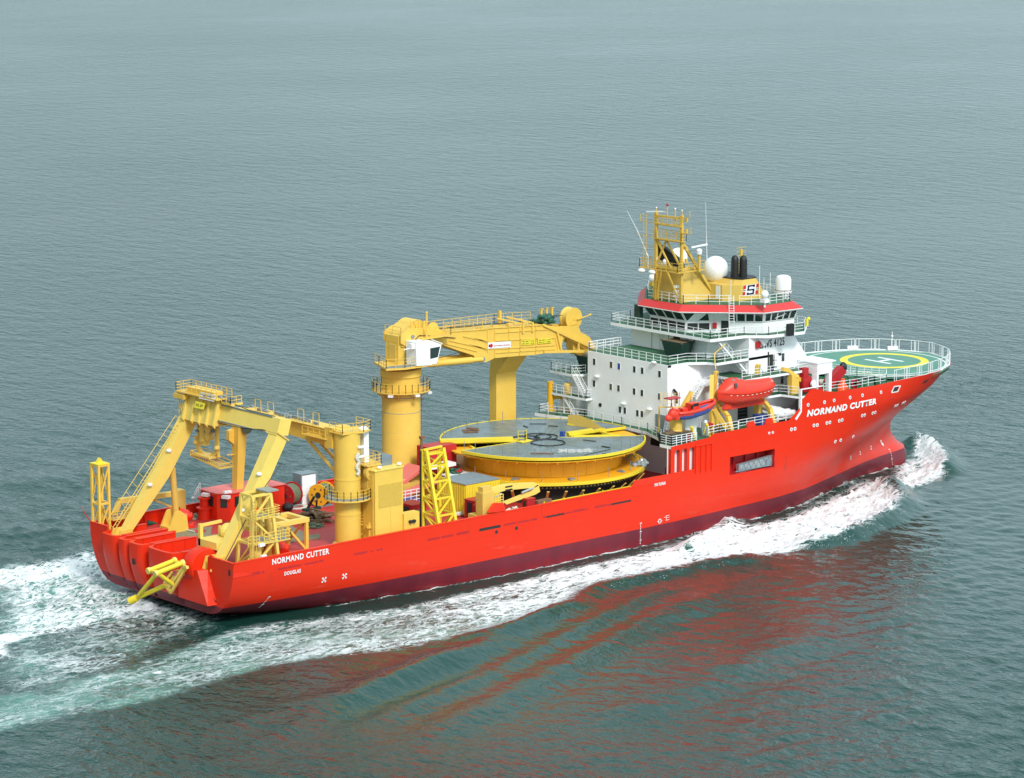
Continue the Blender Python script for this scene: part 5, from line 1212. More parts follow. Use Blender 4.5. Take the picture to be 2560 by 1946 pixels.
mb = MB(); mb.ring((AX, AY), 1.5, 2.5, 11.5, 11.53, 36); part('walkway_grating', mb, m_grate, ak)
zb_ = 17.6
mb = MB(); a, b = Vector((AX, AY+1.2, 17.9)), Vector((18.35, 8.2, 18.0)); mb.hexa([(17.6, AY+1.0, 16.9), (19.1, AY+1.0, 16.9), (19.0, 9.4, 17.6), (17.7, 9.4, 17.6), (17.6, AY+1.0, 18.9), (19.1, AY+1.0, 18.9), (19.0, 9.4, 18.9), (17.7, 9.4, 18.9)]); abo = part('boom', mb, m_yel, ak)
mb = MB(); mb.box(17.3, 19.3, AY+2.5, 8.6, 18.92, 19.0)
for y in (-6.4, -3.6, 2.0, 4.4): mb.bar((17.4, y, 18.95), (17.4, y, 20.5), .06); mb.bar((17.4, y+1.1, 18.95), (17.4, y+1.1, 20.5), .06); mb.bar((17.4, y, 20.5), (17.4, y+1.1, 20.5), .05); mb.bar((17.4, y, 19.5), (17.4, y+1.1, 19.5), .05)
mb.box(16.6, 17.6, -8.4, -4.2, 17.9, 18.0); mb.rail([(16.7, -8.4, 18), (16.7, -4.2, 18)], .9, 2, 1.0, .03); part('boom_walkway', mb, m_yel, ak)
mb = MB()
for k in range(26): y = random.uniform(-6, 8); mb.box(17.7+random.random(), 18.0+random.random(), y, y+random.uniform(.2, 1.4), 19.0, 19.15+random.random()*.2)
part('boom_pipework', mb, m_gry, ak)
mb = MB()
for dx in (-.65, .65): mb.tube((AX+dx, AY+1.3, 14.2), (AX+dx, -3.8, 17.2), .2, 10)
part('luffing_cylinder', mb, m_och, ak, sm=True)
mb = MB(); mb.slab([(AX-1.6, AY+1.2), (AX-1.6, AY-1.2), (AX+1.2, AY-1.7), (AX+2.6, AY-1.0), (AX+2.6, AY+1.6)], 18.85, 18.95)
mb.rail([(AX-1.5, AY+1.2, 18.95), (AX-1.5, AY-1.1, 18.95), (AX+1.1, AY-1.6, 18.95), (AX+2.5, AY-1, 18.95), (AX+2.5, AY+1.5, 18.95)], 1.1, 3, 1.1, .03); mb.box(16.9, 19.5, AY+.9, AY+2.2, 17.0, 19.3); part('head_platform', mb, m_yel, ak)
mb = MB(); mb.slab([(AX+1.3, AY-1.9), (AX+3.4, AY-1.9), (AX+4.0, AY-.4), (AX+4.0, AY+1), (AX+1.3, AY+1)], 15.0, 15.12); mb.rail([(AX+.9, AY-1.9, 15.1), (AX+3.3, AY-1.9, 15.1), (AX+3.9, AY-.4, 15.1), (AX+3.9, AY+1, 15.1)], 1.1, 3, .9, .03); part('side_platform', mb, m_yel, ak)
mb = MB(); mb.box(AX+1.9, AX+2.6, AY-.6, AY, 15.2, 18.6); mb.ball((AX+2.1, AY-.3, 18.9), .7, .5, .4, 10, 6); part('white_cabinet', mb, m_wrail, ak)
mb = MB(); mb.lathe((AX+2.2, AY-1.7, 14.2), [(.9, 0), (.9, .5), (.7, .5)], 20, 'Y'); mb.prism([(AX+1.5, AY-1.8, 13.8), (AX+2.2, AY-1.8, 15), (AX+3.2, AY-1.8, 15)], (0, .1, 0)); part('winch', mb, m_och, ak)
mb = MB(); random.seed(21)
for k in range(14): mb.ball((AX+.2+.15*math.sin(k), AY-1.6, 14.3+k*.17), .22, .18, .2, 8, 5)
part('wrapped_hose', mb, m_rope, ak)
for z in (17.2, 16.1):
    mb = MB(); mb.box(AX+.3, AX+1.2, AY-1.65, AY-1.4, z, z+.22); part('work_light', mb, m_wrail, ak)
mb = MB(); mb.ladder((AX+3.1, AY-.2, 5.9), (AX+3.1, AY-.2, 11.4), .5, .35)
for k in range(7): mb.ring((AX+3.4, AY-.2), .33, .37, 7+k*.6, 7.05+k*.6, 10)
mb.box(AX+1.4, AX+3.4, AY-.5, AY+1.0, 8.1, 8.2); mb.rail([(AX+1.4, AY-.5, 8.2), (AX+4, AY-.5, 8.2)], 1, 3, 1, .03); mb.bar((AX+1.4, AY-.4, 6.9), (AX+3.2, AY-.4, 8.1), .12); part('access_ladder', mb, m_yel, ak)
# boom rest post of the aft crane on top of the red deck house
mb = MB(); mb.hexa([(18.0, 10.1, 9.0), (18.9, 10.1, 9.0), (18.9, 11.0, 9.0), (18.0, 11.0, 9.0), (17.75, 9.2, 17.6), (19.05, 9.2, 17.6), (19.05, 10.6, 17.6), (17.75, 10.6, 17.6)]); mb.prism([(17.1, 10.2, 15.0), (17.8, 10.2, 14.4), (17.8, 10.2, 16.2), (17.1, 10.2, 16.1)], (0, .6, 0)); mb.bar((17.9, 10.4, 13.2), (16.9, 10.4, 13.3), .12)
br_ = single('boom_rest', mb, m_yel, 'tapered yellow post on the red deck house carrying the aft crane boom end', 'boom rest', (18.4, 10.6, 9.0))
mb = MB(); mb.lathe((18.9, 9.1, 16.4), [(.75, 0), (.75, .12)], 22, 'Y')
single('hose_reel', mb, m_drum, 'dark round hose reel fixed high on the tapered yellow boom post', 'hose reel', (19.3, 9.5, 16.2))
# ---- red deck house on the port side
rh = thing('deck_house', 'low red control house with square windows on the port quarter', 'deck house', (18, 11.5, 5.8))
mb = MB(); mb.frust([(15.2, 13.4), (15.2, 10.2), (16.4, 9.2), (24.2, 9.2), (24.2, 13.4)], 5.8, [(15.2, 13.4), (15.2, 10.2), (16.4, 9.2), (24.2, 9.2), (24.2, 13.4)], 8.95); part('wall', mb, m_red, rh)
mb = MB(); mb.slab([(15.0, 13.5), (15.0, 10.1), (16.3, 9.0), (24.3, 9.0), (24.3, 13.5)], 8.95, 9.05); part('roof', mb, m_pink, rh)
for a, b in (((15.19, 11.7), (15.19, 10.9)), ((15.5, 9.95), (16.1, 9.45)), ((17.0, 9.18), (18.1, 9.18)), ((18.6, 9.18), (19.7, 9.18))):
    a, b = Vector((*a, 0)), Vector((*b, 0)); nn = (b-a).cross(Vector((0, 0, 1))).normalized(); nn = nn if nn.dot(Vector((18, 11.5, 0))-a) < 0 else -nn
    mb = MB(); z0, z1 = Vector((0, 0, 7.3)), Vector((0, 0, 8.5)); mb.prism([a+z0, b+z0, b+z1, a+z1], nn*.05); part('window', mb, m_glass, rh)
for x, y in ((15.2, 11.9), (16.2, 9.3)):
    mb = MB(); mb.cbox((x-.5, y-.2, 8.5), .6, .9, .35, .4); part('floodlight', mb, m_wrail, rh)
mb = MB(); mb.box(15.6, 16.6, 9.2, 9.6, 9.06, 9.3); mb.rail([(15.0, 13.2, 9.0), (14.2, 13.2, 8.0)], .8, 2, .5); part('roof_fitting', mb, m_wrail, rh)
q = U('G4', 1180, 600, 'Z', 5.8); x, y = q.x, q.y
mb = MB(); mb.hexa([(x-.45, y-.3, 5.8), (x+.45, y-.3, 5.8), (x+.45, y+.4, 5.8), (x-.45, y+.4, 5.8), (x-.75, y-.2, 9.9), (x-.25, y-.2, 9.9), (x-.25, y+.3, 9.9), (x-.75, y+.3, 9.9)]); mb.prism([(x+.5, y-.4, 5.8), (x+1.6, y-.4, 5.8), (x+.5, y-.4, 7.4)], (0, .7, 0)); single('fairlead_post', mb, m_redd, 'tall tapered red post standing forward of the red control house', 'post', (x, y, 5.8))

# ---- cable reels, winches and gear on the working deck
def reel(label, x, y, r, w, rz, flange, core, z=5.8, name='cable_reel'):
    o = thing(name, label, 'cable reel', (x, y, z), 'cable reels on the port side of the working deck'); ca_, sa_ = math.cos(rz), math.sin(rz)
    ax = Vector((ca_, sa_, 0)); c = Vector((x, y, z+r))
    for s_ in (-1, 1):
        mb = MB(); mb.tube(c+ax*(s_*w/2-.06), c+ax*(s_*w/2+.06), r, 28); part('flange', mb, flange, o)
        mb = MB(); mb.tube(c+ax*(s_*(w/2+.07)-.02), c+ax*(s_*(w/2+.07)+.04), r*.28, 14); part('hub', mb, m_dark, o)
        mb = MB()
        for k in range(6): t = k*math.pi/3; v = Vector((-sa_*math.cos(t), ca_*math.cos(t), math.sin(t))); mb.tube(c+ax*(s_*(w/2+.07))+v*r*.62-ax*.03, c+ax*(s_*(w/2+.07))+v*r*.62+ax*.03, r*.09, 8)
        part('lightening_hole', mb, m_rusty, o)
    mb = MB(); mb.tube(c-ax*w/2, c+ax*w/2, r*.86, 28); part('wound_cable', mb, core, o)
    mb = MB(); mb.box(x-.9, x+.9, y-.9, y+.9, z, z+.12); part('cradle', mb, m_gry, o)
    return o
def zat(c, x, y, z): q = U(c, x, y, 'Z', z); return q
q = zat('G4', 1330, 380, 7.2); reel('rusty orange flanged reel of green cable, nearest the red fairlead post', q.x, q.y, 1.25, 1.5, .35, m_yel2, m_drum)
q = zat('G4', 1440, 360, 7.3); reel('all green reel of cable between the orange and the red flanged reels', q.x+.6, q.y+.8, 1.25, 1.6, .35, m_drum, m_drum)
q = zat('G4', 1570, 355, 7.3); reel('red flanged reel of grey green cable left of the white net heap', q.x, q.y, 1.4, 1.8, .35, m_redd, m_drum)
q = zat('G4', 2060, 350, 7.3); reel('reel with ochre flanges half hidden by the aft crane pedestal', q.x+.5, q.y, 1.35, 1.7, .35, m_yel2, m_drum)
q = zat('G4', 1800, 380, 5.9); pile('net_heap', 'white and beige heap of nets, ropes and scrap beside the red flanged reel', 'nets', (q.x, q.y, 5.8), 2.3, 1.6, 1.6, 120, paint('net_mix', (.45, .42, .36), .85, .9, .9, 1.6, (.05, .06, .05)), (.12, .45), 12)
def winch(label, x, y, rz, s=1.0, mat=m_red):
    o = thing('mooring_winch', label, 'winch', (x, y, 5.8), 'red winches on the working deck'); ax = Vector((math.cos(rz), math.sin(rz), 0)); c = Vector((x, y, 5.8+.95*s)); pr = Vector((-ax.y, ax.x, 0))
    mb = MB(); mb.tube(c-ax*.9*s, c-ax*.8*s, .95*s, 22); mb.tube(c-ax*.25*s, c-ax*.15*s, .95*s, 22); mb.tube(c-ax*.8*s, c+ax*.9*s, .5*s, 18); part('drum', mb, mat, o, sm=True)
    mb = MB(); mb.tube(c+ax*.0*s, c+ax*.75*s, .82*s, 22, r2=.6*s); mb.tube(c+ax*.75*s, c+ax*1.15*s, .36*s, 14); part('gearbox', mb, mat, o, sm=True)
    mb = MB(); mb.tube(c-ax*.78*s, c-ax*.28*s, .72*s, 20); part('wound_rope', mb, m_rope, o)
    mb = MB(); mb.cbox((x, y, 5.8), 2.6*s, 1.9*s, .18, rz); 
    for k in (-.85, .5): p = Vector((x, y, 5.98))+ax*k*s; mb.prism([p-pr*.8*s, p+pr*.8*s, p+pr*.3*s+Vector((0, 0, .9*s)), p-pr*.3*s+Vector((0, 0, .9*s))], ax*.12)
    part('bed_frame', mb, mat, o); return o
q = zat('D1', 1270, 370, 5.8); winch('red mooring winch on the open deck just forward of the port A-frame foot', q.x, q.y, -.75, 1.15)
q = zat('G4', 1370, 1330, 6.3); winch('red winch under the yellow table frame behind the starboard rail', q.x, q.y, -.75, 1.2)
# capstan / vent posts
q = zat('D1', 1560, 290, 5.8); mb = MB(); mb.lathe((q.x, q.y, 5.8), [(.7, 0), (.7, 1.2), (.9, 1.25), (.9, 1.4), (.5, 1.5), (.5, 2.3), (.75, 2.4), (.75, 2.6)], 20); single('capstan', mb, m_red, 'stout red capstan beside the red control house', 'capstan', (q.x, q.y, 5.8), sm=True)
q = zat('G4', 345, 700, 5.8); pile('hose_bundle', 'dark hose bundle hanging on the aft wall of the red control house', 'hoses', (q.x, q.y, 6.3), .35, .35, 2.2, 30, m_rusty, (.2, .35), 6)
q = zat('D1', 1450, 270, 5.85); pile('rope_coil', 'pale rope coil heaped between the port winch and the red capstan', 'rope', (q.x, q.y, 5.8), 1.4, .9, .5, 46, m_net, (.12, .32), 7)
q = zat('D1', 770, 350, 5.9); pile('green_net', 'dark green net heap between the port A-frame leg and its cylinder', 'net', (q.x, q.y, 5.8), 1.7, 1.0, .8, 40, m_gnet, (.2, .5), 8)
# timber deck sheathing
for k, (pts, lb) in enumerate((([('D1', 1010, 450), ('D1', 1340, 425), ('D1', 1660, 385), ('D1', 1640, 490), ('D1', 1160, 560)], 'worn timber sheathing on the deck between the chutes and the port winch'),
        ([('G4', 100, 1050), ('G4', 560, 1000), ('G4', 560, 1060), ('G4', 110, 1130)], 'dark wet timber strip crossing the deck aft of the A-frame starboard leg'),
        ([('G4', 1130, 920), ('G4', 1550, 850), ('G4', 1900, 1030), ('G4', 2080, 1010), ('G4', 2080, 1090), ('G4', 1500, 1160)], 'green grey timber sheathing under the yellow table frame'))):
    P_ = [zat(*p, 5.81) for p in pts]; mb = MB(); mb.prism([(p.x, p.y, 5.81) for p in P_], (0, 0, .05)); single('deck_sheathing', mb, m_wood, lb, 'timber sheathing', P_[0])
for pts, lb in (([(1040, 370), (1100, 385), (1180, 430), (1280, 435), (1200, 450), (1060, 440)], 'white mooring rope lying loose on the deck just inboard of the port chutes'),):
    mb = MB(); P_ = [zat('D1', x, y, 5.95) for x, y in pts]; mb.path(P_, .07, 6); P2 = [zat('D1', x, y, 5.95) for x, y in ((1050, 380), (1230, 400), (1350, 430), (1440, 450))]; mb.path(P2, .08, 6); single('mooring_rope', mb, m_rope, lb, 'rope', P_[0])
q = zat('D1', 1500, 442, 5.88); mb = MB(); mb.lathe((q.x, q.y, 5.86), [(.75, 0), (.75, .06)], 20); single('round_hatch', mb, m_redd, 'small round red hatch set in the worn timber sheathing', 'hatch', q)
for c, x, y in (('G4', 235, 1232), ('G4', 15, 430)):
    q = zat(c, x, y, 6.6 if x > 100 else 7.6); mb = MB(); mb.ball(q, .22, .22, .2, 8, 6); mb.tube((q.x, q.y, 5.8), q, .05, 6); single('deck_light', mb, m_wrail, 'small white deck lamp on a stub post near the starboard stern chute' if x > 100 else 'small white deck lamp by the port bulwark aft of the red house', 'lamp', (q.x, q.y, 5.8))
# port corner lattice tower
tw = thing('corner_tower', 'yellow lattice tower on the port corner of the stern', 'tower', (1.2, 12.4, 7.4))
mb = MB(); c4 = [(.15, 13.3), (.15, 11.9), (1.45, 11.9), (1.45, 13.3)]
for x, y in c4: mb.bar((x, y, 5.8), (x, y, 14.1), .27)
part('post', mb, m_yel, tw)
mb = MB()
for z in (9.6, 14.0):
    for a, b in zip(c4, c4[1:]+c4[:1]): mb.bar((*a, z), (*b, z), .22)
for a, b in zip(c4, c4[1:]+c4[:1]): mb.bar((*a, 6.6), (*b, 9.4), .13); mb.bar((*a, 9.8), (*b, 13.8), .13)
part('bracing', mb, m_yel, tw)
mb = MB(); mb.slab([(.0, 13.45), (.0, 11.75), (1.6, 11.75), (1.6, 13.45)], 14.1, 14.22); mb.prism([(.4, 12.4, 14.22), (1.2, 12.4, 14.22), (.8, 12.4, 14.8)], (0, .5, 0)); part('head_plate', mb, m_lem, tw)
mb = MB(); mb.bar((.0, 13.6, 7.4), (-.5, 14.2, 8.6), .1); mb.bar((-.5, 14.2, 8.6), (-.3, 14.5, 9.0), .1); single('stern_hook', mb, m_redd, 'thin red hook outside the port stern corner', 'hook', (0, 13.7, 7.4))
# port quarter knuckle crane
kc = thing('knuckle_crane', 'small folded yellow knuckle crane on the port bulwark behind the A-frame leg', 'crane', (11.6, 12.6, 5.8))
mb = MB(); mb.box(10.9, 12.1, 12.0, 13.2, 5.8, 9.6); part('pedestal', mb, m_och, kc)
mb = MB(); mb.bar((11.5, 12.6, 9.2), (3.2, 12.4, 9.5), .7, .55); mb.bar((3.2, 12.4, 9.4), (2.4, 12.4, 8.0), .5); mb.bar((10.9, 12.6, 7.5), (7.6, 12.4, 9.1), .22); part('boom', mb, m_och, kc)
mb = MB(); mb.rail([(2.0, 12.0, 7.5), (4.4, 12.0, 7.5), (4.4, 13.2, 7.5)], .9, 3, .6, .035); mb.box(2.0, 4.4, 12, 13.2, 7.4, 7.5); mb.bar((4.2, 12.2, 7.4), (5.0, 12.3, 9.6), .35); part('basket', mb, m_yel, kc)
# pipe support stinger at the stern
sf = thing('stern_stinger', 'yellow tubular frame hanging over the starboard side of the stern', 'frame', (-1, -4, 5))
def ZP(x, y, X): q = U('D1', x, y, 'X', X); return q
A1, A2, A3, A4 = ZP(1170, 820, -2.0), ZP(1270, 850, -2.2), ZP(880, 935, -5.0), ZP(970, 970, -5.2)
K, Tt = ZP(1060, 1130, -3.4), ZP(710, 1285, -5.2)
mb = MB(); mb.tube(A1, A3, .27, 12); mb.tube(A2, A4, .27, 12); mb.tube(A4, Tt, .24, 12); mb.tube(K, Tt, .26, 12); mb.tube(A4, ZP(1160, 1110, -3), .24, 12); mb.tube(A3, A4, .2, 10); mb.tube(A1, A2, .2, 10)
part('main_tube', mb, m_liney if False else m_lem, sf, sm=True)
mb = MB()
for x0, y0, x1, y1 in ((1340, 890, 1140, 1220), (1310, 885, 1100, 1180), (1230, 930, 1110, 1130), (1160, 960, 1070, 1070), (1060, 1090, 1140, 1220), (1290, 880, 1350, 900)): mb.bar(ZP(x0, y0, -2.0), ZP(x1, y1, -2.4), .28)
part('cross_frame', mb, m_pale, sf)
mb = MB()
for p, d in ((A1, A1-A3), (A2, A2-A4), (A3, A3-A1), (A4, A4-A2)): d = d.normalized(); mb.tube(p, p+d*.35*(1), .36, 14)
part('end_flange', mb, m_pale, sf)
mb = MB(); d = (Tt-K).normalized(); mb.tube(Tt, Tt+d*.9, .42, 14); part('roller_tip', mb, m_lem, sf)
mb = MB(); mb.box(-2.3, -1.0, -6.5, -5.7, 5.0, 5.6); part('hinge', mb, m_pink, sf)
# starboard ladder tower by the A-frame leg
lt = thing('ladder_tower', 'pale yellow scaffold tower with ladders and platforms beside the starboard A-frame leg', 'tower', (5, -10.5, 5.8))
mb = MB(); c4 = [(3.6, -12.2), (3.8, -9.2), (7.2, -9.2), (7.2, -12.2)]; t4 = [(4.2, -11.6), (4.2, -9.6), (6.6, -9.6), (6.6, -11.6)]
for a, b in zip(c4, t4): mb.bar((*a, 5.8), (*b, 13.8), .32)
part('post', mb, m_pale, lt)
mb = MB()
for z, f in ((8.6, .35), (11.3, .7), (13.8, 1.0)):
    L_ = [(a[0]+(b[0]-a[0])*f, a[1]+(b[1]-a[1])*f) for a, b in zip(c4, t4)]
    for a, b in zip(L_, L_[1:]+L_[:1]): mb.bar((*a, z), (*b, z), .26)
mb.bar((3.6, -12.2, 6), (6.9, -12, 8.6), .2); mb.bar((6.9, -12, 8.6), (4.1, -11.7, 11.3), .2); mb.bar((4.0, -11.8, 11.2), (6.6, -11.6, 13.7), .2); mb.bar((3.6, -12.0, 8.6), (3.8, -9.3, 6), .2)
mb.bar((6.6, -11.2, 13.8), (7.6, -11, 10.5), .2); part('bracing', mb, m_pale, lt)
mb = MB(); mb.box(5.0, 7.6, -12.0, -9.4, 11.2, 11.3); mb.rail([(3.4, -12.4, 11.3), (7.6, -12.0, 11.3), (7.6, -9.4, 11.3)], 1.1, 4, .8, .03); mb.box(5.2, 8.8, -12.3, -9.4, 8.5, 8.6); mb.rail([(5.2, -12.3, 8.6), (8.8, -12.3, 8.6), (8.8, -9.4, 8.6)], 1.1, 3, .8, .03); mb.rail([(2.8, -12.6, 8.6), (4.2, -12.8, 8.6)], 1.1, 3, .6, .03); part('platform', mb, m_pale, lt)
mb = MB(); mb.box(5.1, 7.5, -11.9, -9.5, 11.31, 11.33); mb.box(5.3, 8.7, -12.2, -9.5, 8.61, 8.63); mb.box(6.0, 7.6, -11.8, -9.8, 14.0, 14.15); part('platform_grating', mb, m_grate, lt)
mb = MB(); mb.ladder((3.6, -12.75, 5.9), (3.9, -12.3, 13.6), .55, .3); mb.ladder((3.1, -12.75, 5.9), (3.5, -12.3, 12.6), .5, .3); part('ladder', mb, m_och, lt)
for x, y, z in ((4.6, -12.9, 7.2), (4.4, -12.9, 8.5)):
    mb = MB(); mb.cbox((x, y, z), .8, .3, .3, .2); part('floodlight', mb, m_wrail, lt)
# yellow table frame
tf = thing('table_frame', 'pale yellow trestle table frame with openings in its top beside the scaffold tower', 'frame', (11.8, -7.5, 5.8))
mb = MB(); Zt = 9.5; n0, n1, f0, f1 = (8.6, -8.6), (15.2, -8.6), (8.6, -4.6), (15.2, -4.6)
for y in (-8.3, -5.0): mb.box(6.4, 14.2, y-.3, y+.3, Zt-.5, Zt)
for x in (6.7, 9.4, 11.7, 13.9): mb.box(x-.3, x+.3, -8, -5.3, Zt-.5, Zt-.01)
part('table_top', mb, m_pale, tf)
mb = MB()
for x, y in ((13.9, -8.4), (13.9, -5.0), (7.0, -8.4), (11.0, -5.0)): mb.bar((x, y, 5.8), (x, y, Zt-.5), .36)
mb.bar((11.0, -8.4, Zt-.5), (13.8, -8.4, 5.9), .25); mb.bar((9.7, -8.4, Zt-.5), (7.1, -8.4, 5.9), .25); mb.bar((10.2, -5.0, Zt-.5), (11.4, -5.0, 5.9), .25); mb.bar((12.7, -5.0, Zt-.5), (11.6, -5.0, 5.9), .25); mb.bar((13.9, -7.9, Zt-.5), (13.9, -5.3, 6.4), .2)
part('frame_leg', mb, m_yel, tf)
# gear on the starboard side aft of the leg
fm = thing('fairlead_machine', 'yellow fairlead machine with curved plate beside the foot of the starboard A-frame leg', 'machine', (2.6, -7, 5.8))
mb = MB(); mb.box(1.8, 5.0, -8.2, -4.8, 7.6, 8.4); mb.bar((2.0, -5.0, 5.8), (2.0, -5.0, 10.0), .4); mb.bar((4.6, -5.0, 5.8), (4.6, -5.0, 9.4), .3); mb.bar((2.0, -5.0, 9.8), (4.8, -5.0, 9.9), .3); mb.ball((4.8, -6.2, 9.0), 1.0, .8, .9, 14, 8); part('body', mb, m_pale, fm)
mb = MB(); mb.prism([(1.6, -12.3, 5.85), (4.8, -12.3, 8.4), (4.8, -12.3, 7.2), (3.6, -12.3, 5.85)], (0, .3, 0)); mb.prism([(2.6, -10.0, 5.85), (6.4, -10.0, 7.6), (6.4, -10.0, 5.85)], (0, .3, 0)); part('curved_plate', mb, m_och, fm)
# tall ventilation casing at the starboard rail
vb = thing('ventilation_casing', 'tall plain yellow box casing standing at the starboard rail forward of the aft crane', 'casing', (21.8, -11.9, 5.8))
mb = MB(); mb.box(20.1, 24.1, -12.9, -9.3, 5.8, 14.5); body = part('body', mb, m_yel, vb)
mb = MB(); mb.box(20.0, 24.2, -13.0, -9.2, 14.5, 14.62); part('roof', mb, m_pale, vb)
mb = MB(); mb.box(20.6, 23.9, -12.935, -12.9, 10.4, 12.9); part('louvre_panel', mb, paint('louvre_yellow', (.62, .40, .06), .6, .1, .2, 3.), body)
mb = MB(); mb.box(20.06, 20.1, -11.6, -9.8, 12.3, 14.0); part('louvre_panel', mb, m_och, body)
mb = MB(); mb.box(20.05, 20.1, -12.6, -12.3, 5.9, 14.4); mb.box(20.05, 20.09, -10.9, -10.86, 5.9, 12.2); mb.bar((20.02, -11.9, 5.8), (20.02, -11.9, 8.6), .14); mb.tube((20.0, -11.9, 8.0), (20.0, -11.9, 8.3), .35, 10); part('edge_strip', mb, m_yel, body)
mb = MB(); mb.box(20.6, 23.9, -12.94, -12.9, 10.3, 10.36); mb.box(22.3, 22.34, -12.93, -12.9, 7.4, 11.8); part('panel_seam', mb, m_och, body)
mb = MB(); mb.prism([(21.9, -11.4, 14.62), (23.8, -11.4, 14.62), (23.8, -11.4, 15.7)], (0, 2.0, 0)); part('roof_hatch', mb, m_gry, vb)
for x, y in ((20.6, -10.0), (23.9, -12.5), (21.0, -12.6)):
    mb = MB(); mb.ball((x, y, 14.85), .28, .28, .18, 10, 6); part('roof_lamp', mb, m_wrail, vb)
mb = MB(); mb.ladder((20.0, -9.0, 5.9), (20.0, -9.0, 13.8), .5, .35); part('side_ladder', mb, m_yel, vb)
mb = MB(); mb.box(24.0, 26.2, -13.2, -12.2, 6.6, 9.2); mb.tube((24.3, -13.1, 6), (24.3, -13.1, 8.6), .2, 8); pb = part('junction_box', mb, m_yel, vb)
for x in (24.8, 25.3): 
    mb = MB(); mb.tube((x, -13.2, 8.2), (x, -13.5, 8.25), .2, 12); part('pipe_end', mb, m_blk, pb)
# bright yellow tapering lattice tower
lf = thing('lattice_tower', 'bright lemon yellow tapering lattice tower leaning at the starboard rail with a black rope', 'tower', (29.5, -11, 5.8))
mb = MB(); b4 = [(27.4, -12.6), (27.6, -9.6), (32.4, -9.6), (32.2, -12.6)]; t4 = [(27.4, -12.3), (27.6, -10.4), (29.9, -10.4), (29.7, -12.3)]
b4 = [(29.5, -12.9), (29.5, -9.8), (32.0, -9.8), (32.0, -12.9)]; t4 = [(29.5, -10.5), (29.5, -9.8), (32.0, -9.8), (32.0, -10.5)]
Zb, Zt_ = 5.9, 15.3
for a, b in zip(b4, t4): mb.bar((*a, Zb), (*b, Zt_), .34)
part('corner_post', mb, m_lem, lf)
mb = MB(); lv_ = [0, .22, .42, .62, .80, .95]
def LV(f): return [Vector((a[0]+(b[0]-a[0])*f, a[1]+(b[1]-a[1])*f, Zb+(Zt_-Zb)*f)) for a, b in zip(b4, t4)]
for i, f in enumerate(lv_):
    q = LV(f)
    for k in range(4): mb.bar(q[k], q[(k+1) % 4], .2)
    if i: 
        q0 = LV(lv_[i-1])
        for k in range(4): mb.bar(q[k] if (k) % 2 else q[(k+1) % 4], q0[(k+1) % 4] if (k) % 2 else q0[k], .17)
part('lattice_bracing', mb, m_lem, lf)
mb = MB(); mb.bar((29.2, -9.8, 5.9), (29.2, -9.8, 15.2), .13); part('hanging_rope', mb, m_blk, lf)
mb = MB(); mb.bar((29.4, -10.1, 15.3), (32.1, -10.1, 15.4), .3, .2); part('top_beam', mb, m_lem, lf)
mb = MB(); mb.tube((31.2, -7.6, 5.8), (31.2, -7.6, 16.0), .15, 8); mb.box(31.0, 31.6, -7.8, -7.4, 16.0, 16.3); single('brown_post', mb, m_rusty, 'thin brown post with a pale head behind the lemon lattice tower', 'post', (31.2, -7.6, 5.8))
# yellow steel container and neighbours
ct = thing('yellow_container', 'bright yellow steel container beside the aft side of the carousel', 'container', (40, -3.5, 5.8))
mb = MB(); c = [(38.0, -7.4), (38.0, -2.6), (43.2, -2.6), (43.2, -7.4)]; mb.slab(c, 5.9, 9.6); part('body', mb, m_lem, ct)
mb = MB()
for k in range(13): x = 38.2+k*.4; mb.box(x, x+.18, -7.46, -7.4, 6.1, 9.4)
for k in range(11): y = -7.2+k*.42; mb.box(37.94, 38.0, y, y+.18, 6.1, 9.4)
part('corrugation', mb, m_lem, ct)
mb = MB(); mb.slab([(37.9, -7.5), (37.9, -2.5), (43.3, -2.5), (43.3, -7.5)], 9.6, 9.66); part('roof', mb, m_gry, ct)
bc = thing('blue_basket', 'blue cargo basket with white rails behind the yellow casing', 'basket', (35, 2, 5.8))
mb = MB(); mb.box(31.6, 37.2, .2, 3.4, 6.6, 6.9); mb.box(31.6, 37.2, 3.1, 3.4, 6.9, 9.4); mb.box(34.6, 34.9, .4, 3.1, 6.9, 8.8); part('body', mb, m_blue, bc)
mb = MB(); mb.box(31.2, 37.4, -.4, .2, 6.3, 6.6); mb.rail([(31.3, -.3, 6.6), (37.3, -.3, 6.6)], 1.6, 4, .9, .04); part('rail', mb, m_wrail, bc)
def redbox(label, x, y, w, d, h):
    o = thing('red_locker', label, 'locker', (x, y, 5.8), 'red steel lockers near the carousel'); mb = MB(); mb.box(x-w/2, x+w/2, y-d/2, y+d/2, 5.8, 5.8+h); part('body', mb, m_redd, o)
    mb = MB(); mb.box(x-w/2-.06, x+w/2+.06, y-d/2-.06, y+d/2+.06, 5.8+h, 5.9+h); part('lid', mb, m_redd, o); mb = MB(); mb.box(x-w/2-.03, x-w/2, y-d/4, y+d/4, 6.1, 5.6+h); part('door', mb, m_dark if w < 2.2 else m_redd, o)
redbox('red locker with a dark door behind the corner of the yellow casing', 32.3, -4.6, 2.0, 2.4, 2.0)
redbox('red locker with a plain face right of the lemon lattice tower', 38.2, -9.0, 2.0, 1.8, 2.3)
redbox('red locker at the rail in front of the carousel near the knuckle boom', 43.4, -12.3, 1.2, .9, 2.2)
q = zat('G7', 780, 430, 8.0)
sk_ = thing('deck_ramp', 'dull red sloping ramp and machinery at the foot of the main crane', 'ramp', (38, 6, 5.8))
mb = MB(); mb.prism([(33.5, 3.8, 6.2), (41.0, 3.8, 9.6), (41.0, 3.8, 9.2), (33.5, 3.8, 5.85)], (0, 3.0, 0)); mb.prism([(35.0, 1.6, 7.0), (43.0, 1.6, 8.6), (43.0, 1.6, 8.2), (35.0, 1.6, 6.6)], (0, 1.2, 0)); part('ramp_plate', mb, m_pink, sk_)
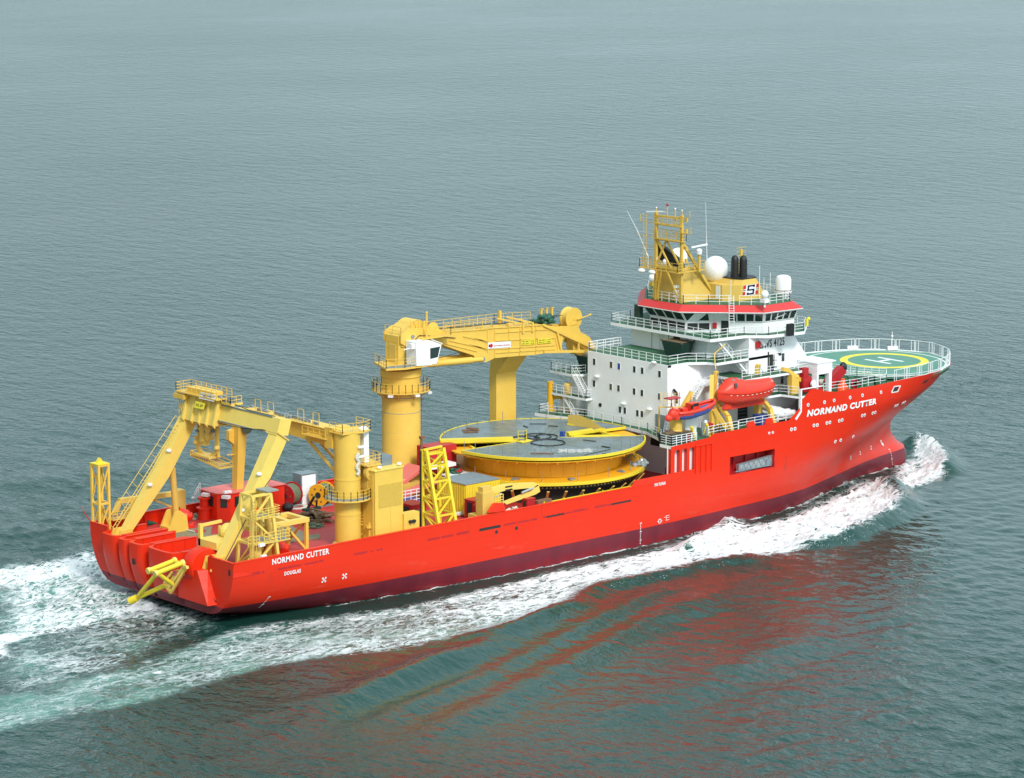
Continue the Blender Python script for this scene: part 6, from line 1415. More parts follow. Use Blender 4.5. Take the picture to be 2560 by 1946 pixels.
mb = MB(); mb.box(37.6, 43.5, 3.6, 5.4, 5.8, 7.9); mb.box(35.5, 38.8, 4.0, 7.5, 7.4, 8.4); part('machinery_box', mb, m_och, sk_)
mb = MB(); mb.box(42.0, 45.5, -.5, 2.0, 8.7, 8.85); mb.box(40.0, 44, 1.4, 3.0, 9.7, 10.1); part('cover_sheet', mb, m_wrail, sk_)
mb = MB(); mb.box(41.4, 45.6, 3.2, 5.6, 8.8, 11.9); single('red_container', mb, m_redd, 'dark red container behind the top of the lemon lattice tower', 'container', (43.5, 4.4, 5.8))
# white striped container aft of the king post
wc = thing('striped_container', 'white container with a red disc and dark ends behind the ring walkway', 'container', (32, 12, 5.8))
q = zat('G4', 1880, 350, 7.0); X0, Y0 = q.x, q.y
mb = MB(); mb.box(X0-1.1, X0+1.0, Y0-.3, Y0+1.2, 5.8, 9.3); part('body', mb, m_white, wc)
mb = MB(); mb.box(X0-1.25, X0-1.1, Y0-.4, Y0+1.2, 5.8, 9.4); mb.box(X0+1.0, X0+1.2, Y0-.4, Y0+1.2, 5.8, 9.4); mb.box(X0-1.25, X0+1.2, Y0-.4, Y0+1.25, 9.4, 9.5); part('end_frame', mb, m_gry, wc)
mb = MB(); mb.lathe((X0+.5, Y0-.36, 7.4), [(.5, 0), (.5, .05)], 18, 'Y'); part('red_disc', mb, m_lred, wc)
wc.location = (X0, Y0, 5.8)
for ch in [c for c in bpy.data.objects if c.parent == wc]:
    ch.data.transform(Matrix.Translation(Vector((32, 12, 5.8))-Vector((X0, Y0, 5.8))))
# dark brown machinery between pedestal and table
bm_f = thing('plough_sledge', 'dark brown and green sledge with long skids aft of the king post pedestal', 'sledge', (17, -2, 5.8))
mb = MB(); 
a = zat('G4', 1800, 620, 6.2); b = zat('G4', 2090, 580, 6.2); mb.bar(a, b, .3); mb.bar(zat('G4', 1860, 640, 6.0), zat('G4', 2100, 700, 6.0), .3); mb.bar(zat('G4', 1880, 590, 6.2), zat('G4', 1990, 400, 8.0), .22); mb.bar(zat('G4', 2020, 560, 6.2), zat('G4', 2030, 450, 7.8), .2); part('skid', mb, m_dgrn, bm_f)
mb = MB(); q = zat('G4', 1990, 730, 6.4); random.seed(33)
for k in range(46):
    x, y, z, a_ = q.x+random.uniform(-2.0, 1.8), q.y+random.uniform(-1.2, 1.6), 5.9+random.uniform(0, .9), random.uniform(0, 3.1); l_ = random.uniform(.4, 1.5)
    mb.bar((x-l_*math.cos(a_), y-l_*math.sin(a_), z), (x+l_*math.cos(a_), y+l_*math.sin(a_), z+random.uniform(-.2, .2)), random.uniform(.08, .3), random.uniform(.06, .25))
mb.lathe((q.x-.6, q.y-.3, 6.2), [(.9, 0), (.9, .25), (.7, .3), (.7, .0)], 20, 'X'); mb.cbox((q.x+.8, q.y+.5, 5.9), 1.4, .7, .6, .2)
part1('sledge_body', mb, m_brown, bm_f)
q = zat('G4', 2000, 850, 6.1); pile('green_scrap', 'pale green scrap heap at the foot of the table frame corner', 'scrap', (q.x, q.y, 5.8), 1.2, .8, .5, 26, m_drum, (.15, .4), 31)
q = zat('G4', 1555, 610, 6.0); mb = MB(); mb.ball((q.x, q.y, 6.3), .7, .7, .5, 12, 8); single('rubber_fender', mb, m_blk, 'black round rubber fender on the deck above the table frame top', 'fender', (q.x, q.y, 5.8))
mb = MB(); q = zat('G4', 1620, 540, 5.9); mb.ladder((q.x-1.6, q.y, 5.95), (q.x+1.6, q.y, 7.0), .9, .5, (0, 1, 0)); mb.ring((q.x, q.y-.8), .9, 1.5, 5.82, 5.9, 20); single('pipe_rack', mb, m_rope, 'pale rack leaning below the red flanged cable reel', 'rack', (q.x, q.y, 5.8))
for c, x, y in (('G4', 1322, 500), ('G4', 1432, 480)):
    q = zat(c, x, y, 6.4); mb = MB(); mb.tube((q.x, q.y, 5.8), (q.x, q.y, 7.3), .12, 8); single('bollard_post', mb, m_lem, 'thin yellow post in front of the '+('orange flanged' if x < 1400 else 'red flanged')+' cable reel', 'post', (q.x, q.y, 5.8))
# knuckle boom crane at the starboard rail
kb = thing('knuckle_boom_crane', 'pale ochre knuckle boom crane folded along the starboard rail in front of the carousel', 'crane', (37, -12, 5.8))
KY = -12.0
def KP(x, y): q = U('C2', x, y, 'Y', KY); return Vector((q.x, KY, q.z))
mb = MB(); a, b = KP(810, 1495), KP(880, 1500); mb.box(a.x, b.x+.1, -12.6, -11.4, 5.8, KP(840, 1350).z); mb.box(a.x+.2, b.x-.1, -12.4, -11.6, KP(840, 1350).z, KP(850, 1330).z+.3); part('pedestal', mb, m_och, kb)
mb = MB(); mb.prism([KP(825, 1372), KP(850, 1342), KP(980, 1303), KP(1170, 1292), KP(1188, 1310), KP(1165, 1322), KP(985, 1340), KP(900, 1362)], (0, .55, 0)); part('main_boom', mb, m_pale, kb)
mb = MB(); mb.prism([KP(1188, 1300), KP(1198, 1348), KP(1170, 1366), KP(985, 1430), KP(968, 1418), KP(1140, 1348), KP(1160, 1320)], (0, .45, 0)); part('outer_boom', mb, m_pale, kb)
mb = MB(); mb.tube(KP(870, 1410), KP(950, 1360), .12, 8); mb.tube(KP(1080, 1355), KP(1150, 1325), .14, 8); part('hydraulic_ram', mb, m_alu, kb)
mb = MB(); a = KP(890, 1420); mb.rail([(a.x, -12.6, 8.0), (a.x+1.2, -12.6, 8.0)], 1.2, 4, .4, .04); mb.box(a.x-.3, a.x+.5, -13.2, -12.6, 7.6, 8.3); part('control_stand', mb, m_pale, kb)
mb = MB(); a, b = KP(975, 1322), KP(995, 1336); mb.box(a.x, a.x+1.1, KY-.03, KY, a.z-.05, a.z+.12); mb.box(a.x, a.x+1.1, KY-.03, KY, b.z-.12, b.z+.08); part('boom_plate', mb, m_blk, kb)
# white coiled gear by the fairing, machinery under the carousel lip
q = U('C2', 1030, 1440, 'Y', -12.9); pile('white_hoses', 'white coiled hoses and a crate behind the raised red fairing', 'hoses', (q.x, -12.6, 7.0), 1.6, .3, .5, 26, m_rope, (.12, .28), 15)
mb = MB(); random.seed(44)
for k in range(34):
    x = random.uniform(44, 66); y = -math.sqrt(max(0, 13.1**2-(x-CX)**2*1.0)) if abs(x-CX) < 6 else -12.9; y = max(y, -13.0)
    mb.cbox((x, -12.75+random.uniform(-.2, .1), 6.2+random.uniform(0, .5)), random.uniform(.3, 1.6), random.uniform(.2, .4), random.uniform(.2, .5), random.uniform(-.3, .3))
for x in np.arange(45, 65, 3.1): mb.prism([(x, -13.2, 7.3), (x+.22, -13.2, 7.3), (x+.1, -13.2, 7.62)], (0, .12, 0))
mb.bar((44.5, -12.9, 7.25), (64.5, -12.9, 7.25), .5, .18)
part('rail_bracket', mb, m_lem, ca)
mb = MB(); q = U('C2', 1215, 1385, 'Y', -12.7); mb.cbox((q.x, -12.7, 6.9), 2.2, .7, .8, .05); single('rusty_trough', mb, m_rusty, 'rusty trough with pale scrap at the rail below the carousel', 'trough', (q.x, -12.7, 6.9))
# person in orange by the knuckle crane
def person(label, x, y, z, face=0.0, h=1.78, suit=m_orange, head=m_wrail, arm=.3):
    o = thing('person', label, 'person', (x, y, z)); f = Vector((math.cos(face), math.sin(face), 0)); s_ = Vector((-f.y, f.x, 0)); c = Vector((x, y, z)); U_ = Vector((0, 0, 1))
    vs = [(c+U_*1.0, .16), (c+U_*1.25, .15), (c+U_*1.45, .19), (c+U_*1.56, .07), (c+U_*1.66, .10)]
    ed = [(0, 1), (1, 2), (2, 3), (3, 4)]
    for g in (-1, 1):
        k = len(vs); vs += [(c+s_*g*.1+U_*.92, .12), (c+s_*g*.11+U_*.5, .085), (c+s_*g*.12+U_*.08, .06), (c+s_*g*.12+f*.16+U_*.05, .05)]; ed += [(0, k), (k, k+1), (k+1, k+2), (k+2, k+3)]
        k = len(vs); vs += [(c+s_*g*.21+U_*1.43, .085), (c+s_*g*.28+U_*1.14, .06), (c+s_*g*.24+f*arm+U_*.98, .045), (c+s_*g*.22+f*(arm+.1)+U_*.98, .04)]; ed += [(2, k), (k, k+1), (k+1, k+2), (k+2, k+3)]
    me = bpy.data.meshes.new('body'); me.from_pydata([tuple(v-c) for v, r in vs], ed, []); b = bpy.data.objects.new('body', me); COL.objects.link(b)
    sk = b.modifiers.new('skin', 'SKIN')
    for i, (v, r) in enumerate(vs): me.skin_vertices[0].data[i].radius = (r, r)
    me.skin_vertices[0].data[0].use_root = True
    sb = b.modifiers.new('sub', 'SUBSURF'); sb.levels = 1; sb.render_levels = 1
    bpy.context.view_layer.update(); dg = bpy.context.evaluated_depsgraph_get(); m2 = bpy.data.meshes.new_from_object(b.evaluated_get(dg)); bpy.data.objects.remove(b)
    m2.materials.clear(); m2.materials.append(suit); b = bpy.data.objects.new('body', m2); COL.objects.link(b); b.parent = o; smooth(b, 60)
    mb = MB(); mb.ball(c+U_*1.71, .14, .13, .15, 12, 8); part('helmet', mb, head, o, sm=True)
    mb = MB(); mb.ball(c+U_*1.63+f*.04, .1, .095, .12, 10, 8); part('face', mb, paint('skin', (.55, .32, .22), .5, .05), o, sm=True); return o
q = U('G7', 1685, 745, 'Y', -11.2); person('crew member in orange suit and white helmet standing beside the knuckle boom crane', q.x-.2, -10.8, 7.0, 2.6)
mb = MB(); mb.box(q.x-1.0, q.x+1.0, -11.5, -10.2, 5.8, 7.0); single('step_platform', mb, m_och, 'low ochre platform under the crew member beside the knuckle boom crane', 'platform', (q.x, -10.8, 5.8))

# ---- port fender post by the carousel
fp = thing('fender_post', 'deep yellow vertical pipe frame at the port edge of the boat deck', 'pipe frame', (69.6, 13.2, 9))
mb = MB(); mb.tube((69.6, 13.0, 5.8), (69.6, 13.0, 15.3), .42, 16); mb.bar((69.8, 13, 13.2), (71.9, 11.6, 13.2), .4); mb.bar((69.8, 13, 11.3), (71.9, 11.6, 11.3), .45); part('pipe', mb, m_yel2, fp, sm=False)
mb = MB(); q = U('E4', 385, 750, 'Y', 10.5); mb.tube((q.x, 10.5, 11.5), (q.x, 10.5, q.z-1.0), .12, 8); mb.lathe((q.x, 10.5, q.z-1), [(.35, 0), (.55, .3), (.55, 1.7), (.4, 1.9)], 12); single('fog_lamp_post', mb, m_och, 'ochre drum on a thin green pole beside the port stairway', 'lamp post', (q.x, 10.5, 11.5))

# ================================================================== boats and rescue gear on the starboard boat deck
lb = thing('lifeboat', 'enclosed orange red lifeboat hanging in yellow davits on the starboard side', 'lifeboat', (79.8, -11.6, 14.5))
LY = -11.7; x0, x1 = 74.9, 84.7; L_ = x1-x0
def boat(xa, xb, yc, zk, zg, bw, nx=26, sheer=.3, keel=.5, full=2.4):
    V, F = [], []; n = 9
    for i in range(nx+1):
        u = i/nx; s_ = 2*u-1; f = max(0, 1-abs(s_)**full)**.62; x = xa+(xb-xa)*u
        zz = zg+sheer*s_*s_; zb = zk+keel*abs(s_)**3.2*(zg-zk)*1.2
        for j in range(n):
            t = j/(n-1); a = t*math.pi/2; V.append((x, yc-bw*f*math.sin(a)**.8, zb+(zz-zb)*(1-math.cos(a))**.9))
    m = (nx+1)*n
    V += [(x, 2*yc-y, z) for x, y, z in V]
    for i in range(nx):
        for j in range(n-1):
            a, b, c, d = i*n+j, (i+1)*n+j, (i+1)*n+j+1, i*n+j+1; F.append((a, b, c, d)); F.append((m+d, m+c, m+b, m+a))
    return V, F, n, m
V, F, n, m = boat(x0, x1, LY, 14.75, 16.35, 1.65); mb = MB(); mb.add(V, F); part('hull', mb, m_boatred, lb, sm=True)
mb = MB(); NX = 26; VV = []; FF = []
for i in range(NX+1):
    u = i/NX; s_ = 2*u-1; f = max(0, 1-abs(s_)**2.4)**.62; x = x0+L_*u
    hgt = np.interp(u, [0, .04, .12, .2, .34, .4, .9, .97, 1], [0, .35, 1.15, 1.75, 1.75, 1.45, 1.05, .5, 0])
    for j in range(11):
        a = math.pi*j/10; VV.append((x, LY-1.62*f*math.cos(a)*(1 if True else 0), 16.35+.3*s_*s_+hgt*math.sin(a)**.75))
for i in range(NX):
    for j in range(10): FF.append((i*11+j, (i+1)*11+j, (i+1)*11+j+1, i*11+j+1))
mb.add(VV, FF); part('canopy', mb, m_boatred, lb, sm=True)
mb = MB(); P_ = []
for i in range(NX+1):
    u = i/NX; s_ = 2*u-1; f = max(0, 1-abs(s_)**2.4)**.62; P_.append(Vector((x0+L_*u, LY-1.72*f, 16.33+.3*s_*s_)))
for a, b in zip(P_[1:-2], P_[2:-1]): mb.bar(a, b, .16, .16)
part('fender_strip', mb, m_boatred, lb)
mb = MB()
for i in range(3, NX-2, 2): a = P_[i]+Vector((0, -.03, -.28)); mb.bar(a, a+Vector((.28, 0, .02)), .05)
for k in range(9): mb.bar((77.6+k*.7, LY-.98, 17.35-.02*k), (77.95+k*.7, LY-.98, 17.35-.02*k), .05)
part('grab_line', mb, m_wrail, lb)
mb = MB(); mb.box(76.2, 83.0, LY-.12, LY+.12, 14.25, 14.8); mb.prism([(75.9, LY-.3, 14.4), (77.0, LY-.3, 14.4), (77.0, LY-.3, 14.9), (76.2, LY-.3, 15.1)], (0, .6, 0)); part('keel', mb, m_boatred, lb)
for (x, z, w, h) in ((76.5, 17.35, .34, .4),):
    mb = MB(); mb.prism([(x, LY-1.42, z-.1), (x+w, LY-1.5, z-.1), (x+w+.1, LY-1.2, z+h), (x+.12, LY-1.12, z+h)], (0, -.06, 0)); part('window', mb, m_glass, lb)
for x in (77.0, 78.0):
    mb = MB(); mb.ball((x, LY-.55, 18.0), .25, .2, .16, 10, 6); part('window', mb, m_gry, lb)
# davits
def davit(o, x, foot, knee, head, w=.5, mat=m_yel):
    mb = MB(); mb.bar((x, *foot), (x, *knee), w, .6, (1, 0, 0)); mb.bar((x, *knee), (x, *head), w*.85, .5, (1, 0, 0)); return part('davit_arm', mb, mat, o)
dv = thing('lifeboat_davit', 'pair of yellow davit arms carrying the enclosed lifeboat', 'davit', (79.8, -11.5, 11.5), 'davits of the starboard boats')
for x in (76.2, 83.6):
    davit(dv, x, (-12.9, 11.5), (-12.2, 13.6), (-10.3, 15.0)); davit(dv, x-.3, (-10.3, 15.0), (-10.0, 16.6), (-10.4, 19.0), .45)
    mb = MB(); mb.box(x-.35, x+.35, -10.6, -9.7, 11.5, 15.2); part('davit_frame', mb, m_yel, dv); mb = MB(); mb.tube((x-.2, -10.4, 18.9), (x-.2, -11.6, 17.6), .05, 6); part('fall_wire', mb, m_gry, dv)
mb = MB(); mb.bar((76, -10.2, 19.2), (76.3, -9.6, 21.0), .09); mb.bar((76.3, -9.6, 21.0), (78.5, -9.4, 22.0), .09); part('aerial_arm', mb, m_yel, dv)
sd_ = thing('provision_davit', 'bent yellow davit on the small side deck aft of the white gantry', 'davit', (87.8, -12, 14.9))
mb = MB(); mb.box(87.4, 88.2, -12.3, -11.5, 14.9, 17.4); part('post', mb, m_yel, sd_)
mb = MB(); a, b, c = U('J2', 1140, 930, 'Y', -11.9), U('J2', 900, 740, 'Y', -11.9), U('J2', 810, 720, 'Y', -11.9); mb.bar(a, b, .45); mb.bar(b, c, .5); part('jib', mb, m_yel, sd_)
mb = MB(); mb.box(88.3, 88.8, -12.2, -11.6, 14.9, 16.8); mb.ball((88.6, -11.9, 17.0), .35); part('winch', mb, m_yel, sd_)
rb = thing('rescue_boat', 'open red rescue boat with blue bottom hung aft of the lifeboat', 'rescue boat', (70, -12.5, 14.4))
V, F, n, m = boat(67.0, 73.8, -12.4, 14.2, 15.25, 1.15, 20, .22, .6, 2.2)
ax_ = Vector((70, -12.4, 14.8)); rot = Matrix.Rotation(R(-7), 4, 'Y'); 
V2 = [ax_+rot@(Vector(v)-ax_) for v in V]
mb = MB(); 
for f in F:
    zc = sum(V[i][2] for i in f)/4; mb.cur = 1 if zc < 15.0 else 0; 
    mb.mi.append(mb.cur); mb.f.append(tuple(f))
mb.v = [tuple(v) for v in V2]
part('hull', mb, [m_boatred, m_boatblue], rb, sm=True)
mb = MB(); P_ = []
for i in range(21):
    u = i/20; s_ = 2*u-1; f = max(0, 1-abs(s_)**2.2)**.62; P_.append((u, s_, f))
for sg in (-1, 1):
    pts = [ax_+rot@(Vector((67.0+6.8*u, -12.4+sg*1.12*f, 15.3+.22*s_*s_))-ax_) for u, s_, f in P_]; mb.path(pts, .17, 8)
part('collar', mb, m_boatred, rb, sm=True)
mb = MB(); mb.cbox(ax_+rot@Vector((-.1, 0, .3)), 1.4, 1.0, 1.0); mb.cbox(ax_+rot@Vector((-1.7, 0, .35)), .8, .9, .7); mb.slab([(67.6, -13.2), (73.2, -12.9), (73.2, -11.9), (67.6, -11.6)], 15.0, 15.12); part('console', mb, m_boatred, rb)
mb = MB(); mb.cbox(ax_+rot@Vector((.1, -.5, .9)), .9, .05, .35); mb.cbox(ax_+rot@Vector((-.6, -.5, .7)), .35, .05, .5); part('seat_pad', mb, m_blk, rb)
mb = MB(); mb.ball((66.6, -12.4, 15.1), .7, .65, .7, 12, 8); mb.ball((65.9, -12.4, 14.7), .55, .45, .45, 12, 8); mb.cbox((66.9, -12.4, 14.4), .7, 1.0, 1.3, .2); part('engine_cover', mb, m_boatred, rb)
mb = MB(); mb.bar((66.0, -12.9, 15.8), (65.8, -12.9, 17.0), .07); mb.bar((66.8, -11.8, 15.8), (67.0, -11.8, 17.1), .07); mb.slab([(65.6, -13.0), (65.6, -11.8), (67.6, -11.6), (67.4, -12.9)], 17.0, 17.12); part('canopy_frame', mb, m_redd, rb)
rv = thing('rescue_boat_davit', 'yellow davit with a slanting arm holding the red rescue boat', 'davit', (69.5, -11, 11.5), 'davits of the starboard boats')
mb = MB(); mb.lathe((68.2, -11.3, 11.5), [(1.0, 0), (1.0, .6), (.75, 1.4), (.75, 2.9)], 16); part('slewing_column', mb, m_yel, rv)
mb = MB(); mb.bar((69.0, -11.0, 14.6), U('J1', 765, 700, 'Y', -11.4), .5, .45); mb.bar(U('J1', 765, 700, 'Y', -11.4), U('J1', 770, 860, 'Y', -12.2), .08); part('davit_arm', mb, m_yel, rv)
mb = MB(); mb.bar((74.3, -11.4, 11.5), (74.3, -11.2, 15.6), .5); mb.bar((74.3, -11.2, 15.4), (75.2, -10.4, 18.6), .5); mb.bar((74.4, -11.6, 14.6), (75.3, -12.9, 12.3), .45); part('davit_post', mb, m_yel, rv)
# cage stair tower in the corner of the block
cg = thing('embarkation_ladder_rack', 'white and yellow rack of leaning embarkation ladders at the starboard corner of the accommodation', 'ladder rack', (67.5, -10.5, 11.5))
mb = MB()
for k in range(6): mb.ladder((66.6+k*.35, -10.8+.1*k, 11.9), (68.3+k*.35, -9.9+.1*k, 15.0), .35, .4, (.3, -1, 0), .035)
part('ladder', mb, m_wrail, cg)
mb = MB(); mb.bar((67.0, -9.6, 11.5), (67.0, -9.6, 15.6), .14); mb.bar((68.8, -11.2, 11.5), (68.8, -11.2, 15.6), .14); mb.bar((67, -9.6, 15.5), (68.8, -11.2, 15.5), .14); mb.rail([(67.2, -9.5, 15.6), (68.9, -11.1, 15.6), (69.8, -10.2, 15.6)], 1.6, 5, .5, .022); part('frame', mb, m_yel, cg)
q = (67.6, -12.2, 11.5); 
sk1 = thing('debris_skip', 'dark skip full of brown timber on the aft corner of the boat deck', 'skip', q)
mb = MB(); mb.frust([(66.0, -12.9), (66.0, -10.6), (69.0, -11.2), (69.0, -12.9)], 11.6, [(65.8, -13.1), (65.8, -10.4), (69.3, -11.0), (69.3, -13.1)], 12.6); part('body', mb, m_dgrn, sk1)
mb = MB(); random.seed(51)
for k in range(22): mb.cbox((random.uniform(66.2, 68.9), random.uniform(-12.7, -11.2), 12.55), random.uniform(.3, 1.6), .2, random.uniform(.1, .4), random.uniform(0, 3))
part('timber_load', mb, m_brown, sk1)
mb = MB()
for dx in (0, .32): mb.lathe((68.2+dx, -13.2, 11.55), [(.14, 0), (.14, .9), (.05, 1.05)], 10)
single('fire_extinguisher', mb, m_redd, 'red gas bottles with white caps strapped to the corner railing of the boat deck', 'gas bottles', (68.3, -13.2, 11.5))
lr = thing('liferaft_rack', 'white liferaft canisters stacked on a rack below the call sign wall', 'liferaft rack', (85.6, -11.2, 11.5))
for k in range(5):
    mb = MB(); x = 84.2+k*.62; mb.tube((x-.0, -12.3, 13.2-.14*k), (x+.3, -10.4, 13.4-.14*k), .38, 14); part('canister', mb, m_wrail, lr, sm=True)
mb = MB(); mb.tube((86.0, -12.2, 12.6), (88.0, -12.2, 12.5), .45, 14); mb.tube((86.3, -11.4, 12.7), (87.9, -11.4, 12.6), .4, 14); part('canister', mb, m_wrail, lr, sm=True)
mb = MB(); mb.bar((84.4, -12.6, 11.5), (84.9, -12.4, 13.0), .1); mb.bar((86.2, -12.6, 11.5), (86.0, -12.4, 12.6), .1); mb.bar((84.2, -12.5, 12.6), (86.6, -12.5, 12.4), .1); mb.box(83.9, 88, -12.4, -10.4, 12.0, 12.1); part('rack', mb, m_wrail, lr)
mb = MB(); mb.box(82.4, 84.0, -11.6, -10.4, 11.5, 12.8); single('blue_tank', mb, m_blue, 'dark blue tank between the davit legs on the boat deck', 'tank', (83.2, -11, 11.5))
mb = MB(); mb.box(69.9, 71.8, -11.2, -9.4, 11.5, 13.9); single('deck_locker', mb, m_white, 'plain white locker under the rescue boat', 'locker', (71, -10.3, 11.5))
mb = MB(); mb.lathe((72.8, -11.6, 11.5), [(.45, 0), (.45, 1.7), (.3, 2.0)], 14); single('boiler_tank', mb, m_alu, 'grey metal tank beside the plain white locker', 'tank', (72.8, -11.6, 11.5))
mb = MB(); random.seed(61)
for k in range(12): mb.cbox((75.0+random.uniform(-.9, .9), -11.4+random.uniform(-.5, .5), 11.5+random.uniform(0, .8)), random.uniform(.4, 1.6), .5, .25, random.uniform(0, 3))
single('timber_stack', mb, m_brown, 'loose brown timber stacked under the aft end of the lifeboat', 'timber', (75, -11.4, 11.5))
pile('red_cover', 'crumpled red cover over gear beside the grey metal tank', 'cover', (73.8, -11.2, 12.6), .5, .4, .5, 16, m_redd, (.2, .4), 17)
for k, (x, y) in enumerate(((940, 1590), (1095, 1560))):
    q = U('D4', x, y, 'Y', -12.9); mb = MB(); mb.tube((q.x+.5, -12.9, 11.6), (q.x, -12.9, 13.2), .16, 10); mb.ball((q.x-.1, -12.9, 13.2), .2); mb.tube((q.x-.1, -12.9, 13.2), (q.x-.4, -12.7, 12.0), .06, 6)
    single('goose_neck_vent', mb, m_lem, 'bright yellow goose neck pipe, '+('aft' if k == 0 else 'forward')+' one of the pair inside the red rail', 'vent pipe', (q.x, -12.9, 11.5), 'yellow goose neck pipes at the rail')
for x in (78.2, 81.4): 
    mb = MB(); mb.prism([(x, -13.6, 12.1), (x+1.5, -13.6, 12.1), (x+1.2, -13.6, 12.75), (x+.2, -13.6, 12.75)], (0, .2, 0)); part('rail_fairing', mb, m_red, ship)
# skips on the upper decks
def skip(label, x, y, z, s=1.0, rz=0):
    o = thing('cargo_skip', label, 'skip', (x, y, z), 'dark green skips on the upper decks'); ca_, sa_ = math.cos(rz), math.sin(rz)
    def T(pts): return [(x+(a*ca_-b*sa_)*s, y+(a*sa_+b*ca_)*s) for a, b in pts]
    mb = MB(); mb.frust(T([(-1.3, -.8), (-1.3, .8), (1.3, .8), (1.3, -.8)]), z+.05, T([(-1.8, -1.1), (-1.8, 1.1), (1.8, 1.1), (1.8, -1.1)]), z+1.9*s); part('body', mb, m_dgrn, o)
    mb = MB(); q = T([(-1.7, -1.0), (-1.7, 1.0), (1.7, 1.0), (1.7, -1.0)]); mb.add([(a, b, z+1.92*s) for a, b in q], [(0, 1, 2, 3)]); part('load', mb, m_brown, o)
    mb = MB()
    for a, b in T([(-1.8, -1.1), (-1.8, 1.1), (1.8, 1.1), (1.8, -1.1)]): mb.box(a-.08, a+.08, b-.08, b+.08, z+1.8*s, z+2.1*s)
    part('lifting_lug', mb, m_rusty, o)
skip('dark green skip standing on the green upper deck by the upper house', 76.3, -3.2, 19.92, 1.0, math.pi/2)
skip('dark green skip on the port terrace beside the accommodation block', 73.4, 9.4, 16.72, 1.0, math.pi/2)
# forecastle: crane head, capsule, winches, mast
fc = thing('foredeck_crane', 'folded dark red crane under the white gantry frame', 'crane', (91.8, -12, 14.6))
mb = MB(); mb.prism([(90.9, -13.0, 14.5), (92.6, -13.0, 14.3), (92.2, -13.0, 15.2), (91.5, -13.0, 16.4), (91.3, -13.0, 18.2), (90.9, -13.0, 17.8)], (0, .7, 0)); part('jib', mb, m_redd, fc)
mb = MB(); mb.box(89.2, 90.6, -12.6, -11.2, 15.0, 16.9); mb.box(89.5, 90.4, -12.3, -11.6, 16.9, 18.0); part('winch_box', mb, m_redd, fc)
mb = MB(); mb.lathe((90.6, -13.2, 16.0), [(.5, 0), (.5, .3)], 14, 'Y'); part('white_drum', mb, m_wrail, fc)
q = U('D2', 490, 640, 'Y', -9.5)
cp = thing('rescue_capsule', 'red and black rescue davit capsule tilted up on the foredeck', 'davit', (q.x, -9.5, 13.6))
mb = MB(); d_ = Vector((1, -.1, .75)).normalized(); c = Vector((q.x, -9.5, q.z-.2)); mb.bar(c-d_*1.7, c+d_*1.3, 1.0, 1.1); mb.bar(c-d_*1.6+Vector((0, -.5, -.35)), c+d_*1.5+Vector((0, -.5, -.3)), .3, .4); part('body', mb, m_redd, cp)
mb = MB(); mb.ball(c+d_*1.6, .55, .5, .7, 12, 8); mb.ball(c-d_*1.8, .4, .4, .5, 10, 6); part('end_cap', mb, m_blk, cp)
mb = MB(); mb.lathe((c.x+1.2, -9.5, 13.56), [(1.2, 0), (.5, 1.0), (.4, 1.6)], 12); part('pedestal', mb, m_orange, cp)
mb = MB(); q = U('D2', 750, 770, 'Y', -11.9); mb.lathe((q.x, -12.05, q.z), [(.62, 0), (.62, .2), (.35, .2), (.35, 0)], 20, 'Y'); single('life_ring_box', mb, m_redd, 'round red hose reel on the foredeck side railing', 'hose reel', (q.x, -12, q.z))
random.seed(71); mb = MB()
for k in range(46): 
    x, y = random.uniform(96, 106), random.uniform(-10.8, -4.5); mb.cbox((x, y, 13.56), random.uniform(.3, 1.5), random.uniform(.3, 1.2), random.uniform(.2, 1.1), random.uniform(0, 3))
part('deck_fitting', mb, m_grn, fdk)
for k, (x, y, lbl) in enumerate(((98.5, -8.0, 'green windlass nearest the white gantry on the foredeck'), (102.0, -6.2, 'green windlass close to the helideck edge on the foredeck'))):
    o = thing('windlass', lbl, 'windlass', (x, y, 13.55), 'foredeck windlasses'); mb = MB(); mb.tube((x, y-1.2, 14.3), (x, y+1.2, 14.3), .55, 16); part('drum', mb, m_rope, o)
    mb = MB(); 
    for g in (-1.3, 0, 1.3): mb.tube((x, y+g-.06, 14.3), (x, y+g+.06, 14.3), .8, 18)
    mb.cbox((x, y, 13.56), 1.8, 3.0, .2); part('frame', mb, m_grn, o)
# gangway folded in the side recess
gw = thing('side_gangway', 'folded grey lattice gangway stowed in the recess of the starboard side', 'gangway', (79.5, -12.8, 6.6))
mb = MB(); a, b = U('E3', 470, 425, 'Y', -12.9), U('E3', 800, 330, 'Y', -12.9); mb.bar(a, b, .5, .95); g_ = part('gangway_frame', mb, m_alu, gw)
mb = MB(); n = 14
for k in range(n):
    p = a.lerp(b, k/n)+Vector((0, -.27, 0)); q2 = a.lerp(b, (k+1)/n)+Vector((0, -.27, 0)); s_ = (-1)**k; mb.bar(p+Vector((0, 0, .4*s_)), q2-Vector((0, 0, .4*s_)), .06)
mb.bar(a+Vector((0, -.28, .48)), b+Vector((0, -.28, .48)), .1); mb.bar(a+Vector((0, -.28, -.48)), b+Vector((0, -.28, -.48)), .1); part('lattice', mb, m_gry, g_)
mb = MB(); mb.bar((76.5, -13.3, 6.75), (82.9, -13.3, 6.75), .12); mb.box(82.0, 82.7, -13.3, -12.7, 6.7, 7.6); part('sill_roller', mb, m_gry, gw)
